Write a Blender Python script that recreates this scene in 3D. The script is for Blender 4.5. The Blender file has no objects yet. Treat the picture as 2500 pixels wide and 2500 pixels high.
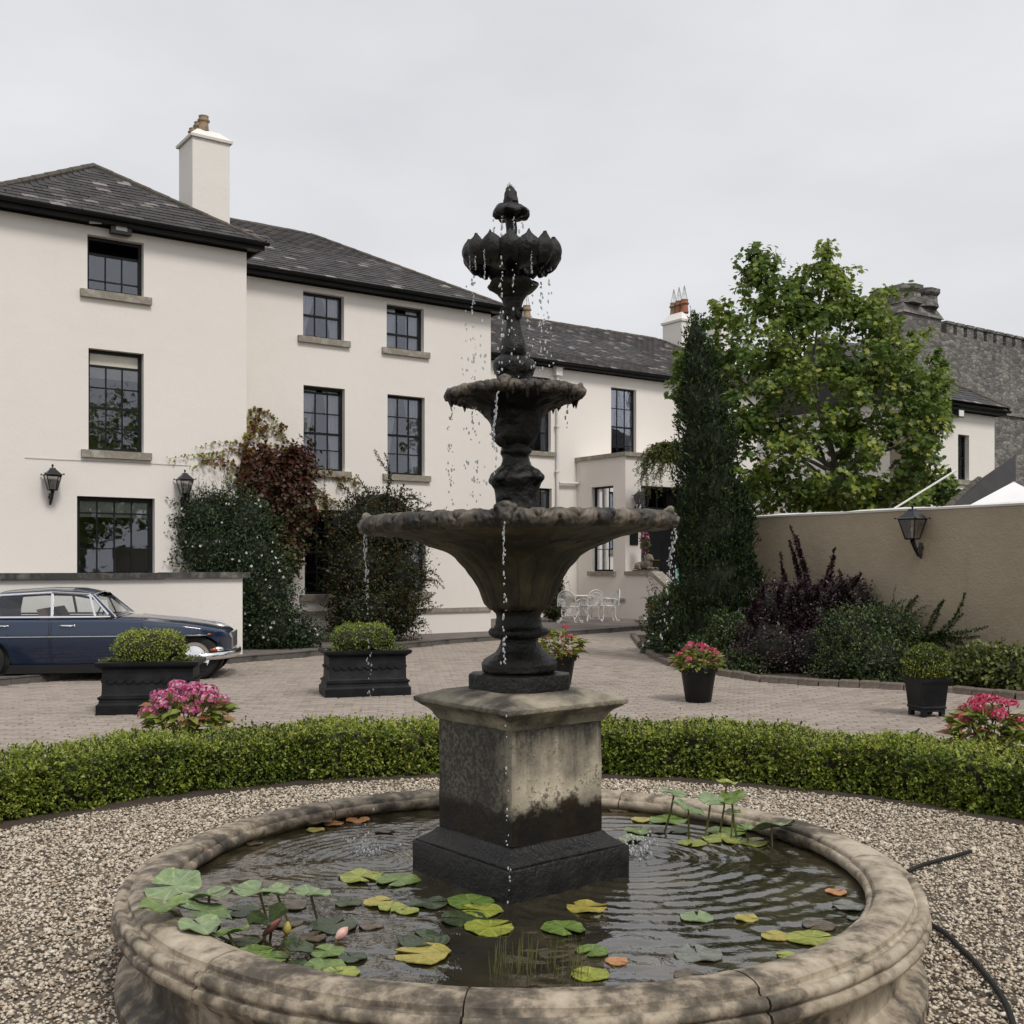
import bpy, math, random
import numpy as np
from mathutils import Vector, Matrix, noise as mnoise

random.seed(7)
rng = np.random.default_rng(7)
scene = bpy.context.scene
COL = scene.collection
R = math.radians

# ------------------------------------------------------------------ camera
F, CX, HY, EYE = 2700.0, 1250.0, 1385.0, 1.65      # focal length and horizon measured on the 2500 px photograph
cam_d = bpy.data.cameras.new('camera')
cam = bpy.data.objects.new('camera', cam_d)
COL.objects.link(cam)
cam.location = (0, 0, EYE)
cam.rotation_euler = (R(90), 0, 0)
cam_d.sensor_width = 36
cam_d.lens = 36 * F / 2500
cam_d.shift_y = (HY - 1250) / 2500
cam_d.clip_start = 0.05
cam_d.clip_end = 2000
scene.camera = cam

# ------------------------------------------------------------------ sky, sun, exposure
SUN_ELEV, SUN_AZ = R(52), R(148)                     # azimuth clockwise from +Y: behind the camera, to its right
world = bpy.data.worlds.new('World')
scene.world = world
world.use_nodes = True
wn, wl = world.node_tree.nodes, world.node_tree.links
wn.clear()
w_out = wn.new('ShaderNodeOutputWorld')
w_bg = wn.new('ShaderNodeBackground')
w_bg.inputs['Strength'].default_value = 0.1
w_sky = wn.new('ShaderNodeTexSky')
w_sky.sky_type = 'NISHITA'
w_sky.sun_disc = False
w_sky.sun_elevation = SUN_ELEV
w_sky.sun_rotation = SUN_AZ
w_sky.dust_density = 4
w_tc = wn.new('ShaderNodeTexCoord')
w_map = wn.new('ShaderNodeMapping')
w_map.inputs['Scale'].default_value = (1.0, 1.0, 2.6)
w_noise = wn.new('ShaderNodeTexNoise')
w_noise.inputs['Scale'].default_value = 2.6
w_noise.inputs['Detail'].default_value = 5
w_ramp = wn.new('ShaderNodeValToRGB')
w_ramp.color_ramp.elements[0].position = 0.30
w_ramp.color_ramp.elements[0].color = (5.45, 5.5, 5.75, 1)
w_ramp.color_ramp.elements[1].position = 0.72
w_ramp.color_ramp.elements[1].color = (6.7, 6.7, 6.8, 1)
w_mix = wn.new('ShaderNodeMix')
w_mix.data_type = 'RGBA'
w_mix.inputs[0].default_value = 0.94                 # the overcast layer hides nearly all of the blue
wl.new(w_tc.outputs['Generated'], w_map.inputs['Vector'])
wl.new(w_map.outputs['Vector'], w_noise.inputs['Vector'])
wl.new(w_noise.outputs['Fac'], w_ramp.inputs['Fac'])
wl.new(w_sky.outputs['Color'], w_mix.inputs[6])
wl.new(w_ramp.outputs['Color'], w_mix.inputs[7])
wl.new(w_mix.outputs[2], w_bg.inputs['Color'])
wl.new(w_bg.outputs[0], w_out.inputs['Surface'])

sun_d = bpy.data.lights.new('sun', 'SUN')
sun_d.energy = 1.5
sun_d.angle = R(14)
sun_d.color = (1.0, 0.965, 0.91)
sun = bpy.data.objects.new('sun', sun_d)
COL.objects.link(sun)
sun.location = (10, -12, 25)
_to_sun = Vector((math.sin(SUN_AZ) * math.cos(SUN_ELEV), math.cos(SUN_AZ) * math.cos(SUN_ELEV), math.sin(SUN_ELEV)))
sun.rotation_euler = _to_sun.to_track_quat('Z', 'Y').to_euler()

scene.view_settings.view_transform = 'Standard'
scene.view_settings.look = 'None'
scene.view_settings.gamma = 1
scene.view_settings.exposure = 0.36
scene.view_settings.use_curve_mapping = False
scene.cycles.max_bounces = 6
scene.cycles.diffuse_bounces = 3
scene.cycles.glossy_bounces = 3
scene.cycles.transmission_bounces = 4
scene.cycles.transparent_max_bounces = 12
scene.cycles.caustics_reflective = False
scene.cycles.caustics_refractive = False
scene.cycles.use_denoising = True

# ------------------------------------------------------------------ measuring tools (photo pixel -> point of the place)
def gp(px, py, z=0.0):
    Y = F * (EYE - z) / (py - HY)
    return Vector(((px - CX) / F * Y, Y, z))

def pd(px, py, Y):
    return Vector(((px - CX) / F * Y, Y, EYE + (HY - py) / F * Y))

UX = Vector((0.819, 0.574, 0)).normalized()          # direction of the house fronts
UN = Vector((UX.y, -UX.x, 0))                        # their outward normal
ROT_H = math.atan2(UX.y, UX.x)

def at_px(O, px, off=0.0):
    """t along a house front (through O, set back by off) that is seen at px, and the depth there"""
    o = Vector((O[0], O[1], 0)) - UN * off
    k = (px - CX) / F
    t = (o.y * k - o.x) / (UX.x - UX.y * k)
    return t, o.y + t * UX.y

def tz(O, px, py, off=0.0):
    t, s = at_px(O, px, off)
    return t, EYE + (HY - py) / F * s

# ------------------------------------------------------------------ object helpers
def tag(o, label=None, cat=None, group=None, kind=None):
    if label: o['label'] = label
    if cat: o['category'] = cat
    if group: o['group'] = group
    if kind: o['kind'] = kind
    return o

def empty(name, loc=(0, 0, 0), rz=0.0, label=None, cat=None, group=None, parent=None):
    o = bpy.data.objects.new(name, None)
    COL.objects.link(o)
    o.location = loc
    o.rotation_euler = (0, 0, rz)
    o.empty_display_size = 0.2
    o.parent = parent
    return tag(o, label, cat, group)

def link(name, me, parent=None, loc=None, rz=None, kind=None):
    o = bpy.data.objects.new(name, me)
    COL.objects.link(o)
    o.parent = parent
    if loc is not None: o.location = loc
    if rz is not None: o.rotation_euler = (0, 0, rz)
    if kind: o['kind'] = kind
    return o

class MB:
    """collects shapes; build() links them as ONE mesh object"""
    def __init__(s):
        s.v, s.f, s.m, s.n = [], [], [], 0
    def add(s, verts, faces, mat=0, M=None):
        V = np.asarray(verts, dtype=float).reshape(-1, 3)
        if M is not None:
            A = np.array(M)
            V = V @ A[:3, :3].T + A[:3, 3]
        b = s.n
        s.v.append(V)
        for f in faces:
            s.f.append([i + b for i in f])
            s.m.append(mat)
        s.n += len(V)
        return s
    def bx(s, x0, x1, y0, y1, z0, z1, mat=0, M=None):
        v = [(x0, y0, z0), (x1, y0, z0), (x1, y1, z0), (x0, y1, z0), (x0, y0, z1), (x1, y0, z1), (x1, y1, z1), (x0, y1, z1)]
        f = [(0, 3, 2, 1), (4, 5, 6, 7), (0, 1, 5, 4), (1, 2, 6, 5), (2, 3, 7, 6), (3, 0, 4, 7)]
        return s.add(v, f, mat, M)
    def grid(s, A, wrap_u=False, wrap_v=False, mat=0, M=None, flip=False):
        A = np.asarray(A, dtype=float)
        nu, nv = A.shape[:2]
        fs = []
        for i in range(nu if wrap_u else nu - 1):
            for j in range(nv if wrap_v else nv - 1):
                a, b = i * nv + j, ((i + 1) % nu) * nv + j
                c, d = ((i + 1) % nu) * nv + (j + 1) % nv, i * nv + (j + 1) % nv
                fs.append((a, d, c, b) if flip else (a, b, c, d))
        return s.add(A.reshape(-1, 3), fs, mat, M)
    def lathe(s, prof, n=32, mat=0, M=None, mod=None, cap=True):
        """prof: (r, z) pairs from bottom to top; mod(theta, r, z) -> (r, z)"""
        th = np.linspace(0, 2 * math.pi, n, endpoint=False)
        A = np.zeros((len(prof), n, 3))
        for i, (r, z) in enumerate(prof):
            for j, t in enumerate(th):
                rr, zz = mod(t, r, z) if mod else (r, z)
                A[i, j] = (rr * math.cos(t), rr * math.sin(t), zz)
        s.grid(A, wrap_v=True, mat=mat, M=M, flip=True)
        if cap:
            b = s.n - len(prof) * n
            if prof[0][0] > 1e-4:
                s.f.append([b + j for j in reversed(range(n))]); s.m.append(mat)
            if prof[-1][0] > 1e-4:
                e = b + (len(prof) - 1) * n
                s.f.append([e + j for j in range(n)]); s.m.append(mat)
        return s
    def tube(s, pts, rad, n=6, mat=0, M=None, cap=True):
        P = [Vector(p) for p in pts]
        k = len(P)
        rad = [rad] * k if isinstance(rad, (int, float)) else rad
        A = np.zeros((k, n, 3))
        up = Vector((0.12, 0.31, 0.94)).normalized()
        prev = None
        for i in range(k):
            d = (P[min(i + 1, k - 1)] - P[max(i - 1, 0)])
            if d.length < 1e-9: d = Vector((0, 0, 1))
            d.normalize()
            a = up - d * up.dot(d) if prev is None else prev - d * prev.dot(d)
            if a.length < 1e-4: a = d.orthogonal()
            a.normalize(); prev = a
            b = d.cross(a)
            for j in range(n):
                th = 2 * math.pi * j / n
                A[i, j] = P[i] + (a * math.cos(th) + b * math.sin(th)) * rad[i]
        s.grid(A, wrap_v=True, mat=mat, M=M, flip=True)
        if cap:
            b0 = s.n - k * n
            s.f.append([b0 + j for j in reversed(range(n))]); s.m.append(mat)
            s.f.append([b0 + (k - 1) * n + j for j in range(n)]); s.m.append(mat)
        return s
    def prism(s, poly, z0, z1, mat=0, M=None):
        n = len(poly)
        v = [(p[0], p[1], z0) for p in poly] + [(p[0], p[1], z1) for p in poly]
        f = [tuple(reversed(range(n))), tuple(range(n, 2 * n))] + [(i, (i + 1) % n, n + (i + 1) % n, n + i) for i in range(n)]
        return s.add(v, f, mat, M)
    def ball(s, c, r, nu=10, nv=7, mat=0, M=None):
        r = (r, r, r) if isinstance(r, (int, float)) else r
        v = [(c[0], c[1], c[2] - r[2])]
        for i in range(1, nv):
            p = math.pi * i / nv - math.pi / 2
            for j in range(nu):
                t = 2 * math.pi * j / nu
                v.append((c[0] + r[0] * math.cos(p) * math.cos(t), c[1] + r[1] * math.cos(p) * math.sin(t), c[2] + r[2] * math.sin(p)))
        v.append((c[0], c[1], c[2] + r[2]))
        f = [(0, 1 + (j + 1) % nu, 1 + j) for j in range(nu)]
        for i in range(nv - 2):
            for j in range(nu):
                a, b = 1 + i * nu + j, 1 + i * nu + (j + 1) % nu
                f.append((a, b, b + nu, a + nu))
        e = len(v) - 1
        f += [(e, e - nu + j, e - nu + (j + 1) % nu) for j in range(nu)]
        return s.add(v, f, mat, M)
    def mesh(s, name, mats, smooth=False, angle=40):
        me = bpy.data.meshes.new(name)
        V = np.concatenate(s.v) if s.v else np.zeros((0, 3))
        me.from_pydata(V.tolist(), [], s.f)
        mats = mats if isinstance(mats, (list, tuple)) else [mats]
        for m in mats: me.materials.append(m)
        if len(mats) > 1: me.polygons.foreach_set('material_index', s.m)
        if smooth:
            me.polygons.foreach_set('use_smooth', [True] * len(me.polygons))
            if angle < 179: me.set_sharp_from_angle(angle=R(angle))
        me.update()
        return me
    def build(s, name, mats, parent=None, smooth=False, angle=40, loc=None, rz=None, kind=None):
        return link(name, s.mesh(name, mats, smooth, angle), parent, loc, rz, kind)

def roughen(mb, amp, scale, seed=0.0):
    """uneven, worn surface: push every vertex by noise"""
    for k, V in enumerate(mb.v):
        W = V.copy()
        for i, p in enumerate(V):
            q = Vector((p[0] * scale + seed, p[1] * scale, p[2] * scale))
            W[i] = p + np.array(mnoise.noise_vector(q)) * amp
        mb.v[k] = W
    return mb

def np_mesh(name, V, faces_n, idx, mats, rnd=None, smooth=False):
    """fast mesh: V (n,3), every face has faces_n corners, idx flat"""
    me = bpy.data.meshes.new(name)
    V = np.ascontiguousarray(V, dtype=np.float32)
    idx = np.ascontiguousarray(idx, dtype=np.int32).ravel()
    nf = len(idx) // faces_n
    me.vertices.add(len(V)); me.vertices.foreach_set('co', V.ravel())
    me.loops.add(len(idx)); me.loops.foreach_set('vertex_index', idx)
    me.polygons.add(nf)
    me.polygons.foreach_set('loop_start', np.arange(0, nf * faces_n, faces_n, dtype=np.int32))
    if smooth: me.polygons.foreach_set('use_smooth', np.ones(nf, dtype=bool))
    for m in (mats if isinstance(mats, (list, tuple)) else [mats]): me.materials.append(m)
    if rnd is not None:
        at = me.attributes.new('rnd', 'FLOAT', 'POINT')
        at.data.foreach_set('value', np.ascontiguousarray(rnd, dtype=np.float32))
    me.update(calc_edges=True)
    return me

# ------------------------------------------------------------------ materials
def new_mat(name):
    m = bpy.data.materials.new(name)
    m.use_nodes = True
    nt = m.node_tree
    b = nt.nodes['Principled BSDF']
    return m, nt, nt.nodes, nt.links, b

def ramp_node(N, stops):
    r = N.new('ShaderNodeValToRGB')
    el = r.color_ramp.elements
    while len(el) < len(stops): el.new(0.5)
    for e, (p, c) in zip(el, stops):
        e.position = p
        e.color = (*c, 1) if len(c) == 3 else c
    return r

def noise_node(N, L, coord, scale, detail=4, rough=0.55, stretch=None):
    n = N.new('ShaderNodeTexNoise')
    n.inputs['Scale'].default_value = scale
    n.inputs['Detail'].default_value = detail
    n.inputs['Roughness'].default_value = rough
    if stretch:
        mp = N.new('ShaderNodeMapping'); mp.inputs['Scale'].default_value = stretch
        L.new(coord, mp.inputs['Vector']); L.new(mp.outputs['Vector'], n.inputs['Vector'])
    else:
        L.new(coord, n.inputs['Vector'])
    return n

def mat(name, cols, scale=3.0, rough=0.7, bump=0.0, bscale=40.0, metal=0.0, spec=0.5, detail=5, stretch=None, coat=0.0, rough2=None, dist=0.02):
    """surface whose colour wanders between the given colours by noise, with fine relief"""
    m, nt, N, L, b = new_mat(name)
    tc = N.new('ShaderNodeTexCoord').outputs['Object']
    if len(cols) == 1: cols = [cols[0], tuple(c * 0.85 for c in cols[0])]
    n = noise_node(N, L, tc, scale, detail, stretch=stretch)
    k = len(cols)
    r = ramp_node(N, [(0.3 + 0.4 * i / (k - 1), c) for i, c in enumerate(cols)])
    L.new(n.outputs['Fac'], r.inputs['Fac'])
    L.new(r.outputs['Color'], b.inputs['Base Color'])
    b.inputs['Roughness'].default_value = rough
    if rough2 is not None:
        mr = N.new('ShaderNodeMapRange')
        mr.inputs['From Min'].default_value = 0.35; mr.inputs['From Max'].default_value = 0.65
        mr.inputs['To Min'].default_value = rough; mr.inputs['To Max'].default_value = rough2
        L.new(n.outputs['Fac'], mr.inputs['Value']); L.new(mr.outputs['Result'], b.inputs['Roughness'])
    b.inputs['Metallic'].default_value = metal
    b.inputs['Specular IOR Level'].default_value = spec
    b.inputs['Coat Weight'].default_value = coat
    b.inputs['Coat Roughness'].default_value = 0.05
    if bump:
        bn = noise_node(N, L, tc, bscale, 5, 0.6)
        bp = N.new('ShaderNodeBump'); bp.inputs['Strength'].default_value = bump; bp.inputs['Distance'].default_value = dist
        L.new(bn.outputs['Fac'], bp.inputs['Height']); L.new(bp.outputs['Normal'], b.inputs['Normal'])
    return m

def rnd_mat(name, stops, rough=0.6, transl=0.0, spec=0.35, bump=0.0, bscale=30, noise_amt=0.0, nscale=8.0):
    """colour picked per leaf / stone / slate: attribute rnd of the mesh plus the object's own random number"""
    m, nt, N, L, b = new_mat(name)
    a = N.new('ShaderNodeAttribute'); a.attribute_name = 'rnd'
    oi = N.new('ShaderNodeObjectInfo')
    ad = N.new('ShaderNodeMath'); ad.operation = 'ADD'
    fr = N.new('ShaderNodeMath'); fr.operation = 'FRACT'
    L.new(a.outputs['Fac'], ad.inputs[0]); L.new(oi.outputs['Random'], ad.inputs[1]); L.new(ad.outputs[0], fr.inputs[0])
    src = fr.outputs[0]
    tc = N.new('ShaderNodeTexCoord').outputs['Object']
    if noise_amt:
        n = noise_node(N, L, tc, nscale, 4)
        mm = N.new('ShaderNodeMath'); mm.operation = 'MULTIPLY_ADD'
        mm.inputs[1].default_value = noise_amt
        L.new(n.outputs['Fac'], mm.inputs[0])
        s2 = N.new('ShaderNodeMath'); s2.operation = 'MULTIPLY'; s2.inputs[1].default_value = 1 - noise_amt
        L.new(src, s2.inputs[0]); L.new(s2.outputs[0], mm.inputs[2])
        src = mm.outputs[0]
    r = ramp_node(N, stops)
    L.new(src, r.inputs['Fac'])
    L.new(r.outputs['Color'], b.inputs['Base Color'])
    b.inputs['Roughness'].default_value = rough
    b.inputs['Specular IOR Level'].default_value = spec
    if bump:
        bn = noise_node(N, L, tc, bscale, 5, 0.6)
        bp = N.new('ShaderNodeBump'); bp.inputs['Strength'].default_value = bump; bp.inputs['Distance'].default_value = 0.01
        L.new(bn.outputs['Fac'], bp.inputs['Height']); L.new(bp.outputs['Normal'], b.inputs['Normal'])
    if transl:
        t = N.new('ShaderNodeBsdfTranslucent'); L.new(r.outputs['Color'], t.inputs['Color'])
        mx = N.new('ShaderNodeMixShader'); mx.inputs['Fac'].default_value = transl
        L.new(b.outputs[0], mx.inputs[1]); L.new(t.outputs[0], mx.inputs[2])
        L.new(mx.outputs[0], N['Material Output'].inputs['Surface'])
    return m

def glass_mat(name, tint=(0.75, 0.78, 0.8), refl=0.16, rough=0.015, wob=0.0, gcol=(0.9, 0.93, 1.0)):
    m, nt, N, L, b = new_mat(name)
    N.remove(b)
    t = N.new('ShaderNodeBsdfTransparent'); t.inputs['Color'].default_value = (*tint, 1)
    g = N.new('ShaderNodeBsdfGlossy'); g.inputs['Roughness'].default_value = rough; g.inputs['Color'].default_value = (*gcol, 1)
    lw = N.new('ShaderNodeFresnel'); lw.inputs['IOR'].default_value = 1.5
    ad = N.new('ShaderNodeMath'); ad.operation = 'ADD'; ad.inputs[1].default_value = refl; ad.use_clamp = True
    L.new(lw.outputs['Fac'], ad.inputs[0])
    mx = N.new('ShaderNodeMixShader')
    L.new(ad.outputs[0], mx.inputs['Fac']); L.new(t.outputs[0], mx.inputs[1]); L.new(g.outputs[0], mx.inputs[2])
    L.new(mx.outputs[0], N['Material Output'].inputs['Surface'])
    if wob:
        tc = N.new('ShaderNodeTexCoord').outputs['Object']
        n = noise_node(N, L, tc, 3.0, 2)
        bp = N.new('ShaderNodeBump'); bp.inputs['Strength'].default_value = wob; bp.inputs['Distance'].default_value = 0.02
        L.new(n.outputs['Fac'], bp.inputs['Height']); L.new(bp.outputs['Normal'], g.inputs['Normal'])
    return m

def render_wall_mat(name, a, bcol, stain, amt=.22, bump=.25):
    """painted lime render: broad tone drift, rain streaks, fine grain"""
    m, nt, N, L, b = new_mat(name)
    tc = N.new('ShaderNodeTexCoord').outputs['Object']
    n1 = noise_node(N, L, tc, 0.45, 4)
    r1 = ramp_node(N, [(0.3, a), (0.7, bcol)])
    L.new(n1.outputs['Fac'], r1.inputs['Fac'])
    n2 = noise_node(N, L, tc, 2.2, 6, 0.6, stretch=(1.6, 1.6, 0.22))
    r2 = ramp_node(N, [(0.6, (0, 0, 0)), (0.9, (amt, amt, amt))])
    L.new(n2.outputs['Fac'], r2.inputs['Fac'])
    mx = N.new('ShaderNodeMix'); mx.data_type = 'RGBA'
    mx.inputs[7].default_value = (*stain, 1)
    L.new(r2.outputs['Color'], mx.inputs[0]); L.new(r1.outputs['Color'], mx.inputs[6])
    L.new(mx.outputs[2], b.inputs['Base Color'])
    b.inputs['Roughness'].default_value = 0.88
    b.inputs['Specular IOR Level'].default_value = 0.2
    n3 = noise_node(N, L, tc, 26, 6, 0.62)
    n4 = noise_node(N, L, tc, 1.7, 3)
    ad = N.new('ShaderNodeMath'); ad.operation = 'MULTIPLY_ADD'; ad.inputs[1].default_value = 3.0
    L.new(n4.outputs['Fac'], ad.inputs[0]); L.new(n3.outputs['Fac'], ad.inputs[2])
    bp = N.new('ShaderNodeBump'); bp.inputs['Strength'].default_value = bump; bp.inputs['Distance'].default_value = 0.015
    L.new(ad.outputs[0], bp.inputs['Height']); L.new(bp.outputs['Normal'], b.inputs['Normal'])
    return m

M = {}
M['cream'] = render_wall_mat('cream_render', (0.80, 0.75, 0.695), (0.835, 0.79, 0.74), (0.66, 0.61, 0.54))
M['brown_wall'] = render_wall_mat('brown_render', (0.30, 0.25, 0.175), (0.39, 0.325, 0.235), (0.17, 0.142, 0.102), .5, .8)
M['white_paint'] = mat('white_paint', [(0.78, 0.76, 0.72), (0.66, 0.64, 0.6)], 6, 0.55, 0.1)
M['black_wood'] = mat('black_painted_wood', [(0.005, 0.0055, 0.007), (0.009, 0.0095, 0.011)], 8, 0.45, 0.1, 60, spec=.3)
M['fascia'] = mat('black_fascia', [(0.005, 0.005, 0.0055), (0.011, 0.0105, 0.010)], 3, 0.55, 0.15, 30, spec=.25)
M['sill'] = mat('sill_stone', [(0.36, 0.33, 0.28), (0.24, 0.215, 0.17), (0.42, 0.39, 0.34)], 5, 0.85, 0.4, 30)
M['coping_dark'] = mat('weathered_coping', [(0.10, 0.095, 0.088), (0.045, 0.043, 0.04), (0.2, 0.19, 0.175)], 4, 0.85, 0.5, 25)
M['glass'] = glass_mat('window_glass', tint=(.86, .88, .9), refl=0.06, wob=0.05)
M['room_shade'] = mat('painted_room_shade', [(0.05, 0.048, 0.05), (0.03, 0.03, 0.032)], 1, 0.9)  # near-black panels added behind the windows so the rooms look unlit
M['curtain'] = mat('net_curtain', [(0.8, 0.8, 0.82), (0.7, 0.7, 0.73)], 9, 0.9, stretch=(6, 6, .3))
M['blind'] = mat('linen_blind', [(0.72, 0.69, 0.6), (0.62, 0.59, 0.5)], 4, 0.9, 0.1)
M['slate'] = rnd_mat('roof_slate', [(0.0, (0.014, 0.0115, 0.0115)), (0.42, (0.027, 0.022, 0.021)), (0.74, (0.046, 0.037, 0.036)), (0.82, (0.085, 0.071, 0.069)), (0.88, (0.27, 0.24, 0.235)), (0.92, (0.15, 0.13, 0.127)), (0.96, (0.05, 0.04, 0.038)), (1.0, (0.10, 0.055, 0.03))], 0.5, 0, 0.35, 0.5, 22, 0.25, 12.0)
M['slate_bed'] = mat('slate_bed', [(0.014, 0.012, 0.012), (0.026, 0.022, 0.022)], 3, 0.7, 0.3)
M['ridge_tile'] = mat('ridge_tile', [(0.05, 0.042, 0.036), (0.1, 0.085, 0.065), (0.035, 0.03, 0.028)], 4, 0.8, 0.5, 20)
M['pot_buff'] = mat('buff_clay', [(0.42, 0.3, 0.19), (0.3, 0.21, 0.14), (0.16, 0.13, 0.1)], 6, 0.8, 0.3)
M['pot_red'] = mat('red_clay', [(0.42, 0.15, 0.075), (0.3, 0.12, 0.07), (0.2, 0.1, 0.07)], 6, 0.8, 0.3)
M['terracotta'] = mat('terracotta', [(0.5, 0.19, 0.09), (0.4, 0.16, 0.09)], 6, 0.8, 0.2)
M['iron'] = mat('black_iron', [(0.008, 0.008, 0.009), (0.014, 0.014, 0.015)], 10, 0.35, 0.1)
M['lead'] = mat('grey_lead', [(0.55, 0.54, 0.52), (0.45, 0.44, 0.42)], 4, 0.6, 0.1)
M['lamp_glass'] = glass_mat('lamp_glass', tint=(0.8, 0.8, 0.78), refl=0.1, rough=0.08)
M['bulb'] = mat('opal_bulb', [(0.8, 0.79, 0.75), (0.72, 0.7, 0.66)], 4, 0.3)
M['trunk'] = mat('bark', [(0.12, 0.105, 0.08), (0.2, 0.185, 0.15), (0.07, 0.06, 0.045)], 6, 0.9, 0.6, 25, stretch=(1, 1, .3))
M['twig'] = mat('twig', [(0.06, 0.04, 0.028), (0.1, 0.065, 0.04)], 8, 0.85)

# ================================================================== ground, driveway, pavement
PC = Vector((0.035, 4.63, 0))                      # centre of the pool and of the hedge ring
HEDGE_IN, HEDGE_OUT, HEDGE_H = 3.94, 4.55, 0.40

kerb_px = [(-250, 1704), (150, 1664), (560, 1623), (700, 1611), (830, 1599), (982, 1586), (1120, 1573), (1250, 1563), (1400, 1553), (1572, 1540), (1720, 1533), (1960, 1525)]
kerb = [gp(px, py) for px, py in kerb_px]
bed = [gp(px, py) for px, py in [(1545, 1556), (1566, 1584), (1592, 1608), (1640, 1630), (1760, 1652), (1860, 1668), (2000, 1678), (2150, 1685), (2330, 1696), (2480, 1712)]]
bed.append(Vector((9.5, 12.0, 0)))
bed_back = [Vector((12.5, 12.0, 0)), Vector((12.0, 20, 0)), Vector((7.5, 27.5, 0))]

def inside(poly, X, Y):
    c = np.zeros(len(X), dtype=bool)
    n = len(poly)
    for i in range(n):
        a, b = poly[i], poly[(i + 1) % n]
        if a[1] == b[1]: continue
        hit = ((a[1] > Y) != (b[1] > Y)) & (X < (b[0] - a[0]) * (Y - a[1]) / (b[1] - a[1]) + a[0])
        c ^= hit
    return c

m, nt, N, L, b = new_mat('sand_bedding')
tc = N.new('ShaderNodeTexCoord').outputs['Object']
n_ = noise_node(N, L, tc, 2.0, 6)
r_ = ramp_node(N, [(0.3, (0.035, 0.03, 0.024)), (0.7, (0.06, 0.05, 0.04))])
L.new(n_.outputs['Fac'], r_.inputs['Fac']); L.new(r_.outputs['Color'], b.inputs['Base Color'])
b.inputs['Roughness'].default_value = 0.95
M['bedding'] = m
M['paver'] = rnd_mat('clay_paver', [(0.0, (0.2, 0.166, 0.138)), (0.35, (0.3, 0.252, 0.213)), (0.65, (0.37, 0.315, 0.27)), (0.85, (0.31, 0.27, 0.24)), (1.0, (0.44, 0.385, 0.335))], 0.75, 0, 0.3, 0.35, 40, 0.55, 0.9)
M['tarmac'] = mat('pavement_surface', [(0.19, 0.163, 0.143), (0.14, 0.12, 0.107), (0.23, 0.2, 0.175)], 1.4, 0.9, 0.4, 60)
M['kerb'] = mat('kerb_stone', [(0.075, 0.066, 0.058), (0.12, 0.105, 0.092), (0.05, 0.044, 0.04)], 3, 0.85, 0.5, 25)
M['soil'] = mat('garden_soil', [(0.035, 0.025, 0.018), (0.06, 0.043, 0.03)], 5, 0.95, 0.8, 18)
M['ground'] = mat('far_ground', [(0.10, 0.10, 0.06), (0.07, 0.08, 0.045)], 0.4, 0.95, 0.3, 12)

mb = MB(); mb.add([(-400, -300, -0.03), (400, -300, -0.03), (400, 500, -0.03), (-400, 500, -0.03)], [(0, 1, 2, 3)])
tag(mb.build('ground', M['ground']), kind='structure')

drive_poly = [(-14, -6), (12.5, -6), (12.5, 14), (9.5, 20), (7.5, 30), (0, 32), (-14, 24)]
mb = MB(); mb.add([(x, y, 0.0) for x, y in drive_poly], [tuple(range(len(drive_poly)))])
drive = mb.build('driveway', M['bedding'])
tag(drive, kind='structure')

# clay pavers in running bond, rows nearly parallel to the picture
PW, PH, PG = 0.205, 0.104, 0.011
ang = R(6)
ca, sa = math.cos(ang), math.sin(ang)
ii, jj = np.meshgrid(np.arange(-80, 70), np.arange(60, 310), indexing='ij')
lx = (ii + 0.5 * (jj % 2)) * PW
ly = jj * PH + 0.012 * np.sin(ii * 0.21) + 0.02 * np.sin(ii * 0.043 + jj * 0.02)
X = (lx * ca - ly * sa).ravel(); Y = (lx * sa + ly * ca).ravel()
pave_poly = [(k.x, k.y) for k in kerb] + [(20, 60), (-20, 60), (-20, 16)]
bed_poly = [(k.x, k.y) for k in bed] + [(k.x, k.y) for k in bed_back]
keep = (Y < 31) & (np.abs(X) < 0.56 * Y + 1.5) & (np.hypot(X - PC.x, Y - PC.y) > HEDGE_OUT - 0.1)
keep &= ~inside(pave_poly, X, Y) & ~inside(bed_poly, X, Y)
X, Y = X[keep], Y[keep]
# what shows over the hedge
k_ = X / Y
A_ = 1 + k_ ** 2; B_ = -2 * (k_ * PC.x + PC.y); C_ = PC.x ** 2 + PC.y ** 2 - HEDGE_OUT ** 2
D_ = np.maximum(B_ * B_ - 4 * A_ * C_, 0)
Yh = (-B_ + np.sqrt(D_)) / (2 * A_)
shows = (Y > Yh * EYE / (EYE - 0.45)) & (np.abs(k_) < 0.463)
order = np.argsort(np.where(shows, Y + 0.002 * np.abs(X), 1e6))
near = np.zeros(len(X), dtype=bool); near[order[:300]] = True
hz = 0.022 + rng.normal(0, 0.0022, len(X))
tilt = rng.normal(0, 0.012, (len(X), 2))
def paver_template():
    w, h, c = (PW - PG) / 2, (PH - PG) / 2, 0.006
    v = [(-w, -h, -.02), (w, -h, -.02), (w, h, -.02), (-w, h, -.02), (-w, -h, -c), (w, -h, -c), (w, h, -c), (-w, h, -c),
         (-w + c, -h + c, 0), (w - c, -h + c, 0), (w - c, h - c, 0), (-w + c, h - c, 0)]
    f = [(8, 9, 10, 11)]
    for a in (0, 4):
        for i in range(4): f.append((a + i, a + (i + 1) % 4, a + 4 + (i + 1) % 4, a + 4 + i))
    return np.array(v), f
pv, pf = paver_template()
mbp = MB(); mbp.add(pv, pf)
pav_me = mbp.mesh('paver', M['paver'])
for i in np.nonzero(near)[0]:
    o = link('paver', pav_me, drive, (X[i], Y[i], hz[i]))
    o.rotation_euler = (tilt[i, 0], tilt[i, 1], ang)
far = np.nonzero(~near)[0]
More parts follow.
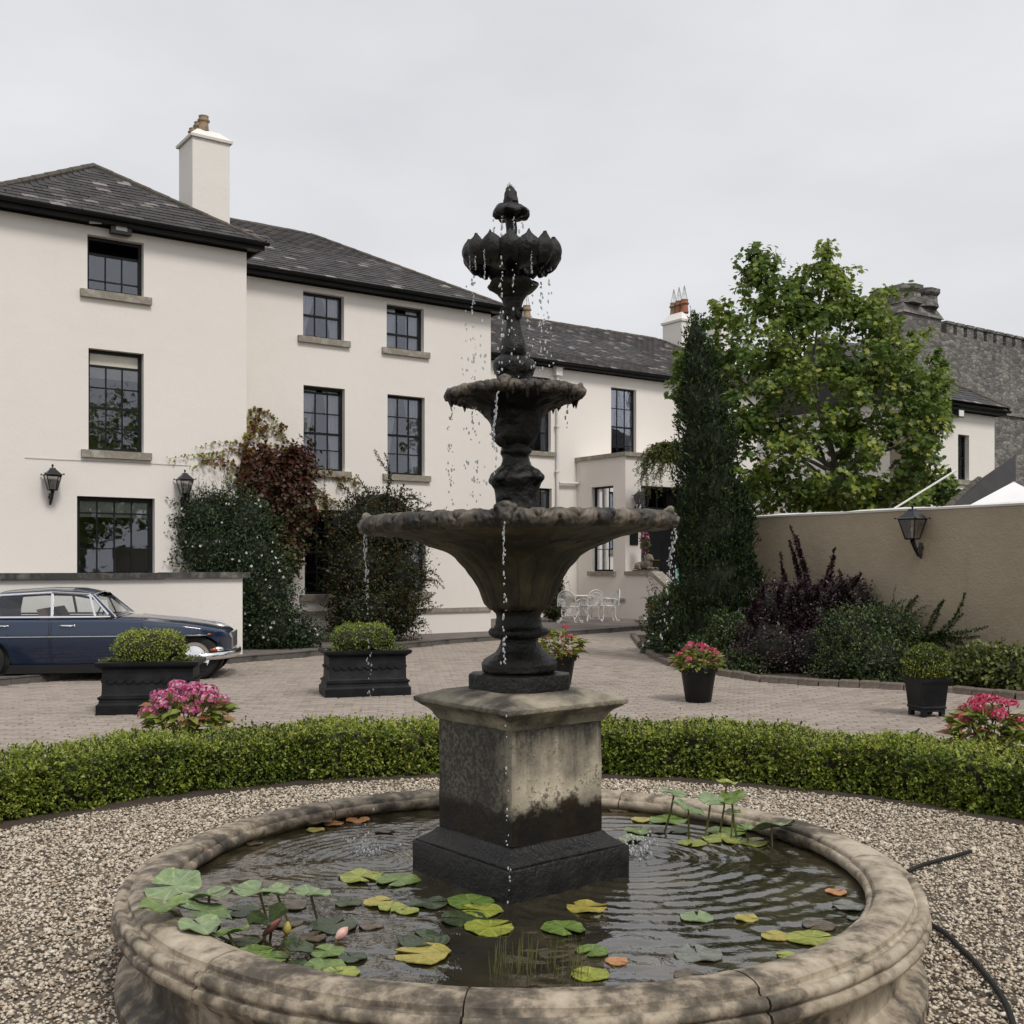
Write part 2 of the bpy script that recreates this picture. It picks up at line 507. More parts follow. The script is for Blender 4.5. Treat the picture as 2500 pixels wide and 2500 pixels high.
base = np.stack([pv[:, 0] * ca - pv[:, 1] * sa, pv[:, 0] * sa + pv[:, 1] * ca, pv[:, 2]], 1)
V = base[None] + np.stack([X[far], Y[far], hz[far]], 1)[:, None, :]
V[:, :, 2] += pv[None, :, 0] * -tilt[far, 1:2] + pv[None, :, 1] * tilt[far, 0:1]
fi = np.array(pf)
idx = (fi[None] + (np.arange(len(far)) * len(pv))[:, None, None]).reshape(-1)
me = np_mesh('paver_field', V.reshape(-1, 3), 4, idx, M['paver'], np.repeat(rng.random(len(far)), len(pv)))
link('paver_field', me, drive, kind='stuff')

# raised pavement along the house with a kerb
mb = MB()
top = [(p.x, p.y, 0.115) for p in kerb] + [(16, 40, 0.115), (16, 60, 0.115), (-20, 60, 0.115), (-20, 17, 0.115)]
mb.add(top, [tuple(range(len(top)))])
pave = mb.build('pavement', M['tarmac'])
tag(pave, kind='structure')
def resample(pts, step):
    out, acc = [Vector(pts[0])], 0.0
    for a, b_ in zip(pts[:-1], pts[1:]):
        a, b_ = Vector(a), Vector(b_)
        n = max(1, round((b_ - a).length / step))
        for i in range(1, n + 1): out.append(a.lerp(b_, i / n))
    return out
kp = resample(kerb, 0.9)
for a, b_ in zip(kp[:-1], kp[1:]):
    d = (b_ - a); ln = d.length; d.normalize()
    q = Vector((-d.y, d.x, 0))
    mb = MB()
    mb.bx(0.004, ln - 0.004, 0.012, 0.15, -0.01, 0.108).bx(0.004, ln - 0.004, 0.0, 0.14, -0.012, 0.125)
    mb.v[1][[0, 1, 4, 5], 1] += 0.0
    mb.v[1][4:6, 1] += 0.014
    o = mb.build('kerb_stone', M['kerb'], pave, loc=(a.x, a.y, random.uniform(-.004, .004)), rz=math.atan2(d.y, d.x))

# planting bed by the garden wall, edged with stone setts
mb = MB()
mb.add([(p.x, p.y, 0.055) for p in bed] + [(p.x, p.y, 0.055) for p in bed_back], [tuple(range(len(bed) + len(bed_back)))])
bed_o = mb.build('flower_bed', M['soil'])
tag(bed_o, kind='structure')
M['sett'] = mat('edging_sett', [(0.2, 0.165, 0.135), (0.13, 0.105, 0.085), (0.26, 0.22, 0.19)], 4, 0.85, 0.5, 25)
bp_ = resample(bed, 0.3)
for i, (a, b_) in enumerate(zip(bp_[:-1], bp_[1:])):
    d = (b_ - a); ln = d.length; d.normalize()
    mb = MB(); h = 0.115 + random.uniform(-.012, .012)
    mb.bx(0.006, ln - 0.006, -0.055, 0.055, 0.0, h * 0.85)
    mb.add([(0.006, -.055, h * .85), (ln - .006, -.055, h * .85), (ln - .006, .055, h * .85), (.006, .055, h * .85),
            (0.02, -.04, h), (ln - .02, -.04, h), (ln - .02, .04, h), (.02, .04, h)],
           [(4, 5, 6, 7), (0, 1, 5, 4), (1, 2, 6, 5), (2, 3, 7, 6), (3, 0, 4, 7)])
    mb.build('edging_stone', M['sett'], bed_o, loc=(a.x, a.y, 0), rz=math.atan2(d.y, d.x))

# gravel ring round the pool
ring = np.linspace(0, 2 * math.pi, 97)[:-1]
mb = MB()
mb.grid(np.array([[(PC.x + r * math.cos(t), PC.y + r * math.sin(t), z) for t in ring] for r, z in ((4.1, 0.034), (3.8, 0.036), (1.4, 0.03))]), wrap_v=True)
M['gravel_bed'] = mat('gravel_bed', [(0.17, 0.14, 0.108), (0.11, 0.09, 0.07)], 8, 0.95, 0.6, 40)
tag(mb.build('path', M['gravel_bed']), kind='structure')
M['stone_bits'] = rnd_mat('gravel_stone', [(0.0, (0.24, 0.19, 0.14)), (0.18, (0.42, 0.35, 0.265)), (0.48, (0.60, 0.52, 0.41)), (0.8, (0.70, 0.63, 0.515)), (0.93, (0.42, 0.3, 0.2)), (1.0, (0.8, 0.76, 0.68))], 0.8, 0, 0.3)
n = 118000
rr = np.sqrt(rng.uniform(1.5 ** 2, 3.82 ** 2, n)); th = rng.uniform(R(-70), R(250), n)
gx, gy = PC.x + rr * np.cos(th), PC.y + rr * np.sin(th)
keep = (gy > 2.4)
gx, gy = gx[keep], gy[keep]; n = len(gx)
oct_ = np.array([(1, 0, 0), (-.9, .2, .1), (.1, 1, .05), (-.1, -1, 0), (.15, .1, .8), (0, 0, -.7)])
of = np.array([(0, 2, 4), (2, 1, 4), (1, 3, 4), (3, 0, 4), (2, 0, 5), (1, 2, 5), (3, 1, 5), (0, 3, 5)])
sz = rng.lognormal(math.log(0.0086), 0.34, n)
sc = np.stack([sz * rng.uniform(.8, 1.5, n), sz * rng.uniform(.7, 1.1, n), sz * rng.uniform(.5, .95, n)], 1)
Vs = oct_[None] * sc[:, None] * rng.uniform(.8, 1.2, (n, 6, 1))
az, tl = rng.uniform(0, 6.283, n), rng.normal(0, .5, n)
c_, s_ = np.cos(tl)[:, None], np.sin(tl)[:, None]
vy, vz = Vs[:, :, 1] * c_ - Vs[:, :, 2] * s_, Vs[:, :, 1] * s_ + Vs[:, :, 2] * c_
c_, s_ = np.cos(az)[:, None], np.sin(az)[:, None]
Vs = np.stack([Vs[:, :, 0] * c_ - vy * s_, Vs[:, :, 0] * s_ + vy * c_, vz], 2)
hgt = 0.040 + rng.uniform(0, 0.012, n) + 0.008 * np.sin(gx * 3.1) * np.sin(gy * 2.7)
Vs += np.stack([gx, gy, hgt], 1)[:, None]
idx = (of[None] + (np.arange(n) * 6)[:, None, None]).reshape(-1)
me = np_mesh('gravel', Vs.reshape(-1, 3), 3, idx, M['stone_bits'], np.repeat(rng.random(n), 6))
tag(link('gravel', me), 'pale beige gravel spread round the stone pool', 'gravel', kind='stuff')

# ================================================================== the white house
def openings_wall(mb, x0, x1, z0, z1, ops, depth=0.22, axis='x', mat=0):
    """front wall in the plane y = 0 (axis x) or side wall in the plane x = 0 (axis y), with openings and reveals"""
    def P(t, d, z): return (t, d, z) if axis == 'x' else (d, t, z)
    xs = sorted({x0, x1, *[o[0] for o in ops], *[o[1] for o in ops]})
    zs = sorted({z0, z1, *[o[2] for o in ops], *[o[3] for o in ops]})
    def q(a, b, c, d):
        mb.add([a, b, c, d], [(0, 1, 2, 3) if axis == 'x' else (3, 2, 1, 0)], mat)
    for i in range(len(xs) - 1):
        for j in range(len(zs) - 1):
            cx, cz = (xs[i] + xs[i + 1]) / 2, (zs[j] + zs[j + 1]) / 2
            if any(o[0] < cx < o[1] and o[2] < cz < o[3] for o in ops): continue
            q(P(xs[i], 0, zs[j]), P(xs[i + 1], 0, zs[j]), P(xs[i + 1], 0, zs[j + 1]), P(xs[i], 0, zs[j + 1]))
    for a, b, c, d in ops:
        q(P(a, 0, d), P(b, 0, d), P(b, depth, d), P(a, depth, d))
        q(P(a, depth, c), P(b, depth, c), P(b, 0, c), P(a, 0, c))
        q(P(a, 0, c), P(a, 0, d), P(a, depth, d), P(a, depth, c))
        q(P(b, depth, c), P(b, depth, d), P(b, 0, d), P(b, 0, c))
    return mb

def window(wing, x0, x1, z0, z1, cols, rows, depth=0.13, y0=0.0, sash=None, drop=0.0, sill=True, curtain=None, blind=0.0, bar=0.022, axis='x', fr=0.055, sill_over=0.13, dark_top=0.0):
    """sash window: black frame, one pane for each light, stone sill, curtains or blind behind"""
    def MX():
        return None if axis == 'x' else Matrix(((0, 1, 0, 0), (1, 0, 0, 0), (0, 0, 1, 0), (0, 0, 0, 1)))
    Mx = MX()
    mb = MB()
    d0, d1 = depth, depth + 0.07
    g = 0.002
    mb.bx(x0 + g, x0 + fr, d0, d1, z0 + g, z1 - g, M=Mx).bx(x1 - fr, x1 - g, d0, d1, z0 + g, z1 - g, M=Mx)
    mb.bx(x0 + fr, x1 - fr, d0, d1, z1 - fr, z1 - g, M=Mx).bx(x0 + fr, x1 - fr, d0, d1, z0 + g, z0 + fr, M=Mx)
    xa, xb, za, zb = x0 + fr, x1 - fr, z0 + fr, z1 - fr - drop
    if drop:                                         # the top sash is let down: top rail below an open gap
        mb.bx(xa, xb, d0 + .02, d1 - .005, zb, zb + 0.045, M=Mx)
    tot = sum(rows)
    zc = zb
    panes = []
    for k, rw in enumerate(rows):
        h = (zb - za) * rw / tot
        lo = zc - h
        thick = 0.05 if (sash is not None and k == sash) else bar
        if k < len(rows) - 1:
            mb.bx(xa, xb, d0 + .012, d1 - .012, lo - thick / 2, lo + thick / 2, M=Mx)
        for c in range(cols):
            panes.append((xa + (xb - xa) * c / cols, xa + (xb - xa) * (c + 1) / cols, lo, zc))
        zc = lo
    for c in range(1, cols):
        xm = xa + (xb - xa) * c / cols
        mb.bx(xm - bar / 2, xm + bar / 2, d0 + .016, d1 - .016, za, zb, M=Mx)
    w = mb.build('window', M['black_wood'], wing, loc=(0, y0, 0) if axis == 'x' else (y0, 0, 0))
    for a, b_, c, d in panes:
        p = MB().bx(a + .002, b_ - .002, d0 + .032, d0 + .036, c + .002, d - .002, M=Mx)
        p.build('pane', M['glass'], w)
    if sill:
        s_ = MB().bx(x0 - sill_over, x1 + sill_over, -0.075, depth - .002, z0 - 0.135, z0 - 0.002, M=Mx)
        s_.v[0][:, :] += 0
        s_.build('sill', M['sill'], w)
    if blind:
        MB().bx(xa, xb, d1 + .02, d1 + .03, zb - (zb - za) * blind, z1 - fr, M=Mx).build('blind', M['blind'], w)
    if curtain:
        nx, nz = 26, 14
        for side in (0, 1):
            A = np.zeros((nx, nz, 3))
            for j in range(nz):
                v = j / (nz - 1)                      # 0 at the bottom
                z = za + (zb - za + drop) * v
                if curtain == 'swag':
                    open_ = 0.10 + 0.36 * (1 - v) ** 0.8 if v > 0.12 else 0.42
                    cover = 0.5 - open_ * (0.9 if side == 0 else 0.7)
                    cover = max(cover, 0.10)
                else:
                    cover = curtain
                wdt = (xb - xa) * cover
                for i in range(nx):
                    u = i / (nx - 1)
                    x = xa + wdt * u if side == 0 else xb - wdt * u
                    A[i, j] = (x, d1 + 0.035 + 0.018 * math.sin(u * 26 + side) * (0.5 + 0.5 * cover), z)
            c_ = MB().grid(A, M=Mx)
            c_.build('curtain', M['curtain'], w, smooth=True, angle=180)
    return w

SLW, SLE = 0.27, 0.172
def slate_template():
    w, t, ln = SLW / 2 - 0.003, 0.011, 0.29
    v = [(-w, 0, 0), (w, 0, 0), (w, ln, -.004), (-w, ln, -.004), (-w, 0, t), (w, 0, t), (w, ln, t * .6), (-w, ln, t * .6)]
    f = [(4, 5, 6, 7), (0, 1, 5, 4), (1, 2, 6, 5), (3, 0, 4, 7)]
    return np.array(v), f
slv, slf = slate_template()
_s = MB(); _s.add(slv, slf)
slate_me = _s.mesh('slate', M['slate'])

def slates(wing, ex0, ex1, ey, ez, ax0, ax1, ay, az, limit=300, visible=None):
    """slate the front slope: eaves from ex0 to ex1 at (ey, ez), ridge from ax0 to ax1 at (ay, az)"""
    slope = math.hypot(ay - ey, az - ez)
    pitch = math.atan2(az - ez, ay - ey)
    rows = int(slope / SLE) + 1
    items = []
    for k in range(rows):
        s_ = k * SLE
        f = min(1.0, (s_ + 0.1) / slope)
        xa, xb = ex0 + (ax0 - ex0) * f, ex1 + (ax1 - ex1) * f
        n0 = math.floor(xa / SLW) - 1
        x = n0 * SLW + (SLW / 2 if k % 2 else 0)
        while x < xb + SLW:
            if xa + 0.11 < x < xb - 0.11:
                items.append((x + random.uniform(-.008, .008), ey + (ay - ey) * s_ / slope, ez + (az - ez) * s_ / slope, random.gauss(0, 0.02), random.gauss(0, 0.012)))
            x += SLW
    nrm = Vector((0, -math.sin(pitch), math.cos(pitch)))
    def mtx(it):
        x, y, z, r1, r2 = it
        m_ = Matrix.Translation(Vector((x, y, z)) + nrm * 0.018) @ Matrix.Rotation(pitch - 0.035 + r2, 4, 'X') @ Matrix.Rotation(r1, 4, 'Z')
        return m_
    idx = list(range(len(items)))
    if visible: idx.sort(key=lambda i: 0 if visible(*items[i][:3]) else 1)
    rest = idx[limit:]
    for i in idx[:limit]:
        o = link('slate', slate_me, wing)
        o.matrix_local = mtx(items[i])
    if rest:
        Vr = np.concatenate([slv @ np.array(mtx(items[i]))[:3, :3].T + np.array(mtx(items[i]))[:3, 3] for i in rest])
        fi = np.array(slf)
        ix = (fi[None] + (np.arange(len(rest)) * 8)[:, None, None]).reshape(-1)
        link('slate_field', np_mesh('slate_field', Vr, 4, ix, M['slate'], np.repeat(rng.random(len(rest)), 8)), wing, kind='stuff')

def hip_line(wing, a, b, r=0.07, name='ridge_tile'):
    """half-round tiles along a hip or ridge"""
    a, b = Vector(a), Vector(b)
    n = max(1, round((b - a).length / 0.42))
    for i in range(n):
        p, q = a.lerp(b, i / n), a.lerp(b, (i + 1.06) / n)
        mb = MB(); mb.tube([p, q], [r, r * 0.88], 8)
        mb.build(name, M['ridge_tile'], wing, smooth=True)

def eaves(wing, x0, x1, zt, ov, y=0.0, ends=True):
    """fascia, soffit and half-round gutter along the front (and round the right-hand end)"""
    mb = MB()
    mb.bx(x0 - ov, x1 + ov - .02, -ov + .06, -0.002, zt - 0.015, zt + 0.0)       # soffit
    mb.bx(x0 - ov, x1 + ov, -ov + .02, -ov + .058, zt - 0.03, zt + 0.10)          # fascia
    if ends: mb.bx(x1 + ov - .06, x1 + ov - .022, -ov + .06, 4.0, zt - 0.03, zt + 0.10)
    mb.bx(x0, x1, -0.03, -0.003, zt - .05, zt - .017)                            # bed mould
    mb.build('fascia', M['fascia'], wing)
    g = MB()
    prof = [(math.cos(t) * 0.055, -math.sin(t) * 0.06) for t in np.linspace(0, math.pi, 9)]
    A = np.array([[(x, -ov - .04 + a, zt + 0.10 + b_) for a, b_ in prof] for x in (x0 - ov - .02, x1 + ov + .06)])
    g.grid(A)
    Ai = np.array([[(x, -ov - .04 + a * .9, zt + 0.102 + b_ * .9) for a, b_ in prof] for x in (x0 - ov - .02, x1 + ov + .06)])
    g.grid(Ai, flip=True)
    for x in (x0 - ov - .02, x1 + ov + .06):
        g.add([(x, -ov - .04 + a, zt + 0.10 + b_) for a, b_ in prof], [tuple(range(9))])
    g.build('gutter', M['fascia'], wing, smooth=True)

def chimney_pot(parent, x, y, z, r, h, m, cowl=False):
    mb = MB()
    mb.lathe([(r * 1.05, 0), (r * 1.05, h * .12), (r * .95, h * .14), (r * .88, h * .62), (r * 1.16, h * .66), (r * 1.18, h * .74), (r * .95, h * .78), (r * .9, h * .92), (r * .98, h), (r * .74, h), (r * .72, h * .8)], 18, cap=False)
    o = mb.build('chimney_pot', m, parent, smooth=True, loc=(x, y, z))
    if cowl:
        c = MB()
        for k in range(6):
            t = k * math.pi / 3
            c.tube([(r * .8 * math.cos(t), r * .8 * math.sin(t), h), (0.01 * math.cos(t), 0.01 * math.sin(t), h + r * 3.6)], 0.008, 4)
        c.lathe([(r * .5, h + r * 1.4), (r * .52, h + r * 1.45)], 10, cap=False)
        c.build('bird_guard', M['lead'], o)
    return o

def chimney(name, O, rz, w, d, z0, z1, cap_h, pots, label, parent=None, mcap='white_paint'):
    st = empty(name, (O.x, O.y, 0), rz, label, 'chimney')
    MB().bx(-w / 2, w / 2, -d / 2, d / 2, z0, z1).build('stack', M['cream'], st)
    c = MB(); o = 0.05
    def lay(e, z): return [(-w / 2 - e, -d / 2 - e, z), (w / 2 + e, -d / 2 - e, z), (w / 2 + e, d / 2 + e, z), (-w / 2 - e, d / 2 + e, z)]
    L_ = [lay(o, z1 + .002), lay(o + .01, z1 + cap_h * .22), lay(o * .55, z1 + cap_h * .3), lay(-min(w, d) * .2, z1 + cap_h), ]
    A = np.array(L_)
    c.grid(A, wrap_v=True, flip=True)
    c.f.append([c.n - 4, c.n - 3, c.n - 2, c.n - 1]); c.m.append(0)
    c.f.append([3, 2, 1, 0]); c.m.append(0)
    c.build('chimney_cap', M[mcap], st)
    for (x, y, r, h, mm, cw) in pots: chimney_pot(st, x, y, z1 + cap_h - .01, r, h, M[mm], cw)
    return st

Z_EAVE = 7.78
# ---------- wing with the pyramid roof, nearest the camera
OL = (-5.127, 21.36)
wl_ = empty('house_wing', (OL[0], OL[1], 0), ROT_H, 'cream rendered house block with pyramid slate roof behind the blue car', 'house')
W_L, OV = 4.55, 0.27
opsL = []
def op(O, pxa, pxb, py_top_a, py_bot_a):
    ta, z1 = tz(O, pxa, py_top_a); tb, _ = at_px(O, pxb)
    _, z0 = tz(O, pxa, py_bot_a)
    return (ta, tb, z0, z1)
oL1 = op(OL, 213.4, 351, 571, 707); oL2 = op(OL, 216, 351, 849, 1098); oL3 = op(OL, 188, 378, 1210.5, 1420)
mb = MB()
openings_wall(mb, -W_L, 0, 0.0, Z_EAVE + .02, [oL1, oL2, oL3])
mb.add([(0, 0, 0), (0, W_L, 0), (0, W_L, Z_EAVE + .02), (0, 0, Z_EAVE + .02)], [(0, 1, 2, 3)])
mb.add([(-W_L, 0, 0), (-W_L, W_L, 0), (-W_L, W_L, Z_EAVE + .02), (-W_L, 0, Z_EAVE + .02)], [(3, 2, 1, 0)])
mb.add([(-W_L, W_L, 0), (0, W_L, 0), (0, W_L, Z_EAVE + .02), (-W_L, W_L, Z_EAVE + .02)], [(3, 2, 1, 0)])
mb.build('wall', M['cream'], wl_)
MB().bx(-W_L + .1, -.1, 1.1, 1.15, 0, Z_EAVE).build('room_shade_panel', M['room_shade'], wl_)
window(wl_, *oL1, 3, [1.0, 0.36], drop=(oL1[3] - oL1[2]) * .27, fr=.06)
window(wl_, *oL2, 3, [1, 1, 1, 1], sash=1, blind=0.0, drop=(oL2[3] - oL2[2]) * .14)
wB = wl_.children[-1]
MB().bx(oL2[0] + .06, oL2[1] - .06, .172, .178, oL2[3] - .5, oL2[3] - .06).build('blind', M['blind'], wB)
window(wl_, *oL3, 4, [0.5, 1.5, 1.2], sash=None, sill=False, fr=.075)
wB = wl_.children[-1]
MB().bx(oL3[0] + .09, oL3[1] - .09, .172, .178, oL3[3] - .36, oL3[3] - .08).build('blind', M['blind'], wB)
a_ = W_L / 2 + OV
apL = (-W_L / 2, W_L / 2, 9.60)
mb = MB()
e = [(-W_L - OV, -OV, Z_EAVE + .11), (OV, -OV, Z_EAVE + .11), (OV, W_L + OV, Z_EAVE + .11), (-W_L - OV, W_L + OV, Z_EAVE + .11), apL]
mb.add(e, [(0, 1, 4), (1, 2, 4), (2, 3, 4), (3, 0, 4), (3, 2, 1, 0)])
mb.build('roof', M['slate_bed'], wl_)
slates(wl_, -W_L - OV, OV, -OV, Z_EAVE + .11, -W_L / 2, -W_L / 2, W_L / 2, 9.60)
hip_line(wl_, e[1], apL); hip_line(wl_, e[0], apL)
eaves(wl_, -W_L, 0, Z_EAVE, OV)

# ---------- middle wing
OM = (-0.51, 26.585)
wm = empty('house_wing', (OM[0], OM[1], 0), ROT_H, 'three storey cream house front between the two lower blocks, climbers on it', 'house')
LM, DM = 9.5, 6.4
oM = [op(OM, 740, 840, 709, 820), op(OM, 944, 1035, 741, 849), op(OM, 741, 842, 939.5, 1146), op(OM, 946, 1037, 962, 1157),
      op(OM, 744, 846, 1243, 1452), op(OM, 944, 1039, 1250, 1446)]
mb = MB()
openings_wall(mb, -LM, 0, 0.0, Z_EAVE + .02, oM)
mb.add([(0, 0, 0), (0, DM, 0), (0, DM, Z_EAVE + .02), (0, 0, Z_EAVE + .02)], [(0, 1, 2, 3)])
mb.add([(-LM, DM, 0), (0, DM, 0), (0, DM, Z_EAVE + .02), (-LM, DM, Z_EAVE + .02)], [(3, 2, 1, 0)])
mb.build('wall', M['cream'], wm)
MB().bx(-LM, -.1, 1.1, 1.15, 0, Z_EAVE).build('room_shade_panel', M['room_shade'], wm)
MB().bx(-LM, -0.0, -0.045, -0.002, 0.60, 0.70).build('string_course', M['sill'], wm)
window(wm, *oM[0], 3, [1, 1], sash=0, curtain='swag')
window(wm, *oM[1], 3, [1.15, .75], sash=0, curtain=0.34, drop=(oM[1][3] - oM[1][2]) * .13)
window(wm, *oM[2], 3, [1, 1.05, .85, .95], sash=1, curtain='swag', drop=.09)
window(wm, *oM[3], 3, [1, 1, 1, 1], sash=1, curtain='swag')
window(wm, *oM[4], 3, [1, 1, 1, 1], sash=1)
window(wm, *oM[5], 3, [1, 1, 1, 1], sash=1, curtain=.3)
aM = DM / 2 + OV
zrM = 9.86
mb = MB()
e = [(-LM, -OV, Z_EAVE + .11), (OV, -OV, Z_EAVE + .11), (OV, DM + OV, Z_EAVE + .11), (-LM, DM + OV, Z_EAVE + .11), (-DM / 2, DM / 2, zrM), (-LM, DM / 2, zrM)]
mb.add(e, [(0, 1, 4, 5), (1, 2, 4), (2, 3, 5, 4), (3, 2, 1, 0), (0, 5, 3)])
mb.build('roof', M['slate_bed'], wm)
slates(wm, -LM + 1.2, OV, -OV, Z_EAVE + .11, -LM + 1.2, -DM / 2, DM / 2, zrM, 300, lambda x, y, z: x > -6.6)
hip_line(wm, e[1], e[4]); hip_line(wm, (-LM + 1, DM / 2, zrM), e[4], 0.055)
eaves(wm, -LM, 0, Z_EAVE, OV)

# ---------- far wing
OR_ = (2.03, 34.9)
wr = empty('house_wing', (OR_[0], OR_[1], 0), ROT_H, 'long two storey cream house front with white downpipe behind the fountain bowl', 'house')
LR0, LR1, DR = -6.5, 9.6, 7.2
Z_ER = tz(OR_, 1518, 908)[1] - 0.12
oR = [op(OR_, 1290, 1345, 917, 1100), op(OR_, 1492, 1553.5, 944.5, 1135), op(OR_, 1290, 1347, 1190, 1340)]
mb = MB()
openings_wall(mb, LR0, LR1, 0.0, Z_ER + .02, oR)
mb.add([(LR1, 0, 0), (LR1, DR, 0), (LR1, DR, Z_ER + .02), (LR1, 0, Z_ER + .02)], [(0, 1, 2, 3)])
mb.add([(LR0, DR, 0), (LR1, DR, 0), (LR1, DR, Z_ER + .02), (LR0, DR, Z_ER + .02)], [(3, 2, 1, 0)])
mb.build('wall', M['cream'], wr)
MB().bx(LR0, LR1 - .1, 1.1, 1.15, 0, Z_ER).build('room_shade_panel', M['room_shade'], wr)
MB().bx(LR0, 0.0, -0.045, -0.002, 0.60, 0.70).build('string_course', M['sill'], wr)
window(wr, *oR[0], 3, [1, 1, 1, 1], sash=1, curtain='swag')
window(wr, *oR[1], 3, [1, 1, 1, 1], sash=1, curtain='swag', sill=False)
window(wr, *oR[2], 3, [1, 1, 1], sash=1, curtain=.25)
tr, sr = at_px(OR_, 1399, DR / 2)
zrR = EYE + (HY - 797) / F * sr
tr_end = at_px(OR_, 1612, DR / 2)[0]
ex1 = tr_end + 2.9
mb = MB()
e = [(LR0, -.3, Z_ER + .11), (ex1, -.3, Z_ER + .11), (ex1, DR + .3, Z_ER + .11), (LR0, DR + .3, Z_ER + .11), (tr_end, DR / 2, zrR), (LR0, DR / 2, zrR)]
mb.add(e, [(0, 1, 4, 5), (1, 2, 4), (2, 3, 5, 4), (3, 2, 1, 0)])
mb.build('roof', M['slate_bed'], wr)
slates(wr, LR0 + 2, ex1, -.3, Z_ER + .11, LR0 + 2, tr_end, DR / 2, zrR, 300, lambda x, y, z: -1.4 < x < 4.2 and z > Z_ER + .5)
hip_line(wr, (LR0 + 2, DR / 2, zrR), e[4], .06); hip_line(wr, e[1], e[4])
eaves(wr, LR0, LR1, Z_ER, .3, ends=False)
# rainwater pipe on the far wing
tp = at_px(OR_, 1361, -.08)[0]
zt_ = tz(OR_, 1361, 897, -.08)[1]
mb = MB()
mb.tube([(tp, -.085, 0.1), (tp, -.085, zt_ - .25)], .05, 8)
mb.bx(tp - .12, tp + .12, -.19, -.01, zt_ - .26, zt_ - .02).bx(tp - .15, tp + .15, -.22, -.008, zt_ - .03, zt_ + .02)
for z in (1.2, 2.9, 4.6, 6.0): mb.bx(tp - .075, tp + .075, -.142, -.004, z, z + .05)
mb.build('downpipe', M['white_paint'], wr, smooth=True)
tq, zq = tz(OR_, 1414, 1182, -.08)
mb = MB()
mb.tube([(tp + .06, -.1, zq), (tq, -.1, zq + .02)], .045, 8).tube([(tq, -.12, 0.1), (tq, -.12, zq + .55)], .05, 8)
mb.bx(tq - .07, tq + .07, -.18, -.01, zq + .0, zq + .1)
mb.build('downpipe', M['white_paint'], wr, smooth=True)

# ---------- porch
OP = (3.385, 33.0)
por = empty('porch', (OP[0], OP[1], 0), ROT_H, 'flat roofed cream entrance porch with black door and stone coping', 'porch')
zPT = tz(OP, 1527, 1113)[1]
DP, LP_ = 2.36, 4.4
def side_tz(px, py):                                   # on the porch's side wall (local x = 0)
    k = (px - CX) / F
    d = -UN
    s_ = (OP[0] - k * OP[1]) / (k * d.y - d.x)
    Yd = OP[1] + s_ * d.y
    return s_, EYE + (HY - py) / F * Yd
sa_, zsa = side_tz(1444, 1190); sb_, zsb = side_tz(1497, 1395)
oPs = (sb_, sa_, zsb, zsa)
td0, zd1 = tz(OP, 1565, 1185); td1 = td0 + 2.1
oPd = (td0, td1, 0.95, zd1)
mb = MB()
openings_wall(mb, 0, LP_, 0, zPT, [oPd], depth=.3)
openings_wall(mb, 0, DP, 0, zPT, [oPs], depth=.22, axis='y')
mb.add([(0, 0, zPT), (LP_, 0, zPT), (LP_, DP, zPT), (0, DP, zPT)], [(0, 1, 2, 3)])
mb.add([(LP_, 0, 0), (LP_, DP, 0), (LP_, DP, zPT), (LP_, 0, zPT)], [(0, 1, 2, 3)])
mb.build('wall', M['cream'], por)
mb = MB(); zc = zPT + .002
mb.bx(-.09, LP_ + .09, -.09, .2, zc, zc + .12).bx(-.09, .2, .2, DP, zc, zc + .12)
mb.build('coping', M['sill'], por)
MB().bx(-.045, -.002, 0, DP, 0.62, 0.72).build('string_course', M['sill'], por)
MB().bx(.6, .65, .4, DP, .0, zPT - .1).build('room_shade_panel', M['room_shade'], por)
window(por, *oPs, 3, [1, 1, 1, 1], sash=1, axis='y', curtain=.45)
# door with sidelights and a transom of four lights
mb = MB()
a, b_, c, d = oPd
ztr = tz(OP, 1580, 1237)[1]
for x in (a + .002, a + .42, b_ - .47, b_ - .05): mb.bx(x, x + .048, .2, .28, c, d - .002)
for z in (d - .06, ztr - .06, c + .002): mb.bx(a + .05, b_ - .05, .205, .275, z, z + .058)
xm = [a + (b_ - a) * k / 5 for k in range(1, 5)]
for x in xm: mb.bx(x - .015, x + .015, .21, .27, ztr, d - .06)
dr = mb.build('door_frame', M['black_wood'], por)
xs_ = [a + .05] + xm + [b_ - .05]
for p, q in zip(xs_[:-1], xs_[1:]): MB().bx(p + .016, q - .016, .235, .239, ztr + .002, d - .062).build('pane', M['glass'], dr)
mb = MB(); mb.bx(a + .47, b_ - .475, .215, .262, c + .06, ztr - .062)
for k in range(2):
    for j in range(2):
        x0 = a + .53 + k * .53; z0 = c + .16 + j * .75
        mb.bx(x0, x0 + .42, .203, .214, z0, z0 + .6)
dd = mb.build('door', M['black_wood'], por)
kn = MB(); kn.ball((a + .55, .17, c + .95), .035, 10, 8).bx(a + .7, a + .95, .196, .202, c + .9, c + .94)
kn.build('door_knob', mat('brass', [(.5, .35, .12), (.4, .28, .1)], 5, .3, metal=1), dd, smooth=True)
for p, q in ((a + .052, a + .418), (b_ - .42, b_ - .052)):
    MB().bx(p, q, .235, .239, c + .06, ztr - .062).build('sidelight', M['glass'], dr)
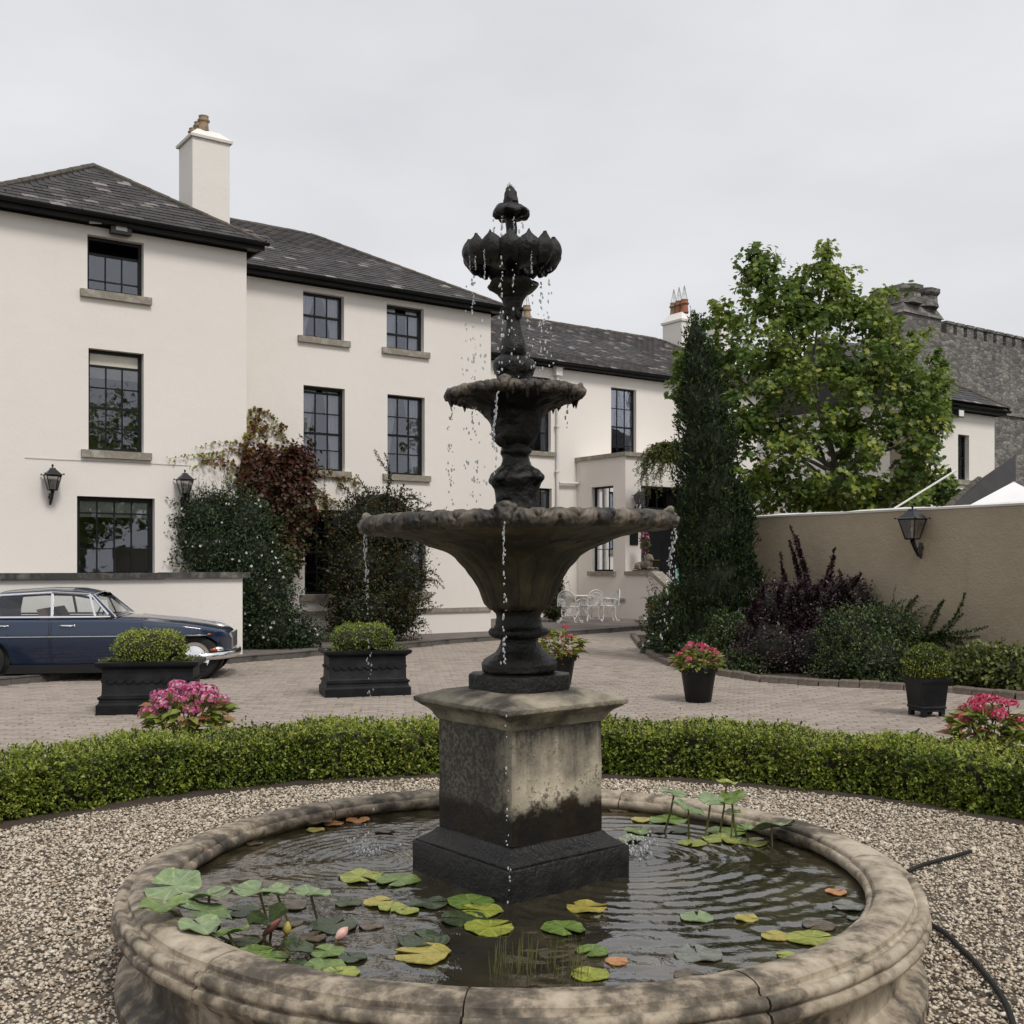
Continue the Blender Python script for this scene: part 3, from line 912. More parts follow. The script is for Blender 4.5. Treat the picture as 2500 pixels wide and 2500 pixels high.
# steps with flank wall and sloping coping, running out from the porch front
stp = empty('entrance_steps', (OP[0], OP[1], 0), ROT_H, 'stone entrance steps with cream flank wall and sloping coping by the porch', 'steps')
zl = 1.52 - .11
mb = MB()
prof = [(0.0, 0.0), (0.0, zl), (-1.17, zl), (-2.75, 0.42), (-2.75, 0.0)]
mb.add([(0.0, y - .004, z) for y, z in prof] + [(0.3, y - .004, z) for y, z in prof], [(0, 1, 2, 3, 4), (9, 8, 7, 6, 5)] + [(i, 5 + i, 5 + (i + 1) % 5, (i + 1) % 5) for i in range(5)])
mb.build('flank_wall', M['cream'], stp)
mb = MB()
mb.add([(x, y - .006, z) for x in (-.06, .36) for y, z in ((0, zl + .002), (0, zl + .12), (-1.2, zl + .12), (-2.82, .5), (-2.82, .38), (-1.17, zl + .002))],
       [(0, 1, 2, 3, 4, 5), (11, 10, 9, 8, 7, 6)] + [(i, 6 + i, 6 + (i + 1) % 6, (i + 1) % 6) for i in range(6)])
mb.build('coping', M['sill'], stp)
mb = MB(); mb.bx(.3, 3.2, -1.17, -.005, 0, .93); mb.build('landing', M['sill'], stp)
for k in range(6):
    MB().bx(.3, 3.2, -1.17 - .29 * (k + 1), -1.172 - .29 * k, 0, .93 - .155 * (k + 1) + .001).build('step', M['sill'], stp)
mb = MB()
mb.add([(3.2, y - .004, z) for y, z in prof] + [(3.5, y - .004, z) for y, z in prof], [(0, 1, 2, 3, 4), (9, 8, 7, 6, 5)] + [(i, 5 + i, 5 + (i + 1) % 5, (i + 1) % 5) for i in range(5)])
mb.build('flank_wall', M['cream'], stp)

# ---------- chimneys
def u_pt(px, Y): return Vector(((px - CX) / F * Y, Y, 0))
def chim(px0, pxc, px1, Y, name, label, py_top, py_cap, pots, z0=7.0, mcap='cream', depth=None):
    """left face px0..pxc, front face pxc..px1 (front corner pxc at depth Y)"""
    C = u_pt(pxc, Y)
    w = at_px((C.x, C.y), px1)[0]
    k = (px0 - CX) / F; dv = -UN
    s_ = (C.x - k * C.y) / (k * dv.y - dv.x) if depth is None else depth
    ctr = C + UX * (w / 2) - UN * (s_ / 2)
    z1 = EYE + (HY - py_top) / F * Y
    ch = EYE + (HY - py_cap) / F * Y - z1
    return chimney(name, ctr, ROT_H, w, s_, z0, z1, ch, pots(w, s_), label, mcap=mcap)
chim(437, 470, 561, 24.2, 'chimney_stack', 'tall cream chimney stack with three buff pots above the pyramid roof', 332, 303,
     lambda w, d: [(-.1 * w, -d * .22, .115, .34, 'pot_buff', False), (-.1 * w, d * .12, .11, .3, 'pot_buff', False), (-.1 * w, d * .5, .11, .27, 'pot_buff', False)], mcap='cream')
chim(1296, 1302, 1326, 40.5, 'chimney_stack', 'low white chimney with buff pots seen just beside the fountain stem', 783, 773,
     lambda w, d: [(-.32 * w, -d * .3, .15, .52, 'pot_buff', True), (-.32 * w, d * .05, .15, .5, 'pot_buff', True), (-.32 * w, d * .4, .14, .48, 'pot_buff', True)], depth=2.6, mcap='cream')
chim(1618, 1664, 1700, 41.5, 'chimney_stack', 'rounded cream chimney with three red pots above the cypress tree', 783, 758,
     lambda w, d: [(-.05 * w, -d * .3, .15, .5, 'pot_red', True), (-.05 * w, -d * .02, .15, .5, 'pot_red', True), (-.05 * w, d * .26, .15, .48, 'pot_buff', True)], mcap='cream')
chim(1727, 1760, 1790, 47, 'chimney_stack', 'cream chimney with a single red pot half hidden by maple leaves', 787, 770,
     lambda w, d: [(-.1 * w, 0, .19, .5, 'pot_red', False)], mcap='cream')

# ---------- low wall in front of the nearest wing
OW = gp(592, 1597, 0.115)
OWt = (OW.x, OW.y)
lw_ = empty('forecourt_wall', (OW.x, OW.y, 0), ROT_H, 'low cream wall with dark stone coping behind the blue car', 'wall')
zW = 1.56
MB().bx(-9.5, 0, 0, .3, 0, zW - .1).build('wall', M['cream'], lw_)
x = .12
for k in range(7):
    ln = (1.5, 1.35, 1.6, 1.4, 1.5, 1.4, 1.3)[k]
    MB().bx(x - ln + .006, x, -.07, .37, zW - .098, zW + .0).build('coping_stone', M['coping_dark'], lw_, loc=(0, 0, random.uniform(-.004, .004)))
    x -= ln

# ---------- brown garden wall at the end of the drive
GW = u_pt(2245, 16.5)
rzg = math.atan2(-UN.y, -UN.x)
gw = empty('garden_wall', (GW.x, GW.y, 0), rzg, 'brown rendered garden wall with pale capping and a lantern on it', 'wall')
MB().bx(-22, 4.6, -.3, 0, 0, 2.5).build('wall', M['brown_wall'], gw)
mb = MB(); A = []
for x in np.linspace(-22, 4.6, 100):
    z = 2.502; dz = .008 * math.sin(x * 3.1) + .006 * math.sin(x * 7.7)
    A.append([(x, .012, z), (x, .02 + dz, z + .03), (x, -.05, z + .05 + dz), (x, -.25, z + .05 + dz), (x, -.32, z + .03), (x, -.31, z)])
mb.grid(np.array(A), flip=False)
mb.build('capping', M['white_paint'], gw, smooth=True, angle=60)

# ---------- house on the far side of the wall
HO = u_pt(2294, 30.0)
hh = empty('house', (HO.x, HO.y, 0), ROT_H, 'small white house with slate roof behind the maple tree and garden wall', 'house')
HOt = (HO.x, HO.y)
zHe = tz(HOt, 2340, 997)[1]
oH = [op(HOt, 2339, 2366, 1060, 1171)]
LH = at_px(HOt, 2428)[0]
mb = MB()
openings_wall(mb, -1.7, LH, 0, zHe, oH, depth=.2)
mb.add([(LH, 0, 0), (LH, 5, 0), (LH, 5, zHe), (LH, 0, zHe)], [(0, 1, 2, 3)])
mb.add([(-1.7, 0, 0), (-1.7, 5, 0), (-1.7, 5, zHe), (-1.7, 0, zHe)], [(3, 2, 1, 0)])
mb.build('wall', M['cream'], hh)
window(hh, *oH[0], 2, [1, 1, 1, 1], sash=1, curtain=.3)
MB().bx(-1.6, LH - .1, 1.1, 1.15, 0, zHe).build('room_shade_panel', M['room_shade'], hh)
mb = MB(); zr_ = zHe + 2.0
e = [(-2, -.3, zHe + .12), (LH + .3, -.3, zHe + .12), (LH + .3, 5.3, zHe + .12), (-2, 5.3, zHe + .12), (max(LH - 2.4, -1.0), 2.5, zr_), (-1.9, 2.5, zr_)]
mb.add(e, [(0, 1, 4, 5), (1, 2, 4), (2, 3, 5, 4), (3, 2, 1, 0), (0, 5, 3)])
mb.build('roof', M['slate_bed'], hh)
slates(hh, -2, LH + .3, -.3, zHe + .12, -2, max(LH - 2.4, -1.0), 2.5, zr_, 300, lambda x, y, z: x > -1.6)
hip_line(hh, e[1], e[4])
eaves(hh, -1.7, LH, zHe - .05, .25)
fl = empty('floodlight', (0, 0, 0), ROT_H, 'small floodlight on the white house wall under the eaves', 'floodlight')
t_, z_ = tz(HOt, 2318, 1010); p = HO + UX * t_; fl.location = (p.x, p.y, z_)
MB().bx(-.05, .05, -.22, -.002, -.03, .03).bx(-.14, .14, -.36, -.2, -.14, .08).build('housing', M['iron'], fl)
MB().bx(-.11, .11, -.368, -.362, -.11, .05).build('lens', M['bulb'], fl)

# brick stack beside that house, rendered below
M['brick'] = rnd_mat('old_brick', [(0, (.2, .085, .05)), (.4, (.28, .12, .07)), (.7, (.33, .2, .13)), (1, (.42, .33, .26))], .9, 0, .2, .4, 30, .3, 4)
M['mortar'] = mat('mortar', [(.36, .31, .25), (.28, .24, .2)], 6, .95, .3)
bs = empty('brick_stack', tuple(u_pt(2222, 27.5)), ROT_H, 'red brick chimney breast with brown render below, beside the maple leaves', 'chimney')
bw = .72
MB().bx(0, bw, 0, .6, 0, 3.3).build('rendered_base', M['brown_wall'], bs)
MB().bx(.012, bw - .012, .012, .6, 3.3, 5.5).build('core', M['mortar'], bs)
bk = MB().bx(-.104, .104, -.05, .05, -.032, .032).mesh('brick', M['brick'])
for r in range(29):
    for c in range(-1, 4):
        x = .11 + c * .225 + (.1125 if r % 2 else 0)
        if x < .1 or x > bw - .09: continue
        o = link('brick', bk, bs, (x, .055 + random.uniform(-.006, .006), 3.34 + r * .075))
mb = MB(); mb.bx(-.06, bw + .06, -.06, .66, 5.5, 5.6); mb.build('chimney_cap', M['sill'], bs)

# lean-to roof and white canopy just above the wall
lr = empty('lean_to_roof', tuple(u_pt(2300, 21.5)), ROT_H, 'low slate lean-to roof showing above the garden wall', 'roof')
p0 = lambda px, py, Y: (pd(px, py, Y) - Vector(lr.location))
Ri = Matrix.Rotation(-ROT_H, 4, 'Z')
v = [Ri @ p0(px, py, Y) for px, py, Y in ((2300, 1252, 21.5), (2480, 1270, 22.5), (2480, 1110, 24.5), (2390, 1172, 23.6))]
mb = MB(); mb.add(v + [q - Vector((0, 0, .12)) for q in v], [(0, 1, 2, 3), (7, 6, 5, 4), (0, 4, 5, 1), (1, 5, 6, 2), (2, 6, 7, 3), (3, 7, 4, 0)])
mb.build('roof_slope', M['slate_bed'], lr)
nr_ = (v[1] - v[0]).cross(v[3] - v[0]).normalized()
ex_ = (v[1] - v[0]).normalized(); ey_ = nr_.cross(ex_)
B4 = Matrix((ex_, ey_, nr_)).transposed().to_4x4()
hip_line(lr, v[0], v[3], .09)
cn = empty('canopy', tuple(u_pt(2420, 19.6)), 0, 'white canvas canopy corner showing above the garden wall', 'canopy')
q = [pd(px, py, Y) - Vector(cn.location) for px, py, Y in ((2345, 1245, 19.2), (2600, 1245, 19.2), (2475, 1176, 20.0), (2420, 1250, 21.5), (2620, 1250, 21.5))]
mb = MB(); mb.add(q + [w_ - Vector((0, 0, .02)) for w_ in q], [(0, 1, 2), (1, 4, 2), (4, 3, 2), (3, 0, 2), (7, 6, 5), (7, 9, 6), (7, 8, 9), (7, 5, 8)])
mb.build('canvas', mat('white_canvas', [(.8, .8, .8), (.74, .74, .75)], 2, .8), cn)
MB().tube([q[2], (q[2].x, q[2].y, -.0)], .03, 8).build('pole', M['white_paint'], cn)
po = MB(); a, b_ = pd(2183, 1242, 17.9), pd(2335, 1148, 18.4)
po.tube([a, b_], .018, 6)
tag(po.build('canopy_pole', M['white_paint']), 'thin slanting white pole rising from behind the garden wall', 'pole')

# ---------- castle far behind
m, nt, N, L, b = new_mat('castle_stone')
tc = N.new('ShaderNodeTexCoord').outputs['Object']
vo = N.new('ShaderNodeTexVoronoi'); vo.inputs['Scale'].default_value = 3.0; vo.feature = 'DISTANCE_TO_EDGE'
vc = N.new('ShaderNodeTexVoronoi'); vc.inputs['Scale'].default_value = 3.0
mp = N.new('ShaderNodeMapping'); mp.inputs['Scale'].default_value = (1, 1, 2.2)
L.new(tc, mp.inputs['Vector']); L.new(mp.outputs['Vector'], vo.inputs['Vector']); L.new(mp.outputs['Vector'], vc.inputs['Vector'])
sp = N.new('ShaderNodeSeparateColor'); L.new(vc.outputs['Color'], sp.inputs['Color'])
r1 = ramp_node(N, [(0, (.115, .108, .104)), (.5, (.18, .17, .163)), (1, (.28, .262, .25))]); L.new(sp.outputs[0], r1.inputs['Fac'])
r2 = ramp_node(N, [(0.0, (.35, .35, .35)), (.06, (1, 1, 1))]); L.new(vo.outputs['Distance'], r2.inputs['Fac'])
mx = N.new('ShaderNodeMix'); mx.data_type = 'RGBA'; mx.blend_type = 'MULTIPLY'; mx.inputs[0].default_value = 1
L.new(r1.outputs['Color'], mx.inputs[6]); L.new(r2.outputs['Color'], mx.inputs[7])
ns = noise_node(N, L, tc, .5, 5); r3 = ramp_node(N, [(.3, (.7, .7, .7)), (.7, (1.2, 1.17, 1.12))]); L.new(ns.outputs['Fac'], r3.inputs['Fac'])
m2 = N.new('ShaderNodeMix'); m2.data_type = 'RGBA'; m2.blend_type = 'MULTIPLY'; m2.inputs[0].default_value = 1
L.new(mx.outputs[2], m2.inputs[6]); L.new(r3.outputs['Color'], m2.inputs[7])
L.new(m2.outputs[2], b.inputs['Base Color']); b.inputs['Roughness'].default_value = .95
bp = N.new('ShaderNodeBump'); bp.inputs['Strength'].default_value = .8; bp.inputs['Distance'].default_value = .05
L.new(vo.outputs['Distance'], bp.inputs['Height']); L.new(bp.outputs['Normal'], b.inputs['Normal'])
M['castle'] = m
YC = 52.0
cs = empty('castle', tuple(u_pt(2210, YC)), ROT_H, 'grey stone castle with battlements and a tall chimney beyond the trees', 'castle')
CO = (cs.location.x, cs.location.y)
zb_ = tz(CO, 2315, 815)[1]
t1 = at_px(CO, 2640)[0]; t00 = at_px(CO, 2272, 0)[0]
mb = MB(); mb.bx(t00, t1, 0, 6, 0, zb_); mb.bx(t00 + .1, t1, -.12, -.002, zb_ - 3.6, zb_ - 3.45)
mb.build('wall', M['castle'], cs)
tg = at_px(CO, 2130)[0]
mb = MB(); mb.add([(tg, .5, 0), (t00, .5, 0), (t00, .5, zb_ + .1), (tg, .5, zb_ - 3), (tg, 6, 0), (t00, 6, 0), (t00, 6, zb_ + .1), (tg, 6, zb_ - 3)],
                  [(0, 1, 2, 3), (7, 6, 5, 4), (3, 2, 6, 7), (1, 5, 6, 2), (0, 3, 7, 4)])
mb.build('gable_wall', M['castle'], cs)
x = at_px(CO, 2311)[0]
k = 0
while x < t1 - .8:
    mb = MB(); mb.bx(x, x + .55, 0, .5, zb_ + .002, zb_ + .5).bx(x - .06, x + .61, -.06, .56, zb_ + .5, zb_ + .62)
    mb.build('merlon', M['castle'], cs); x += .86 if k % 1 == 0 else .9; k += 1
ct0, ct1 = at_px(CO, 2206, -.6)[0], at_px(CO, 2298, -.6)[0]
zc1, zc2 = tz(CO, 2250, 782)[1], tz(CO, 2250, 716)[1]
mb = MB(); mb.bx(ct0, ct1, -.6, 1.3, 0, zc1)
mb.add([(ct0 - .1, -.7, zc1), (ct1 + .1, -.7, zc1), (ct1 + .1, 1.4, zc1), (ct0 - .1, 1.4, zc1), (ct0 + .15, -.45, zc1 + .5), (ct1 - .15, -.45, zc1 + .5), (ct1 - .15, 1.15, zc1 + .5), (ct0 + .15, 1.15, zc1 + .5)],
       [(3, 2, 1, 0), (4, 5, 6, 7), (0, 1, 5, 4), (1, 2, 6, 5), (2, 3, 7, 6), (3, 0, 4, 7)])
ch = mb.build('chimney_base', M['castle'], cs)
w3 = (ct1 - ct0 - .3) / 2
for k in range(2):
    for j in range(2):
        cx, cy = ct0 + .15 + w3 * (k + .5), -.1 + j * .85
        mb = MB(); mb.lathe([(w3 * .6, zc1 + .5), (w3 * .56, zc1 + .7), (w3 * .54, zc2 - .3), (w3 * .64, zc2 - .15), (w3 * .64, zc2 + .05), (w3 * .4, zc2 + .05)], 8, M=Matrix.Translation((cx, cy, 0)) @ Matrix.Rotation(R(22.5), 4, 'Z'))
        mb.build('flue', M['castle'], ch)

# ================================================================== pool
WATER_Z = 0.35
m, nt, N, L, b = new_mat('pool_stone')
tc = N.new('ShaderNodeTexCoord').outputs['Object']
n1 = noise_node(N, L, tc, 3.2, 7, .6)
n2 = noise_node(N, L, tc, 14, 6, .65)
n3 = noise_node(N, L, tc, 1.1, 4, .5)
ad = N.new('ShaderNodeMath'); ad.operation = 'MULTIPLY_ADD'; ad.inputs[1].default_value = .8
L.new(n2.outputs['Fac'], ad.inputs[0]); L.new(n1.outputs['Fac'], ad.inputs[2])
ad2 = N.new('ShaderNodeMath'); ad2.operation = 'MULTIPLY_ADD'; ad2.inputs[1].default_value = .55
L.new(n3.outputs['Fac'], ad2.inputs[0]); L.new(ad.outputs[0], ad2.inputs[2])
r_ = ramp_node(N, [(.74, (.035, .030, .024)), (.9, (.085, .072, .056)), (1.0, (.17, .145, .11)), (1.09, (.36, .305, .225)), (1.0, (.36, .305, .225))])
el = r_.color_ramp.elements
mr = N.new('ShaderNodeMapRange'); mr.inputs['From Min'].default_value = .69; mr.inputs['From Max'].default_value = 1.53
L.new(ad2.outputs[0], mr.inputs['Value'])
for e_, (p_, c_) in zip(el, [(.2, (.028, .024, .02)), (.42, (.085, .07, .052)), (.52, (.16, .13, .095)), (.64, (.33, .272, .197)), (.88, (.5, .43, .335))]):
    e_.position = p_; e_.color = (*c_, 1)
L.new(mr.outputs['Result'], r_.inputs['Fac']); L.new(r_.outputs['Color'], b.inputs['Base Color'])
b.inputs['Roughness'].default_value = .72
bp = N.new('ShaderNodeBump'); bp.inputs['Strength'].default_value = .5; bp.inputs['Distance'].default_value = .008
L.new(n2.outputs['Fac'], bp.inputs['Height']); L.new(bp.outputs['Normal'], b.inputs['Normal'])
M['pool_stone'] = m
M['wet_wall'] = mat('wet_stone', [(.03, .024, .016), (.06, .046, .028), (.11, .085, .055)], 6, .5, .6, 25)

pool = empty('fountain_pool', tuple(PC), 0, 'round stone pool with moulded coping surrounded by gravel and hedge', 'pool')
prof = [(1.4104, 0.2920), (1.4104, 0.3520), (1.3930, 0.3580), (1.3810, 0.3720), (1.3780, 0.3880), (1.3840, 0.4020), (1.3961, 0.4080), (1.4051, 0.4040), (1.4073, 0.4180), (1.4156, 0.4260), (1.4442, 0.4330), (1.4818, 0.4350), (1.5270, 0.4290), (1.5480, 0.4190),
        (1.5503, 0.4020), (1.5601, 0.3960), (1.5706, 0.4020), (1.5842, 0.4050), (1.5977, 0.3990), (1.6037, 0.3840), (1.5992, 0.3700), (1.5887, 0.3630), (1.5917, 0.3580), (1.6052, 0.3550), (1.6120, 0.3400), (1.6052, 0.3220), (1.5872, 0.3140), (1.5684, 0.3120), (1.5608, 0.2970), (1.5420, 0.2720), (1.5195, 0.2570)]
NST = 11
for k in range(NST):
    a0 = R(100) + k * 2 * math.pi / NST + .0025 + random.uniform(-.01, .01) * (k > 0) * 0
    a1 = a0 + 2 * math.pi / NST - .005
    A = []
    for t in np.linspace(a0, a1, 19):
        A.append([(r * math.cos(t), r * math.sin(t), z) for r, z in prof])
    mb = MB(); mb.grid(np.array(A), flip=False)
    n_ = len(prof)
    mb.f.append(list(range(n_))); mb.m.append(0)
    mb.f.append(list(reversed(range(mb.n - n_, mb.n)))); mb.m.append(0)
    roughen(mb, .004, 9, k * 3.1)
    o = mb.build('coping_stone', M['pool_stone'], pool, smooth=True, angle=50)
    o.location.z = random.uniform(-.004, .002)
mb = MB(); mb.lathe([(1.60, 0), (1.60, .10), (1.57, .13), (1.53, .14), (1.51, .16), (1.51, .27)], 96, cap=False)
roughen(mb, .006, 7); mb.build('outer_wall', M['pool_stone'], pool, smooth=True)
mb = MB(); mb.lathe([(1.412, .03), (1.412, .30)], 96, cap=False); mb.build('inner_wall', M['wet_wall'], pool, smooth=True)
mb = MB(); mb.lathe([(0.01, .035), (1.45, .035)], 64, cap=False); mb.build('pool_floor', M['wet_wall'], pool)

# water with ripples spreading from where the jets fall
m, nt, N, L, b = new_mat('pond_water')
b.inputs['Base Color'].default_value = (.026, .022, .011, 1)
tc = N.new('ShaderNodeTexCoord').outputs['Object']
n1 = noise_node(N, L, tc, 2.6, 6)
r_ = ramp_node(N, [(.3, (.010, .009, .005)), (.52, (.030, .025, .013)), (.72, (.075, .06, .032))])
L.new(n1.outputs['Fac'], r_.inputs['Fac']); L.new(r_.outputs['Color'], b.inputs['Base Color'])
b.inputs['Roughness'].default_value = .02
b.inputs['IOR'].default_value = 2.3
nb = noise_node(N, L, tc, 26, 3)
bp = N.new('ShaderNodeBump'); bp.inputs['Strength'].default_value = .22; bp.inputs['Distance'].default_value = .01
L.new(nb.outputs['Fac'], bp.inputs['Height']); L.new(bp.outputs['Normal'], b.inputs['Normal'])
M['water'] = m
nr, nt_ = 230, 460
rr = np.linspace(0, 1.411, nr); tt = np.linspace(0, 2 * math.pi, nt_, endpoint=False)
RR, TT = np.meshgrid(rr, tt, indexing='ij')
WX, WY = RR * np.cos(TT), RR * np.sin(TT)
WZ = np.zeros_like(WX)
def drip(px, py): g = gp(px, py, WATER_Z) - PC; return g.x, g.y
srcs = [(*drip(905, 2095), .0024, .055, .4), (*drip(1570, 2090), .0046, .085, .62), (*drip(1245, 2250), .0009, .06, .4), (*drip(640, 2122), .0011, .045, .10), (*drip(830, 2040), .0007, .05, .2),
        (*drip(1500, 2360), .0010, .11, .5), (*drip(980, 2030), .0008, .05, .3)]
for sx, sy, amp, wl_n, fall in srcs:
    d = np.hypot(WX - sx, WY - sy)
    jit = .02 * np.sin(3 * np.arctan2(WY - sy, WX - sx) + sx * 9)
    WZ += amp * np.sin((d + jit) * 2 * math.pi / wl_n) * np.exp(-d / fall) * np.minimum(1, d / .04)
for k in range(26):
    a = rng.uniform(0, 6.283); wv = rng.uniform(.06, .3)
    WZ += .00026 * (wv / .12) * np.sin((WX * math.cos(a) + WY * math.sin(a)) * 6.283 / wv + rng.uniform(0, 6.28))
mb = MB(); mb.grid(np.stack([WX, WY, WZ], 2), wrap_v=True, flip=False)
tag(mb.build('water', M['water'], smooth=True, angle=180, loc=(PC.x, PC.y, WATER_Z)), kind='structure')

# ================================================================== fountain
FC = Vector((0.033, 4.71, 0))
FROT = math.atan2(0.416, 0.5086)
m, nt, N, L, b = new_mat('wet_dark_stone')
tc = N.new('ShaderNodeTexCoord').outputs['Object']
n1 = noise_node(N, L, tc, 5.5, 7, .62); n2 = noise_node(N, L, tc, 40, 6, .6)
r_ = ramp_node(N, [(.34, (.004, .0038, .0036)), (.54, (.010, .009, .0075)), (.68, (.026, .021, .014)), (.82, (.07, .057, .04))])
L.new(n1.outputs['Fac'], r_.inputs['Fac']); L.new(r_.outputs['Color'], b.inputs['Base Color'])
mr = N.new('ShaderNodeMapRange'); mr.inputs['From Min'].default_value = .3; mr.inputs['From Max'].default_value = .7; mr.inputs['To Min'].default_value = .16; mr.inputs['To Max'].default_value = .8
L.new(n1.outputs['Fac'], mr.inputs['Value']); L.new(mr.outputs['Result'], b.inputs['Roughness'])
b.inputs['Specular IOR Level'].default_value = .4
bp = N.new('ShaderNodeBump'); bp.inputs['Strength'].default_value = .8; bp.inputs['Distance'].default_value = .014
L.new(n2.outputs['Fac'], bp.inputs['Height']); L.new(bp.outputs['Normal'], b.inputs['Normal'])
M['wet_stone'] = m

m, nt, N, L, b = new_mat('lichened_rim_stone')
tc = N.new('ShaderNodeTexCoord').outputs['Object']
n1 = noise_node(N, L, tc, 7, 7, .65); n2 = noise_node(N, L, tc, 45, 6, .6)
r_ = ramp_node(N, [(.34, (.012, .010, .008)), (.48, (.05, .041, .032)), (.60, (.16, .13, .096)), (.76, (.3, .26, .21))])
L.new(n1.outputs['Fac'], r_.inputs['Fac']); L.new(r_.outputs['Color'], b.inputs['Base Color']); b.inputs['Roughness'].default_value = .55
bp = N.new('ShaderNodeBump'); bp.inputs['Strength'].default_value = .6; bp.inputs['Distance'].default_value = .008
L.new(n2.outputs['Fac'], bp.inputs['Height']); L.new(bp.outputs['Normal'], b.inputs['Normal'])
M['rim_stone'] = m

m, nt, N, L, b = new_mat('mossy_bowl_stone')
tc = N.new('ShaderNodeTexCoord').outputs['Object']
n1 = noise_node(N, L, tc, 5, 7, .62, stretch=(1, 1, .45)); n2 = noise_node(N, L, tc, 30, 6, .6)
r_ = ramp_node(N, [(.36, (.007, .006, .004)), (.48, (.028, .022, .012)), (.62, (.09, .07, .036)), (.78, (.19, .152, .086))])
L.new(n1.outputs['Fac'], r_.inputs['Fac']); L.new(r_.outputs['Color'], b.inputs['Base Color']); b.inputs['Roughness'].default_value = .6
bp = N.new('ShaderNodeBump'); bp.inputs['Strength'].default_value = .6; bp.inputs['Distance'].default_value = .01
L.new(n2.outputs['Fac'], bp.inputs['Height']); L.new(bp.outputs['Normal'], b.inputs['Normal'])
M['moss_stone'] = m

# pedestal: pale stone, lichen, black algae that climbs from the water and runs down from the cap; the left side is darker
m, nt, N, L, b = new_mat('stained_pedestal_stone')
tc = N.new('ShaderNodeTexCoord').outputs['Object']
n1 = noise_node(N, L, tc, 4.5, 6, .6)
rb = ramp_node(N, [(.30, (.13, .113, .09)), (.44, (.27, .235, .18)), (.56, (.48, .42, .31)), (.68, (.66, .58, .44))])
L.new(n1.outputs['Fac'], rb.inputs['Fac'])
sx = N.new('ShaderNodeSeparateXYZ'); L.new(tc, sx.inputs[0])
def math_n(op, a, b_=None, c_=None):
    q = N.new('ShaderNodeMath'); q.operation = op
    for i, v in enumerate((a, b_, c_)):
        if v is None: continue
        if isinstance(v, (int, float)): q.inputs[i].default_value = v
        else: L.new(v, q.inputs[i])
    return q.outputs[0]
n2 = noise_node(N, L, tc, 9, 8, .68)
n3 = noise_node(N, L, tc, 5, 5, .6, stretch=(2.4, 2.4, .35))
n4 = noise_node(N, L, tc, 60, 4, .7)
def smooth(v, lo, hi):
    q = N.new('ShaderNodeMapRange'); q.interpolation_type = 'SMOOTHSTEP'
    q.inputs['From Min'].default_value = lo; q.inputs['From Max'].default_value = hi
    L.new(v, q.inputs['Value']); return q.outputs['Result']
low = smooth(math_n('ADD', sx.outputs['Z'], math_n('MULTIPLY', n2.outputs['Fac'], -.22)), .60, .545)
r_low = low
# streaks running down from under the cap
hi_ = math_n('ADD', math_n('MULTIPLY', sx.outputs['Z'], 1.25), math_n('MULTIPLY', n3.outputs['Fac'], 1.0))
r_hi = smooth(hi_, 1.42, 1.82)
lf = math_n('ADD', math_n('MULTIPLY', sx.outputs['X'], -2.6), math_n('MULTIPLY', n2.outputs['Fac'], .9))
r_lf = smooth(lf, .42, .72)
speck = smooth(math_n('ADD', math_n('MULTIPLY', n4.outputs['Fac'], .6), math_n('MULTIPLY', n2.outputs['Fac'], .6)), .63, .70)
d1 = math_n('MAXIMUM', r_hi, r_lf)
d2 = math_n('MULTIPLY', d1, math_n('MULTIPLY_ADD', smooth(n4.outputs['Fac'], .42, .62), -.22, .97))
d3 = math_n('MAXIMUM', d2, math_n('MULTIPLY', speck, .7))
mx = N.new('ShaderNodeMix'); mx.data_type = 'RGBA'
mx.inputs[7].default_value = (.03, .028, .024, 1)
L.new(d3, mx.inputs[0]); L.new(rb.outputs['Color'], mx.inputs[6])
m2 = N.new('ShaderNodeMix'); m2.data_type = 'RGBA'
rl = ramp_node(N, [(.4, (.006, .005, .004)), (.6, (.018, .011, .006)), (.78, (.06, .032, .011))]); L.new(n2.outputs['Fac'], rl.inputs['Fac'])
L.new(r_low, m2.inputs[0]); L.new(mx.outputs[2], m2.inputs[6]); L.new(rl.outputs['Color'], m2.inputs[7])
L.new(m2.outputs[2], b.inputs['Base Color'])
ro = N.new('ShaderNodeMapRange'); ro.inputs['To Min'].default_value = .8; ro.inputs['To Max'].default_value = .35
L.new(r_low, ro.inputs['Value']); L.new(ro.outputs['Result'], b.inputs['Roughness'])
bp = N.new('ShaderNodeBump'); bp.inputs['Strength'].default_value = .5; bp.inputs['Distance'].default_value = .006
L.new(math_n('ADD', n4.outputs['Fac'], n2.outputs['Fac']), bp.inputs['Height']); L.new(bp.outputs['Normal'], b.inputs['Normal'])
M['pedestal'] = m
M['cap_stone'] = mat('cap_stone', [(.03, .028, .025), (.10, .088, .07), (.3, .262, .2), (.46, .4, .3)], 6, .6, .6, 35, detail=8, rough2=.8)

fn = empty('fountain', tuple(FC), 0, 'tall dark tiered stone fountain on a square pedestal in the pool', 'fountain')
Mq = Matrix.Rotation(FROT, 4, 'Z')
def sq_stack(mb, layers, sub=10, seed=0):
    """square mouldings: layers of (half side, z)"""
    A = []
    for h, z in layers:
        ring = []
        c = [(h, -h), (h, h), (-h, h), (-h, -h)]
        for k in range(4):
            a, b_ = c[k], c[(k + 1) % 4]
            for i in range(sub): ring.append((a[0] + (b_[0] - a[0]) * i / sub, a[1] + (b_[1] - a[1]) * i / sub, z))
        A.append(ring)
    mb.grid(np.array(A), wrap_v=True, flip=True, M=Mq)
    k = 4 * sub
    mb.f.append([mb.n - k + i for i in range(k)]); mb.m.append(0)
    mb.f.append([mb.n - len(layers) * k + i for i in reversed(range(k))]); mb.m.append(0)
    return mb
P_, D_h, C_h = .327, .245, .325
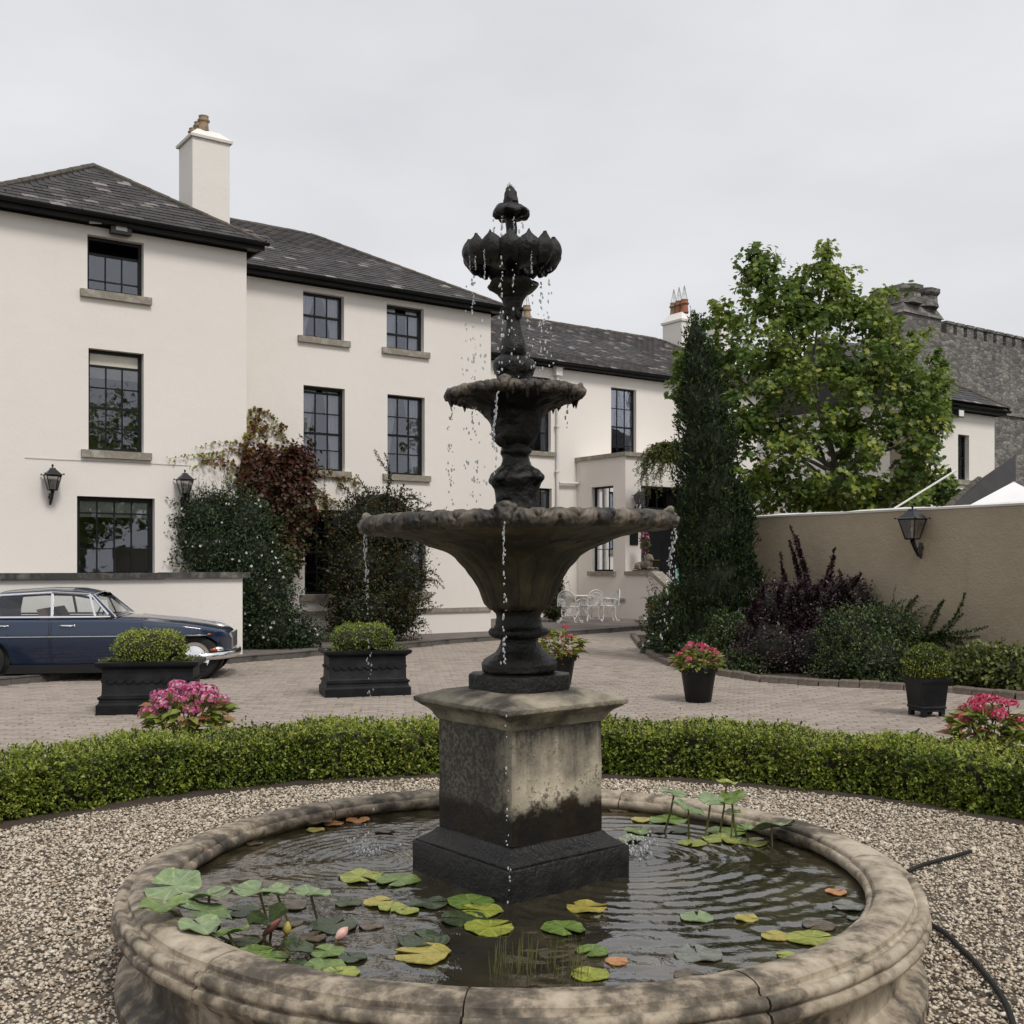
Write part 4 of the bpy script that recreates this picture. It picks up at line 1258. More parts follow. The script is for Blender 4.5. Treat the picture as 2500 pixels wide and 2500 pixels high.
mb = sq_stack(MB(), [(P_, .03), (P_, .30), (P_, .40), (P_, .472), (P_ - .004, .478)]); roughen(mb, .004, 8, 1)
mb.build('plinth', M['wet_stone'], fn, smooth=True, angle=35)
mb = sq_stack(MB(), [(P_ - .010, .4785), (P_ - .010, .486), (P_ - .018, .490), (P_ - .022, .494), (P_ - .036, .503), (P_ - .06, .52), (D_h + .012, .531), (D_h + .008, .538), (D_h + .001, .541)]); roughen(mb, .003, 9, 2)
mb.build('base_moulding', M['wet_stone'], fn, smooth=True, angle=35)
zz = [(D_h, z) for z in np.linspace(.5415, 1.00, 14)]
mb = sq_stack(MB(), zz, 14); roughen(mb, .0035, 12, 4)
mb.build('pedestal_block', M['pedestal'], fn, smooth=True, angle=35)
mb = sq_stack(MB(), [(D_h + .004, 1.0005), (D_h + .010, 1.008), (D_h + .012, 1.016), (D_h + .018, 1.022), (D_h + .022, 1.034), (D_h + .036, 1.05), (C_h - .018, 1.066), (C_h - .012, 1.072), (C_h - .002, 1.076), (C_h, 1.08), (C_h, 1.094), (C_h - .006, 1.098),
                       (C_h - .06, 1.116), (C_h - .10, 1.130), (C_h - .13, 1.136)], 14); roughen(mb, .004, 10, 6)
mb.build('pedestal_cap', M['cap_stone'], fn, smooth=True, angle=35)
# octagonal slab with long sides along the pedestal
oc = []
hS, cS = .187, .075
for sx_, sy_ in ((1, -1), (1, 1), (-1, 1), (-1, -1)):
    a, b_ = (sx_ * hS, sy_ * (hS - cS)), (sx_ * (hS - cS), sy_ * hS)
    oc += [a, b_] if sx_ * sy_ > 0 else [b_, a]
mb = MB()
mb.grid(np.array([[(x * s_, y * s_, z) for x, y in oc] for s_, z in ((1, 1.1365), (1, 1.192), (.985, 1.2), (.6, 1.203))]), wrap_v=True, flip=True, M=Mq)
roughen(mb, .003, 14, 8)
mb.build('slab', M['wet_stone'], fn, smooth=True, angle=35)

LEAN = Matrix.Translation((0, 0, 1.2)) @ Matrix.Rotation(-.0188, 4, 'Y') @ Matrix.Translation((0, 0, -1.2))
S_ = 569.0
def zy(y): return EYE + (HY - y) / S_
def pr(lst): return [(w / S_, zy(y)) for w, y in lst]
def turned(name, prof_px, mat_, n=48, mod=None, amp=.004, scale=14, seed=0, parent=None, cap=True, fine=.006):
    p = pr(prof_px)
    # add rings so that the noise has something to push
    q = [p[0]]
    for a, b_ in zip(p[:-1], p[1:]):
        k = max(1, int(math.hypot(b_[0] - a[0], b_[1] - a[1]) / fine))
        for i in range(1, k + 1): q.append((a[0] + (b_[0] - a[0]) * i / k, a[1] + (b_[1] - a[1]) * i / k))
    mb = MB(); mb.lathe(q, n, mod=mod, cap=cap)
    if amp: roughen(mb, amp, scale, seed)
    A = np.array(LEAN); mb.v = [V @ A[:3, :3].T + A[:3, 3] for V in mb.v]
    return mb.build(name, mat_, parent or fn, smooth=True, angle=55)

# column below the big bowl
turned('column_base', [(80, 1641), (90, 1634), (91, 1618), (84, 1606), (72, 1598), (58, 1588), (49, 1574), (45, 1562), (48, 1556)], M['wet_stone'], amp=.005, seed=1)
turned('column_ring', [(50, 1556.5), (64, 1554), (73, 1547), (75, 1540), (70, 1533), (60, 1531), (55, 1524), (52, 1505), (55, 1496), (62, 1490)], M['wet_stone'], amp=.005, seed=2)
# large bowl with acanthus relief
def acanthus(t, r, z):
    f = max(0.0, min(1.0, (1.93 - z) / .12)) if z < 1.9 else 0
    k = 9
    w = abs(math.cos(k * t / 2 * 2)) ** .6
    rib = .35 * abs(math.sin(k * t * 3))
    sh = .5 + .5 * math.sin((z - 1.45) * 8)
    return r * (1 + .10 * (w - .6) * (r / .25 if r < .25 else 1) - .03 * rib), z + .016 * (w - .5) * min(1, r / .3)
bowl_px = [(60, 1489.5), (74, 1484), (81, 1476), (86, 1462), (96, 1436), (108, 1412), (124, 1388), (146, 1366), (174, 1347), (204, 1334), (218, 1331), (226, 1324), (262, 1315), (300, 1305), (330, 1297), (343, 1292)]
lb = turned('large_bowl', bowl_px, M['moss_stone'], n=180, mod=acanthus, amp=.006, scale=16, seed=3, cap=False, fine=.008)
def rim(name, Rm, zc, rt, parent, nleaf, seed=0, squash=.8, amp=.013, nth=540, rough=.003, matl=None):
    """rolled rim carved with overlapping slanted leaves"""
    th = np.linspace(0, 2 * math.pi, nth, endpoint=False)
    ph = np.linspace(0, 2 * math.pi, 30, endpoint=False)
    A = np.zeros((len(ph), nth, 3))
    for i, p in enumerate(ph):
        for j, t in enumerate(th):
            seg = (t * nleaf / (2 * math.pi)) % 1.0
            sl = abs(seg - .5) * 2                      # mirrored chevrons
            w = .72 * abs(math.sin(math.pi * (sl * 1.0 + p / math.pi * 1.1))) + .28 * abs(math.sin(math.pi * (sl * 3.0 + p / math.pi * 2.6)))
            outer = max(0.0, math.cos(p - .15)) ** .5 if math.cos(p - .15) > 0 else 0
            d = rt + amp * outer * (w ** .5 - .6)
            A[i, j] = ((Rm + d * math.cos(p)) * math.cos(t), (Rm + d * math.cos(p)) * math.sin(t), zc + squash * d * math.sin(p))
    mb = MB(); mb.grid(A, wrap_u=True, wrap_v=True, flip=True)
    if rough: roughen(mb, rough, 18, seed)
    Q = np.array(LEAN); mb.v = [V @ Q[:3, :3].T + Q[:3, 3] for V in mb.v]
    return mb.build(name, matl or M['rim_stone'], parent, smooth=True, angle=70)
zR = 1.833
rim('rim', .608, zR, .043, lb, 26, 0, .8, .036, 1150, .001)
turned('basin', [(343, 1292.5), (345, 1270), (343, 1262), (330, 1268), (240, 1290), (60, 1300)], M['wet_stone'], n=64, amp=.002, seed=5, parent=lb, cap=False, fine=.03)
# water standing in the bowl
def blob_mesh(name, balls, mat_, parent, voxel=.006, Mx=None):
    mb = MB()
    for c, r in balls: mb.ball(c, r, 14, 10)
    if Mx is not None:
        A = np.array(Mx); mb.v = [V @ A[:3, :3].T + A[:3, 3] for V in mb.v]
    o = mb.build(name, mat_, parent, smooth=True, angle=180)
    md = o.modifiers.new('remesh', 'REMESH'); md.mode = 'VOXEL'; md.voxel_size = voxel; md.use_smooth_shade = True
    sm = o.modifiers.new('smooth', 'SMOOTH'); sm.iterations = 3; sm.factor = .5
    return o
def mask(parent, ang, Rm, z, s=1.0):
    """grotesque lion mask with a spout mouth; local -y is outward"""
    b_ = [((0, 0, 0), (.045, .035, .045)), ((0, -.03, -.008), (.028, .024, .022)), ((-.018, -.033, .012), .011), ((.018, -.033, .012), .011), ((0, -.044, .0), (.012, .014, .01)),
          ((-.028, -.012, .03), (.02, .018, .016)), ((.028, -.012, .03), (.02, .018, .016)), ((0, -.014, .042), (.026, .018, .014)), ((-.04, .0, -.005), (.014, .016, .03)), ((.04, .0, -.005), (.014, .016, .03)),
          ((0, -.03, -.034), (.02, .018, .012)), ((-.016, -.04, -.014), .011), ((.016, -.04, -.014), .011)]
    b_ = [(tuple(x * s for x in c), tuple(x * s for x in (r if isinstance(r, tuple) else (r, r, r)))) for c, r in b_]
    Mx = LEAN @ Matrix.Translation((Rm * math.sin(ang), -Rm * math.cos(ang), z)) @ Matrix.Rotation(ang, 4, 'Z')
    return blob_mesh('spout_mask', b_, M['rim_stone'], parent, .005, Mx)
for a in (-4, 86, 176, 266): mask(lb, R(a), .636, zR + .012, .95)
# middle column
turned('middle_column', [(52, 1300), (51, 1230), (53, 1205), (56, 1192), (62, 1182), (66, 1172), (60, 1160), (48, 1148), (38, 1140), (32, 1130), (30, 1120), (33, 1113), (39, 1108), (40, 1102), (36, 1095), (38, 1090)], M['wet_stone'], amp=.012, scale=18, seed=7)
for k in range(4):
    a = R(45 + 8 + 90 * k)
    Mx = LEAN @ Matrix.Translation((0, 0, zy(1170))) @ Matrix.Rotation(a, 4, 'Z')
    blob_mesh('scroll', [((.085, 0, .012), (.045, .03, .03)), ((.118, 0, -.002), (.028, .026, .022)), ((.06, 0, .03), (.04, .03, .025)), ((.09, 0, -.02), (.03, .025, .02))], M['wet_stone'], fn, .006, Mx)
b2_px = [(38, 1090.5), (46, 1084), (54, 1074), (57, 1060), (59, 1045), (64, 1028), (74, 1012), (92, 1000), (116, 990), (140, 982), (152, 976)]
mbw = turned('middle_bowl', b2_px, M['wet_stone'], n=96, amp=.012, scale=20, seed=9, cap=False)
rim('rim', .262, zy(968), .027, mbw, 22, 3, .85, .02, 600, .005)
turned('basin', [(152, 977), (152, 962), (140, 962), (40, 968)], M['wet_stone'], n=48, amp=.002, seed=11, parent=mbw, cap=False, fine=.03)
for a in (-8, 82, 172, 262): mask(mbw, R(a), .276, zy(962), .6)
# ragged drips of limescale and moss hanging under the middle rim
for k in range(46):
    t = rng.uniform(0, 6.283); r = .27 + rng.uniform(-.02, .012); h = rng.uniform(.012, .04)
    mb = MB(); c = LEAN @ Vector((r * math.cos(t), r * math.sin(t), zy(976)))
    mb.lathe([(.001, -h), (.006, -h * .6), (.011, -.004), (.012, .014)], 6, M=Matrix.Translation(c)); mb.build('moss_drip', M['wet_stone'], mbw)
# baluster and small lip bowl
turned('knop', [(38, 962), (42, 921), (45, 914), (49, 904), (50, 894), (46, 885), (36, 877), (28, 873)], M['wet_stone'], amp=.010, scale=22, seed=13,
       mod=lambda t, r, z: (r * (1 + .05 * abs(math.sin(4 * t))), z))
turned('baluster', [(28, 872.5), (31, 868), (33, 860), (33, 850), (30, 838), (25, 824), (20, 810), (17.5, 796), (18, 780), (20, 766), (23, 752), (26, 742), (30, 733)], M['wet_stone'], amp=.004, scale=16, seed=15)
for k in range(3):
    a = R(200 + 120 * k)
    Mx = LEAN @ Matrix.Translation((0, 0, zy(764))) @ Matrix.Rotation(a, 4, 'Z')
    blob_mesh('leaf_boss', [((.034, 0, -.012), (.012, .022, .03)), ((.046, 0, .002), (.012, .016, .010))], M['wet_stone'], fn, .004, Mx)
def wavy(t, r, z): return r * (1 + .03 * math.sin(5 * t + .6) * min(1, r / .1)), z + .010 * math.sin(5 * t + .6) * min(1, (r / .11) ** 2)
turned('lip_bowl', [(30, 732.5), (38, 722), (48, 716), (58, 711), (63, 704), (61, 699), (50, 693), (34, 688), (20, 682), (17, 674), (17, 662)], M['wet_stone'], n=64, amp=.003, scale=16, seed=17, mod=wavy)
# scalloped bowl: each shell lobe stands on its own
sb = turned('scallop_bowl', [(17, 662), (24, 656), (50, 650), (84, 640), (96, 622), (92, 612), (60, 616), (16, 612)], M['wet_stone'], n=64, amp=.004, seed=19)
NL = 14
for k in range(NL):
    t = 2 * math.pi * (k + .4) / NL
    A = []
    for i, u in enumerate(np.linspace(0, 1, 12)):       # bottom to tip
        row = []
        wdt = .047 * (math.sin(math.pi * (.06 + .86 * u)) ** .6)
        if u > .8: wdt *= max(.05, (1 - u) / .2) ** .55
        r0 = .168 + .020 * math.sin(u * 2.6)
        for v in np.linspace(-1, 1, 9):
            bulge = .028 * (1 - v * v) * (0.45 + .55 * math.sin(math.pi * min(1, u * 1.05)))
            row.append((r0 + bulge, wdt * v, zy(662) + (zy(600) - zy(662)) * u * (1 + .12 * (1 - abs(v)) * u) - .012 * abs(v) * (1 - u)))
        A.append(row)
    A = np.array(A); B = A.copy(); B[:, :, 0] -= .014
    mb = MB(); mb.grid(A, flip=False); mb.grid(B, flip=True)
    n1_, n2_ = A.shape[:2]
    o0 = n1_ * n2_
    edge = [(i, 0) for i in range(n1_)] + [(n1_ - 1, j) for j in range(1, n2_)] + [(i, n2_ - 1) for i in range(n1_ - 2, -1, -1)] + [(0, j) for j in range(n2_ - 2, 0, -1)]
    ids = [i * n2_ + j for i, j in edge]
    for a, b_ in zip(ids, ids[1:] + ids[:1]): mb.f.append([a, b_, o0 + b_, o0 + a]); mb.m.append(0)
    mb.v = [V @ np.array(Matrix.Rotation(t, 3, 'Z')).T for V in mb.v]
    roughen(mb, .006, 26, k)
    Q = np.array(LEAN); mb.v = [V @ Q[:3, :3].T + Q[:3, 3] for V in mb.v]
    mb.build('shell_lobe', M['wet_stone'], sb, smooth=True, angle=70)
turned('upper_stem', [(16, 613), (13.5, 590), (13, 560), (13, 545), (16, 541)], M['wet_stone'], amp=.004, scale=22, seed=21, n=24)
turned('top_dish', [(16, 540.5), (26, 538), (40, 534), (46, 527), (45, 521), (38, 514), (27, 508), (19, 504)], M['wet_stone'], amp=.008, scale=26, seed=23, n=48, mod=lambda t, r, z: (r * (1 + .05 * math.sin(7 * t)), z - .008 * abs(math.sin(3.5 * t)) * min(1, (r / .07))))
turned('finial', [(19, 503.5), (18, 496), (17, 486), (14, 475), (10, 467), (7, 463), (2, 461)], M['wet_stone'], amp=.010, scale=34, seed=25, n=32)

# ================================================================== foliage tools
def unit(A): return A / np.maximum(np.linalg.norm(A, axis=1, keepdims=True), 1e-9)
LEAF = {
    'diamond': (np.array([(0, 0, 0), (.5, .45, .10), (0, 1, 0), (-.5, .45, .10)]), np.array([(0, 1, 2), (0, 2, 3)])),
    'oval': (np.array([(0, 0, 0), (.38, .22, .09), (.48, .55, .10), (0, 1, -.10), (-.48, .55, .10), (-.38, .22, .09), (0, .5, 0)]),
             np.array([(0, 1, 6), (1, 2, 6), (2, 3, 6), (3, 4, 6), (4, 5, 6), (5, 0, 6)])),
    'maple': (np.array([(0, 0, 0), (.30, -.05, .02), (.36, .12, .05), (.62, .22, .03), (.40, .42, .06), (.46, .70, .02), (.20, .62, .05), (0, 1.0, -.08), (-.20, .62, .05), (-.46, .70, .02), (-.40, .42, .06), (-.62, .22, .03), (-.36, .12, .05), (-.30, -.05, .02)]),
              np.array([(0, i, i + 1) for i in range(1, 13)])),
    'petal4': (np.array([(0, 0, 0), (.5, .0, .1), (.42, .42, .06), (0, .5, .1), (-.42, .42, .06), (-.5, 0, .1), (-.42, -.42, .06), (0, -.5, .1), (.42, -.42, .06)]),
               np.array([(0, i, i % 8 + 1) for i in range(1, 9)])),
}
def leaf_mesh(name, P, D, Nn, Ln, Wd, material, shape='diamond', rnd=None):
    """one mesh of many leaves: base points P, growing along D, faces towards Nn"""
    T, Fc = LEAF[shape]
    D = unit(D); X = unit(np.cross(D, Nn)); Z = np.cross(X, D)
    n = len(P)
    V = (P[:, None] + X[:, None] * (T[None, :, 0:1] * Wd[:, None, None]) + D[:, None] * (T[None, :, 1:2] * Ln[:, None, None]) + Z[:, None] * (T[None, :, 2:3] * Ln[:, None, None]))
    idx = (Fc[None] + (np.arange(n) * len(T))[:, None, None]).reshape(-1)
    rnd = rng.random(n) if rnd is None else rnd
    return np_mesh(name, V.reshape(-1, 3), 3, idx, material, np.repeat(np.clip(rnd, 0, .999), len(T)))

def rand_dir(n):
    return unit(rng.normal(size=(n, 3)))

def blob_points(blobs, n, shell=(.72, 1.04), flat=0.0, bump=.12, freq=3.0, low_cut=-1.0):
    """points through the outer part of a set of ellipsoids, with lumpy outline; returns points and outward normals"""
    vol = np.array([b_[3] * b_[4] + b_[4] * b_[5] + b_[3] * b_[5] for b_ in blobs]); vol = vol / vol.sum()
    Ps, Ns = [], []
    for b_, f in zip(blobs, vol):
        k = int(n * f)
        d = rand_dir(k)
        r = np.sqrt(rng.uniform(shell[0] ** 2, shell[1] ** 2, k))
        ph = b_[0] * 1.7 + b_[2] * 2.3
        lump = 1 + bump * (np.sin(d[:, 0] * freq * 2 + ph) * np.sin(d[:, 2] * freq * 2.3 + ph * 1.3) + .6 * np.sin(d[:, 1] * freq * 4 + d[:, 2] * freq * 3.1 + ph))
        q = d * (r * lump)[:, None] * np.array(b_[3:6])
        Ps.append(q + np.array(b_[:3])); Ns.append(unit(d / np.array(b_[3:6])))
    P, Nn = np.concatenate(Ps), np.concatenate(Ns)
    # drop what lies deep inside another ellipsoid
    keep = np.ones(len(P), dtype=bool)
    deep = .42 if shell[0] > .4 else .12
    for b_ in blobs:
        q = (P - np.array(b_[:3])) / np.array(b_[3:6])
        keep &= (q ** 2).sum(1) > deep
    return P[keep], Nn[keep]

def core(name, blobs, material, parent, f=.74):  # solid ellipsoids inside the foliage, mostly coloured as its inner shade
    mb = MB()
    for b_ in blobs: mb.ball(b_[:3], tuple(x * f for x in b_[3:6]), 16, 11)
    roughen(mb, .05, 6)
    return mb.build(name, material, parent, smooth=True, angle=180)

def foliage(name, blobs, n, material, parent, L=(.03, .05), asp=.6, shape='diamond', shell=(.72, 1.05), bump=.12, freq=3.0, up=.35, droop=0.0, tr=None, zmin=None, clump=0, spread=.05):
    P, Nn = blob_points(blobs, n if not clump else n // clump, shell, bump=bump, freq=freq)
    if clump:
        P = np.repeat(P, clump, 0); Nn = np.repeat(Nn, clump, 0)
        P = P + rng.normal(0, spread, P.shape)
    if zmin is not None:
        k = P[:, 2] > zmin; P, Nn = P[k], Nn[k]
    m_ = len(P)
    D = unit(Nn * .55 + rand_dir(m_) * .9 + np.array([0, 0, up - droop]))
    Z = unit(Nn + rand_dir(m_) * .55 + np.array([0, 0, .35]))
    ln = rng.uniform(L[0], L[1], m_)
    rr_ = None if tr is None else tr(P, Nn, m_)
    return link(name, leaf_mesh(name, P, D, Z, ln, ln * asp, material, shape, rr_), parent, kind='stuff')

def px_blob(px, py, Y, rx, ry, rd):
    c = pd(px, py, Y); s_ = Y / F
    return (c.x, c.y, c.z, rx * s_, rd, ry * s_)

def shoot_points(pts, n, wob=.0):
    """n points and tangents along a smooth polyline"""
    P = np.array([tuple(p) for p in pts], dtype=float)
    t = np.linspace(0, len(P) - 1, n)
    i = np.minimum(t.astype(int), len(P) - 2); f = (t - i)[:, None]
    p0 = P[np.maximum(i - 1, 0)]; p1 = P[i]; p2 = P[i + 1]; p3 = P[np.minimum(i + 2, len(P) - 1)]
    Q = .5 * ((2 * p1) + (-p0 + p2) * f + (2 * p0 - 5 * p1 + 4 * p2 - p3) * f ** 2 + (-p0 + 3 * p1 - 3 * p2 + p3) * f ** 3)
    T = np.gradient(Q, axis=0)
    return Q, unit(T)

def shoots(name, lines, material, parent, L, asp=.6, step=.03, shape='diamond', stem=.004, stem_mat=None, taper=True, per=2, face=None, rnd_f=None):
    """arching shoots with leaves set along them"""
    Ps, Ds, Zs, Ls, Rs = [], [], [], [], []
    mb = MB()
    for ln in lines:
        P3 = [Vector(p) for p in ln]
        length = sum((b_ - a).length for a, b_ in zip(P3[:-1], P3[1:]))
        n = max(4, int(length / step))
        Q, T = shoot_points(P3, n)
        k = max(5, n // 5)
        sel = np.linspace(0, n - 1, k).astype(int)
        mb.tube([Vector(Q[i]) for i in sel], [stem * (1 - .7 * i / (k - 1)) for i in range(k)], 4)
        for r in range(per):
            side = unit(np.cross(T, rand_dir(n)))
            Ps.append(Q + rng.normal(0, step * .3, Q.shape)); Ds.append(side * .8 + T * .5 + rng.normal(0, .25, Q.shape))
            Zs.append((np.array(face)[None] if face is not None else np.array([[0, 0, 1.0]])) + rng.normal(0, .45, Q.shape))
            f = np.linspace(1.0, .45 if taper else 1, n)
            Ls.append(rng.uniform(L[0], L[1], n) * f)
            Rs.append(np.linspace(0, 1, n) if rnd_f is None else rnd_f(np.linspace(0, 1, n)))
    Lc = np.concatenate(Ls)
    if stem: mb.build('stems', stem_mat or M['twig'], parent, kind='stuff')
    me = leaf_mesh(name, np.concatenate(Ps), np.concatenate(Ds), np.concatenate(Zs), Lc, Lc * asp, material, shape, None if rnd_f is None else np.concatenate(Rs))
    return link(name, me, parent, kind='stuff')

M['box_leaf'] = rnd_mat('box_leaf', [(0, (.03, .048, .010)), (.32, (.085, .13, .018)), (.55, (.18, .25, .033)), (.8, (.34, .40, .06)), (1, (.48, .46, .11))], .4, .35, .45)
M['box_shade_core'] = mat('hedge_shade_core', [(.022, .022, .011), (.036, .032, .016)], 8, .95)  # dark solid fill: shade between the box leaves put into the colour
M['maple_leaf'] = rnd_mat('maple_leaf', [(0, (.05, .09, .016)), (.35, (.115, .185, .026)), (.65, (.22, .28, .042)), (.9, (.34, .38, .06)), (1, (.42, .42, .08))], .42, .38, .4)
M['cypress_leaf'] = rnd_mat('cypress_leaf', [(0, (.008, .017, .006)), (.5, (.018, .036, .010)), (.85, (.045, .078, .018)), (1, (.095, .13, .03))], .6, .1, .25)
M['shade_core'] = mat('inner_shade', [(.009, .013, .006), (.016, .019, .010)], 6, .95)  # near-black solid fill: the shade deep in the foliage painted as colour
M['jasmine_leaf'] = rnd_mat('jasmine_leaf', [(0, (.012, .026, .010)), (.6, (.024, .048, .016)), (.9, (.045, .08, .024)), (1, (.08, .12, .035))], .45, .15, .35)
M['white_petal'] = rnd_mat('white_petal', [(0, (.75, .75, .72)), (1, (.85, .85, .82))], .6, .2, .3)
M['creeper_leaf'] = rnd_mat('creeper_leaf', [(0, (.07, .014, .014)), (.25, (.085, .03, .02)), (.45, (.06, .042, .018)), (.7, (.055, .06, .02)), (1, (.12, .14, .035))], .45, .2, .35)
M['creeper_green'] = rnd_mat('creeper_shoot_leaf', [(0, (.16, .05, .03)), (.4, (.2, .12, .035)), (.75, (.22, .23, .05)), (1, (.28, .3, .07))], .45, .25, .35)
M['pyra_leaf'] = rnd_mat('firethorn_leaf', [(0, (.010, .016, .007)), (.5, (.028, .040, .014)), (.8, (.07, .08, .024)), (.93, (.12, .075, .025)), (1, (.13, .035, .018))], .45, .15, .35)
M['berberis_leaf'] = rnd_mat('purple_leaf', [(0, (.018, .009, .013)), (.55, (.035, .016, .022)), (.85, (.06, .027, .034)), (1, (.12, .075, .085))], .35, .15, .5)
M['shrub_leaf'] = rnd_mat('shrub_leaf', [(0, (.018, .034, .010)), (.5, (.035, .062, .016)), (.85, (.075, .115, .028)), (1, (.13, .17, .045))], .4, .2, .4)
M['herb_leaf'] = rnd_mat('herb_leaf', [(0, (.06, .085, .02)), (.6, (.12, .15, .035)), (1, (.22, .23, .06))], .45, .25, .4)
M['hyd_leaf'] = rnd_mat('hydrangea_leaf', [(0, (.12, .17, .03)), (.45, (.2, .25, .045)), (.75, (.28, .29, .07)), (.9, (.32, .17, .07)), (1, (.3, .09, .07))], .45, .25, .4)
M['hyd_petal'] = rnd_mat('hydrangea_petal', [(0, (.42, .05, .15)), (.4, (.55, .11, .26)), (.75, (.62, .24, .38)), (1, (.7, .45, .5))], .55, .25, .3)
M['hyd_petal_red'] = rnd_mat('hydrangea_petal_red', [(0, (.45, .02, .07)), (.5, (.58, .05, .14)), (.85, (.62, .16, .24)), (1, (.66, .35, .38))], .55, .25, .3)

# ================================================================== round box hedge
hd = empty('hedge', tuple(PC), 0, 'low clipped box hedge curving round the gravel and pool', 'hedge')
A0, A1 = R(-28), R(208)
th = np.linspace(A0, A1, 120)
sec = [(HEDGE_IN + .07, .03), (HEDGE_IN + .05, .2), (HEDGE_IN + .07, HEDGE_H - .07), (HEDGE_IN + .14, HEDGE_H - .035), (HEDGE_OUT - .14, HEDGE_H - .035), (HEDGE_OUT - .07, HEDGE_H - .07), (HEDGE_OUT - .05, .2), (HEDGE_OUT - .07, .03)]
mb = MB(); mb.grid(np.array([[(r * math.cos(t), r * math.sin(t), z) for r, z in sec] for t in th]))
mb.f.append(list(range(8))); mb.m.append(0); mb.f.append(list(range(mb.n - 8, mb.n))); mb.m.append(0)
roughen(mb, .025, 9); mb.build('hedge_shade_core', M['box_shade_core'], hd)
ns = 30000
a = rng.uniform(A0, A1, ns)
face = rng.random(ns)
P = np.zeros((ns, 3)); Nn = np.zeros((ns, 3))
wob = .022 * np.sin(a * 23) + .018 * np.sin(a * 41 + 1) + .012 * np.sin(a * 67)
hz_ = HEDGE_H + .018 * np.sin(a * 17 + .5) + .014 * np.sin(a * 37)
fr = face < .42; tp_ = (face >= .42) & (face < .84); bk_ = face >= .84
rads = np.where(fr, HEDGE_IN + wob, np.where(bk_, HEDGE_OUT + wob, HEDGE_IN + (HEDGE_OUT - HEDGE_IN) * rng.random(ns)))
zz_ = np.where(tp_, hz_ - .01, .03 + (hz_ - .04) * rng.random(ns))
P[:, 0], P[:, 1], P[:, 2] = rads * np.cos(a), rads * np.sin(a), zz_
rad = np.stack([np.cos(a), np.sin(a), np.zeros(ns)], 1)
Nn = np.where(fr[:, None], -rad, np.where(bk_[:, None], rad, np.array([[0, 0, 1.0]])))
Nn = unit(Nn + np.array([0, 0, .45]) + rng.normal(0, .45, (ns, 3)))
P -= unit(Nn) * .03
# sprigs: a short twig with pairs of leaves
per = 7
ln_s = rng.uniform(.03, .075, ns) * np.where(tp_, 1.15, 1.0)
tall = rng.random(ns) < .02
ln_s = np.where(tall & tp_, ln_s * 1.7, ln_s)
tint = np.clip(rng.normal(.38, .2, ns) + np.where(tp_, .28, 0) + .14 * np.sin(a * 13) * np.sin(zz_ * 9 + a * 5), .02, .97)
u_ = np.linspace(.1, 1, per)
PP = P[:, None] + Nn[:, None] * (ln_s[:, None] * u_[None])[:, :, None]
DD = Nn[:, None] * .6 + rng.normal(0, .75, (ns, per, 3))
ZZ = Nn[:, None] * .6 + np.array([0, 0, .5]) + rng.normal(0, .5, (ns, per, 3))
LL = rng.uniform(.017, .033, (ns, per)) * (1.1 - .25 * u_[None]) * np.where((rng.random(ns) < .10) & (np.sin(a * 29) > -.2), 1.7, 1.0)[:, None]
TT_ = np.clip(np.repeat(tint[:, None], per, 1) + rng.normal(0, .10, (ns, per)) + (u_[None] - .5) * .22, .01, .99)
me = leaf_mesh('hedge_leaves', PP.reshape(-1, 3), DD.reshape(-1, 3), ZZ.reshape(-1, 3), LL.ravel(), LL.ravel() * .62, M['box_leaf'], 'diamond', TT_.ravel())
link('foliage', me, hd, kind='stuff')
# dark earth strip under the hedge
mb = MB(); mb.grid(np.array([[(r * math.cos(t), r * math.sin(t), z) for r, z in ((3.79, .036), (3.83, .052), (3.88, .058), (4.58, .05), (4.61, .01))] for t in th]), flip=False)
roughen(mb, .006, 14); tag(mb.build('soil_strip', M['soil'], loc=tuple(PC)), kind='structure')

# ================================================================== trees
def limb(mb, a, b_, r0, r1, bend=.15, n=6, sides=7):
    a, b_ = Vector(a), Vector(b_)
    d = b_ - a
    off = Vector((random.uniform(-1, 1), random.uniform(-1, 1), random.uniform(-.4, .4))) * d.length * bend
    pts = [a + d * t + off * math.sin(math.pi * t) for t in np.linspace(0, 1, n)]
    mb.tube(pts, [r0 + (r1 - r0) * t for t in np.linspace(0, 1, n)], sides)
    return pts

YM = 24.0
mp_ = empty('maple_tree', tuple(u_pt(2022, YM)), 0, 'leafy green maple tree rising behind the brown garden wall', 'tree')
base = Vector((mp_.location.x, mp_.location.y, 0))
def mloc(px, py, dY=0.0): return pd(px, py, YM + dY) - base
mb = MB()
fork = mloc(2045, 1150); stem = [Vector((0, 0, 0)), mloc(2016, 1290), mloc(2022, 1220), fork]
mb.tube(stem, [.15, .12, .10, .085], 9)
tips = [(2020, 640, -.3), (1850, 640, .4), (1930, 820, -1.2), (2100, 760, .6), (1760, 900, -.4), (2190, 820, -.8), (2240, 930, .5), (2280, 1060, -.6), (1800, 1060, -1.0), (2150, 1050, -1.3), (1960, 1000, 1.2), (1880, 1180, -.6), (2300, 1210, -.4), (1720, 1000, .6), (2090, 940, 1.5)]
branches = []
for px, py, dy in tips:
    st_ = fork if py < 1000 else stem[2].lerp(fork, random.random())
    branches.append(limb(mb, st_, mloc(px, py, dy), .055, .012, .12))
mb.build('trunk', M['trunk'], mp_, smooth=True)
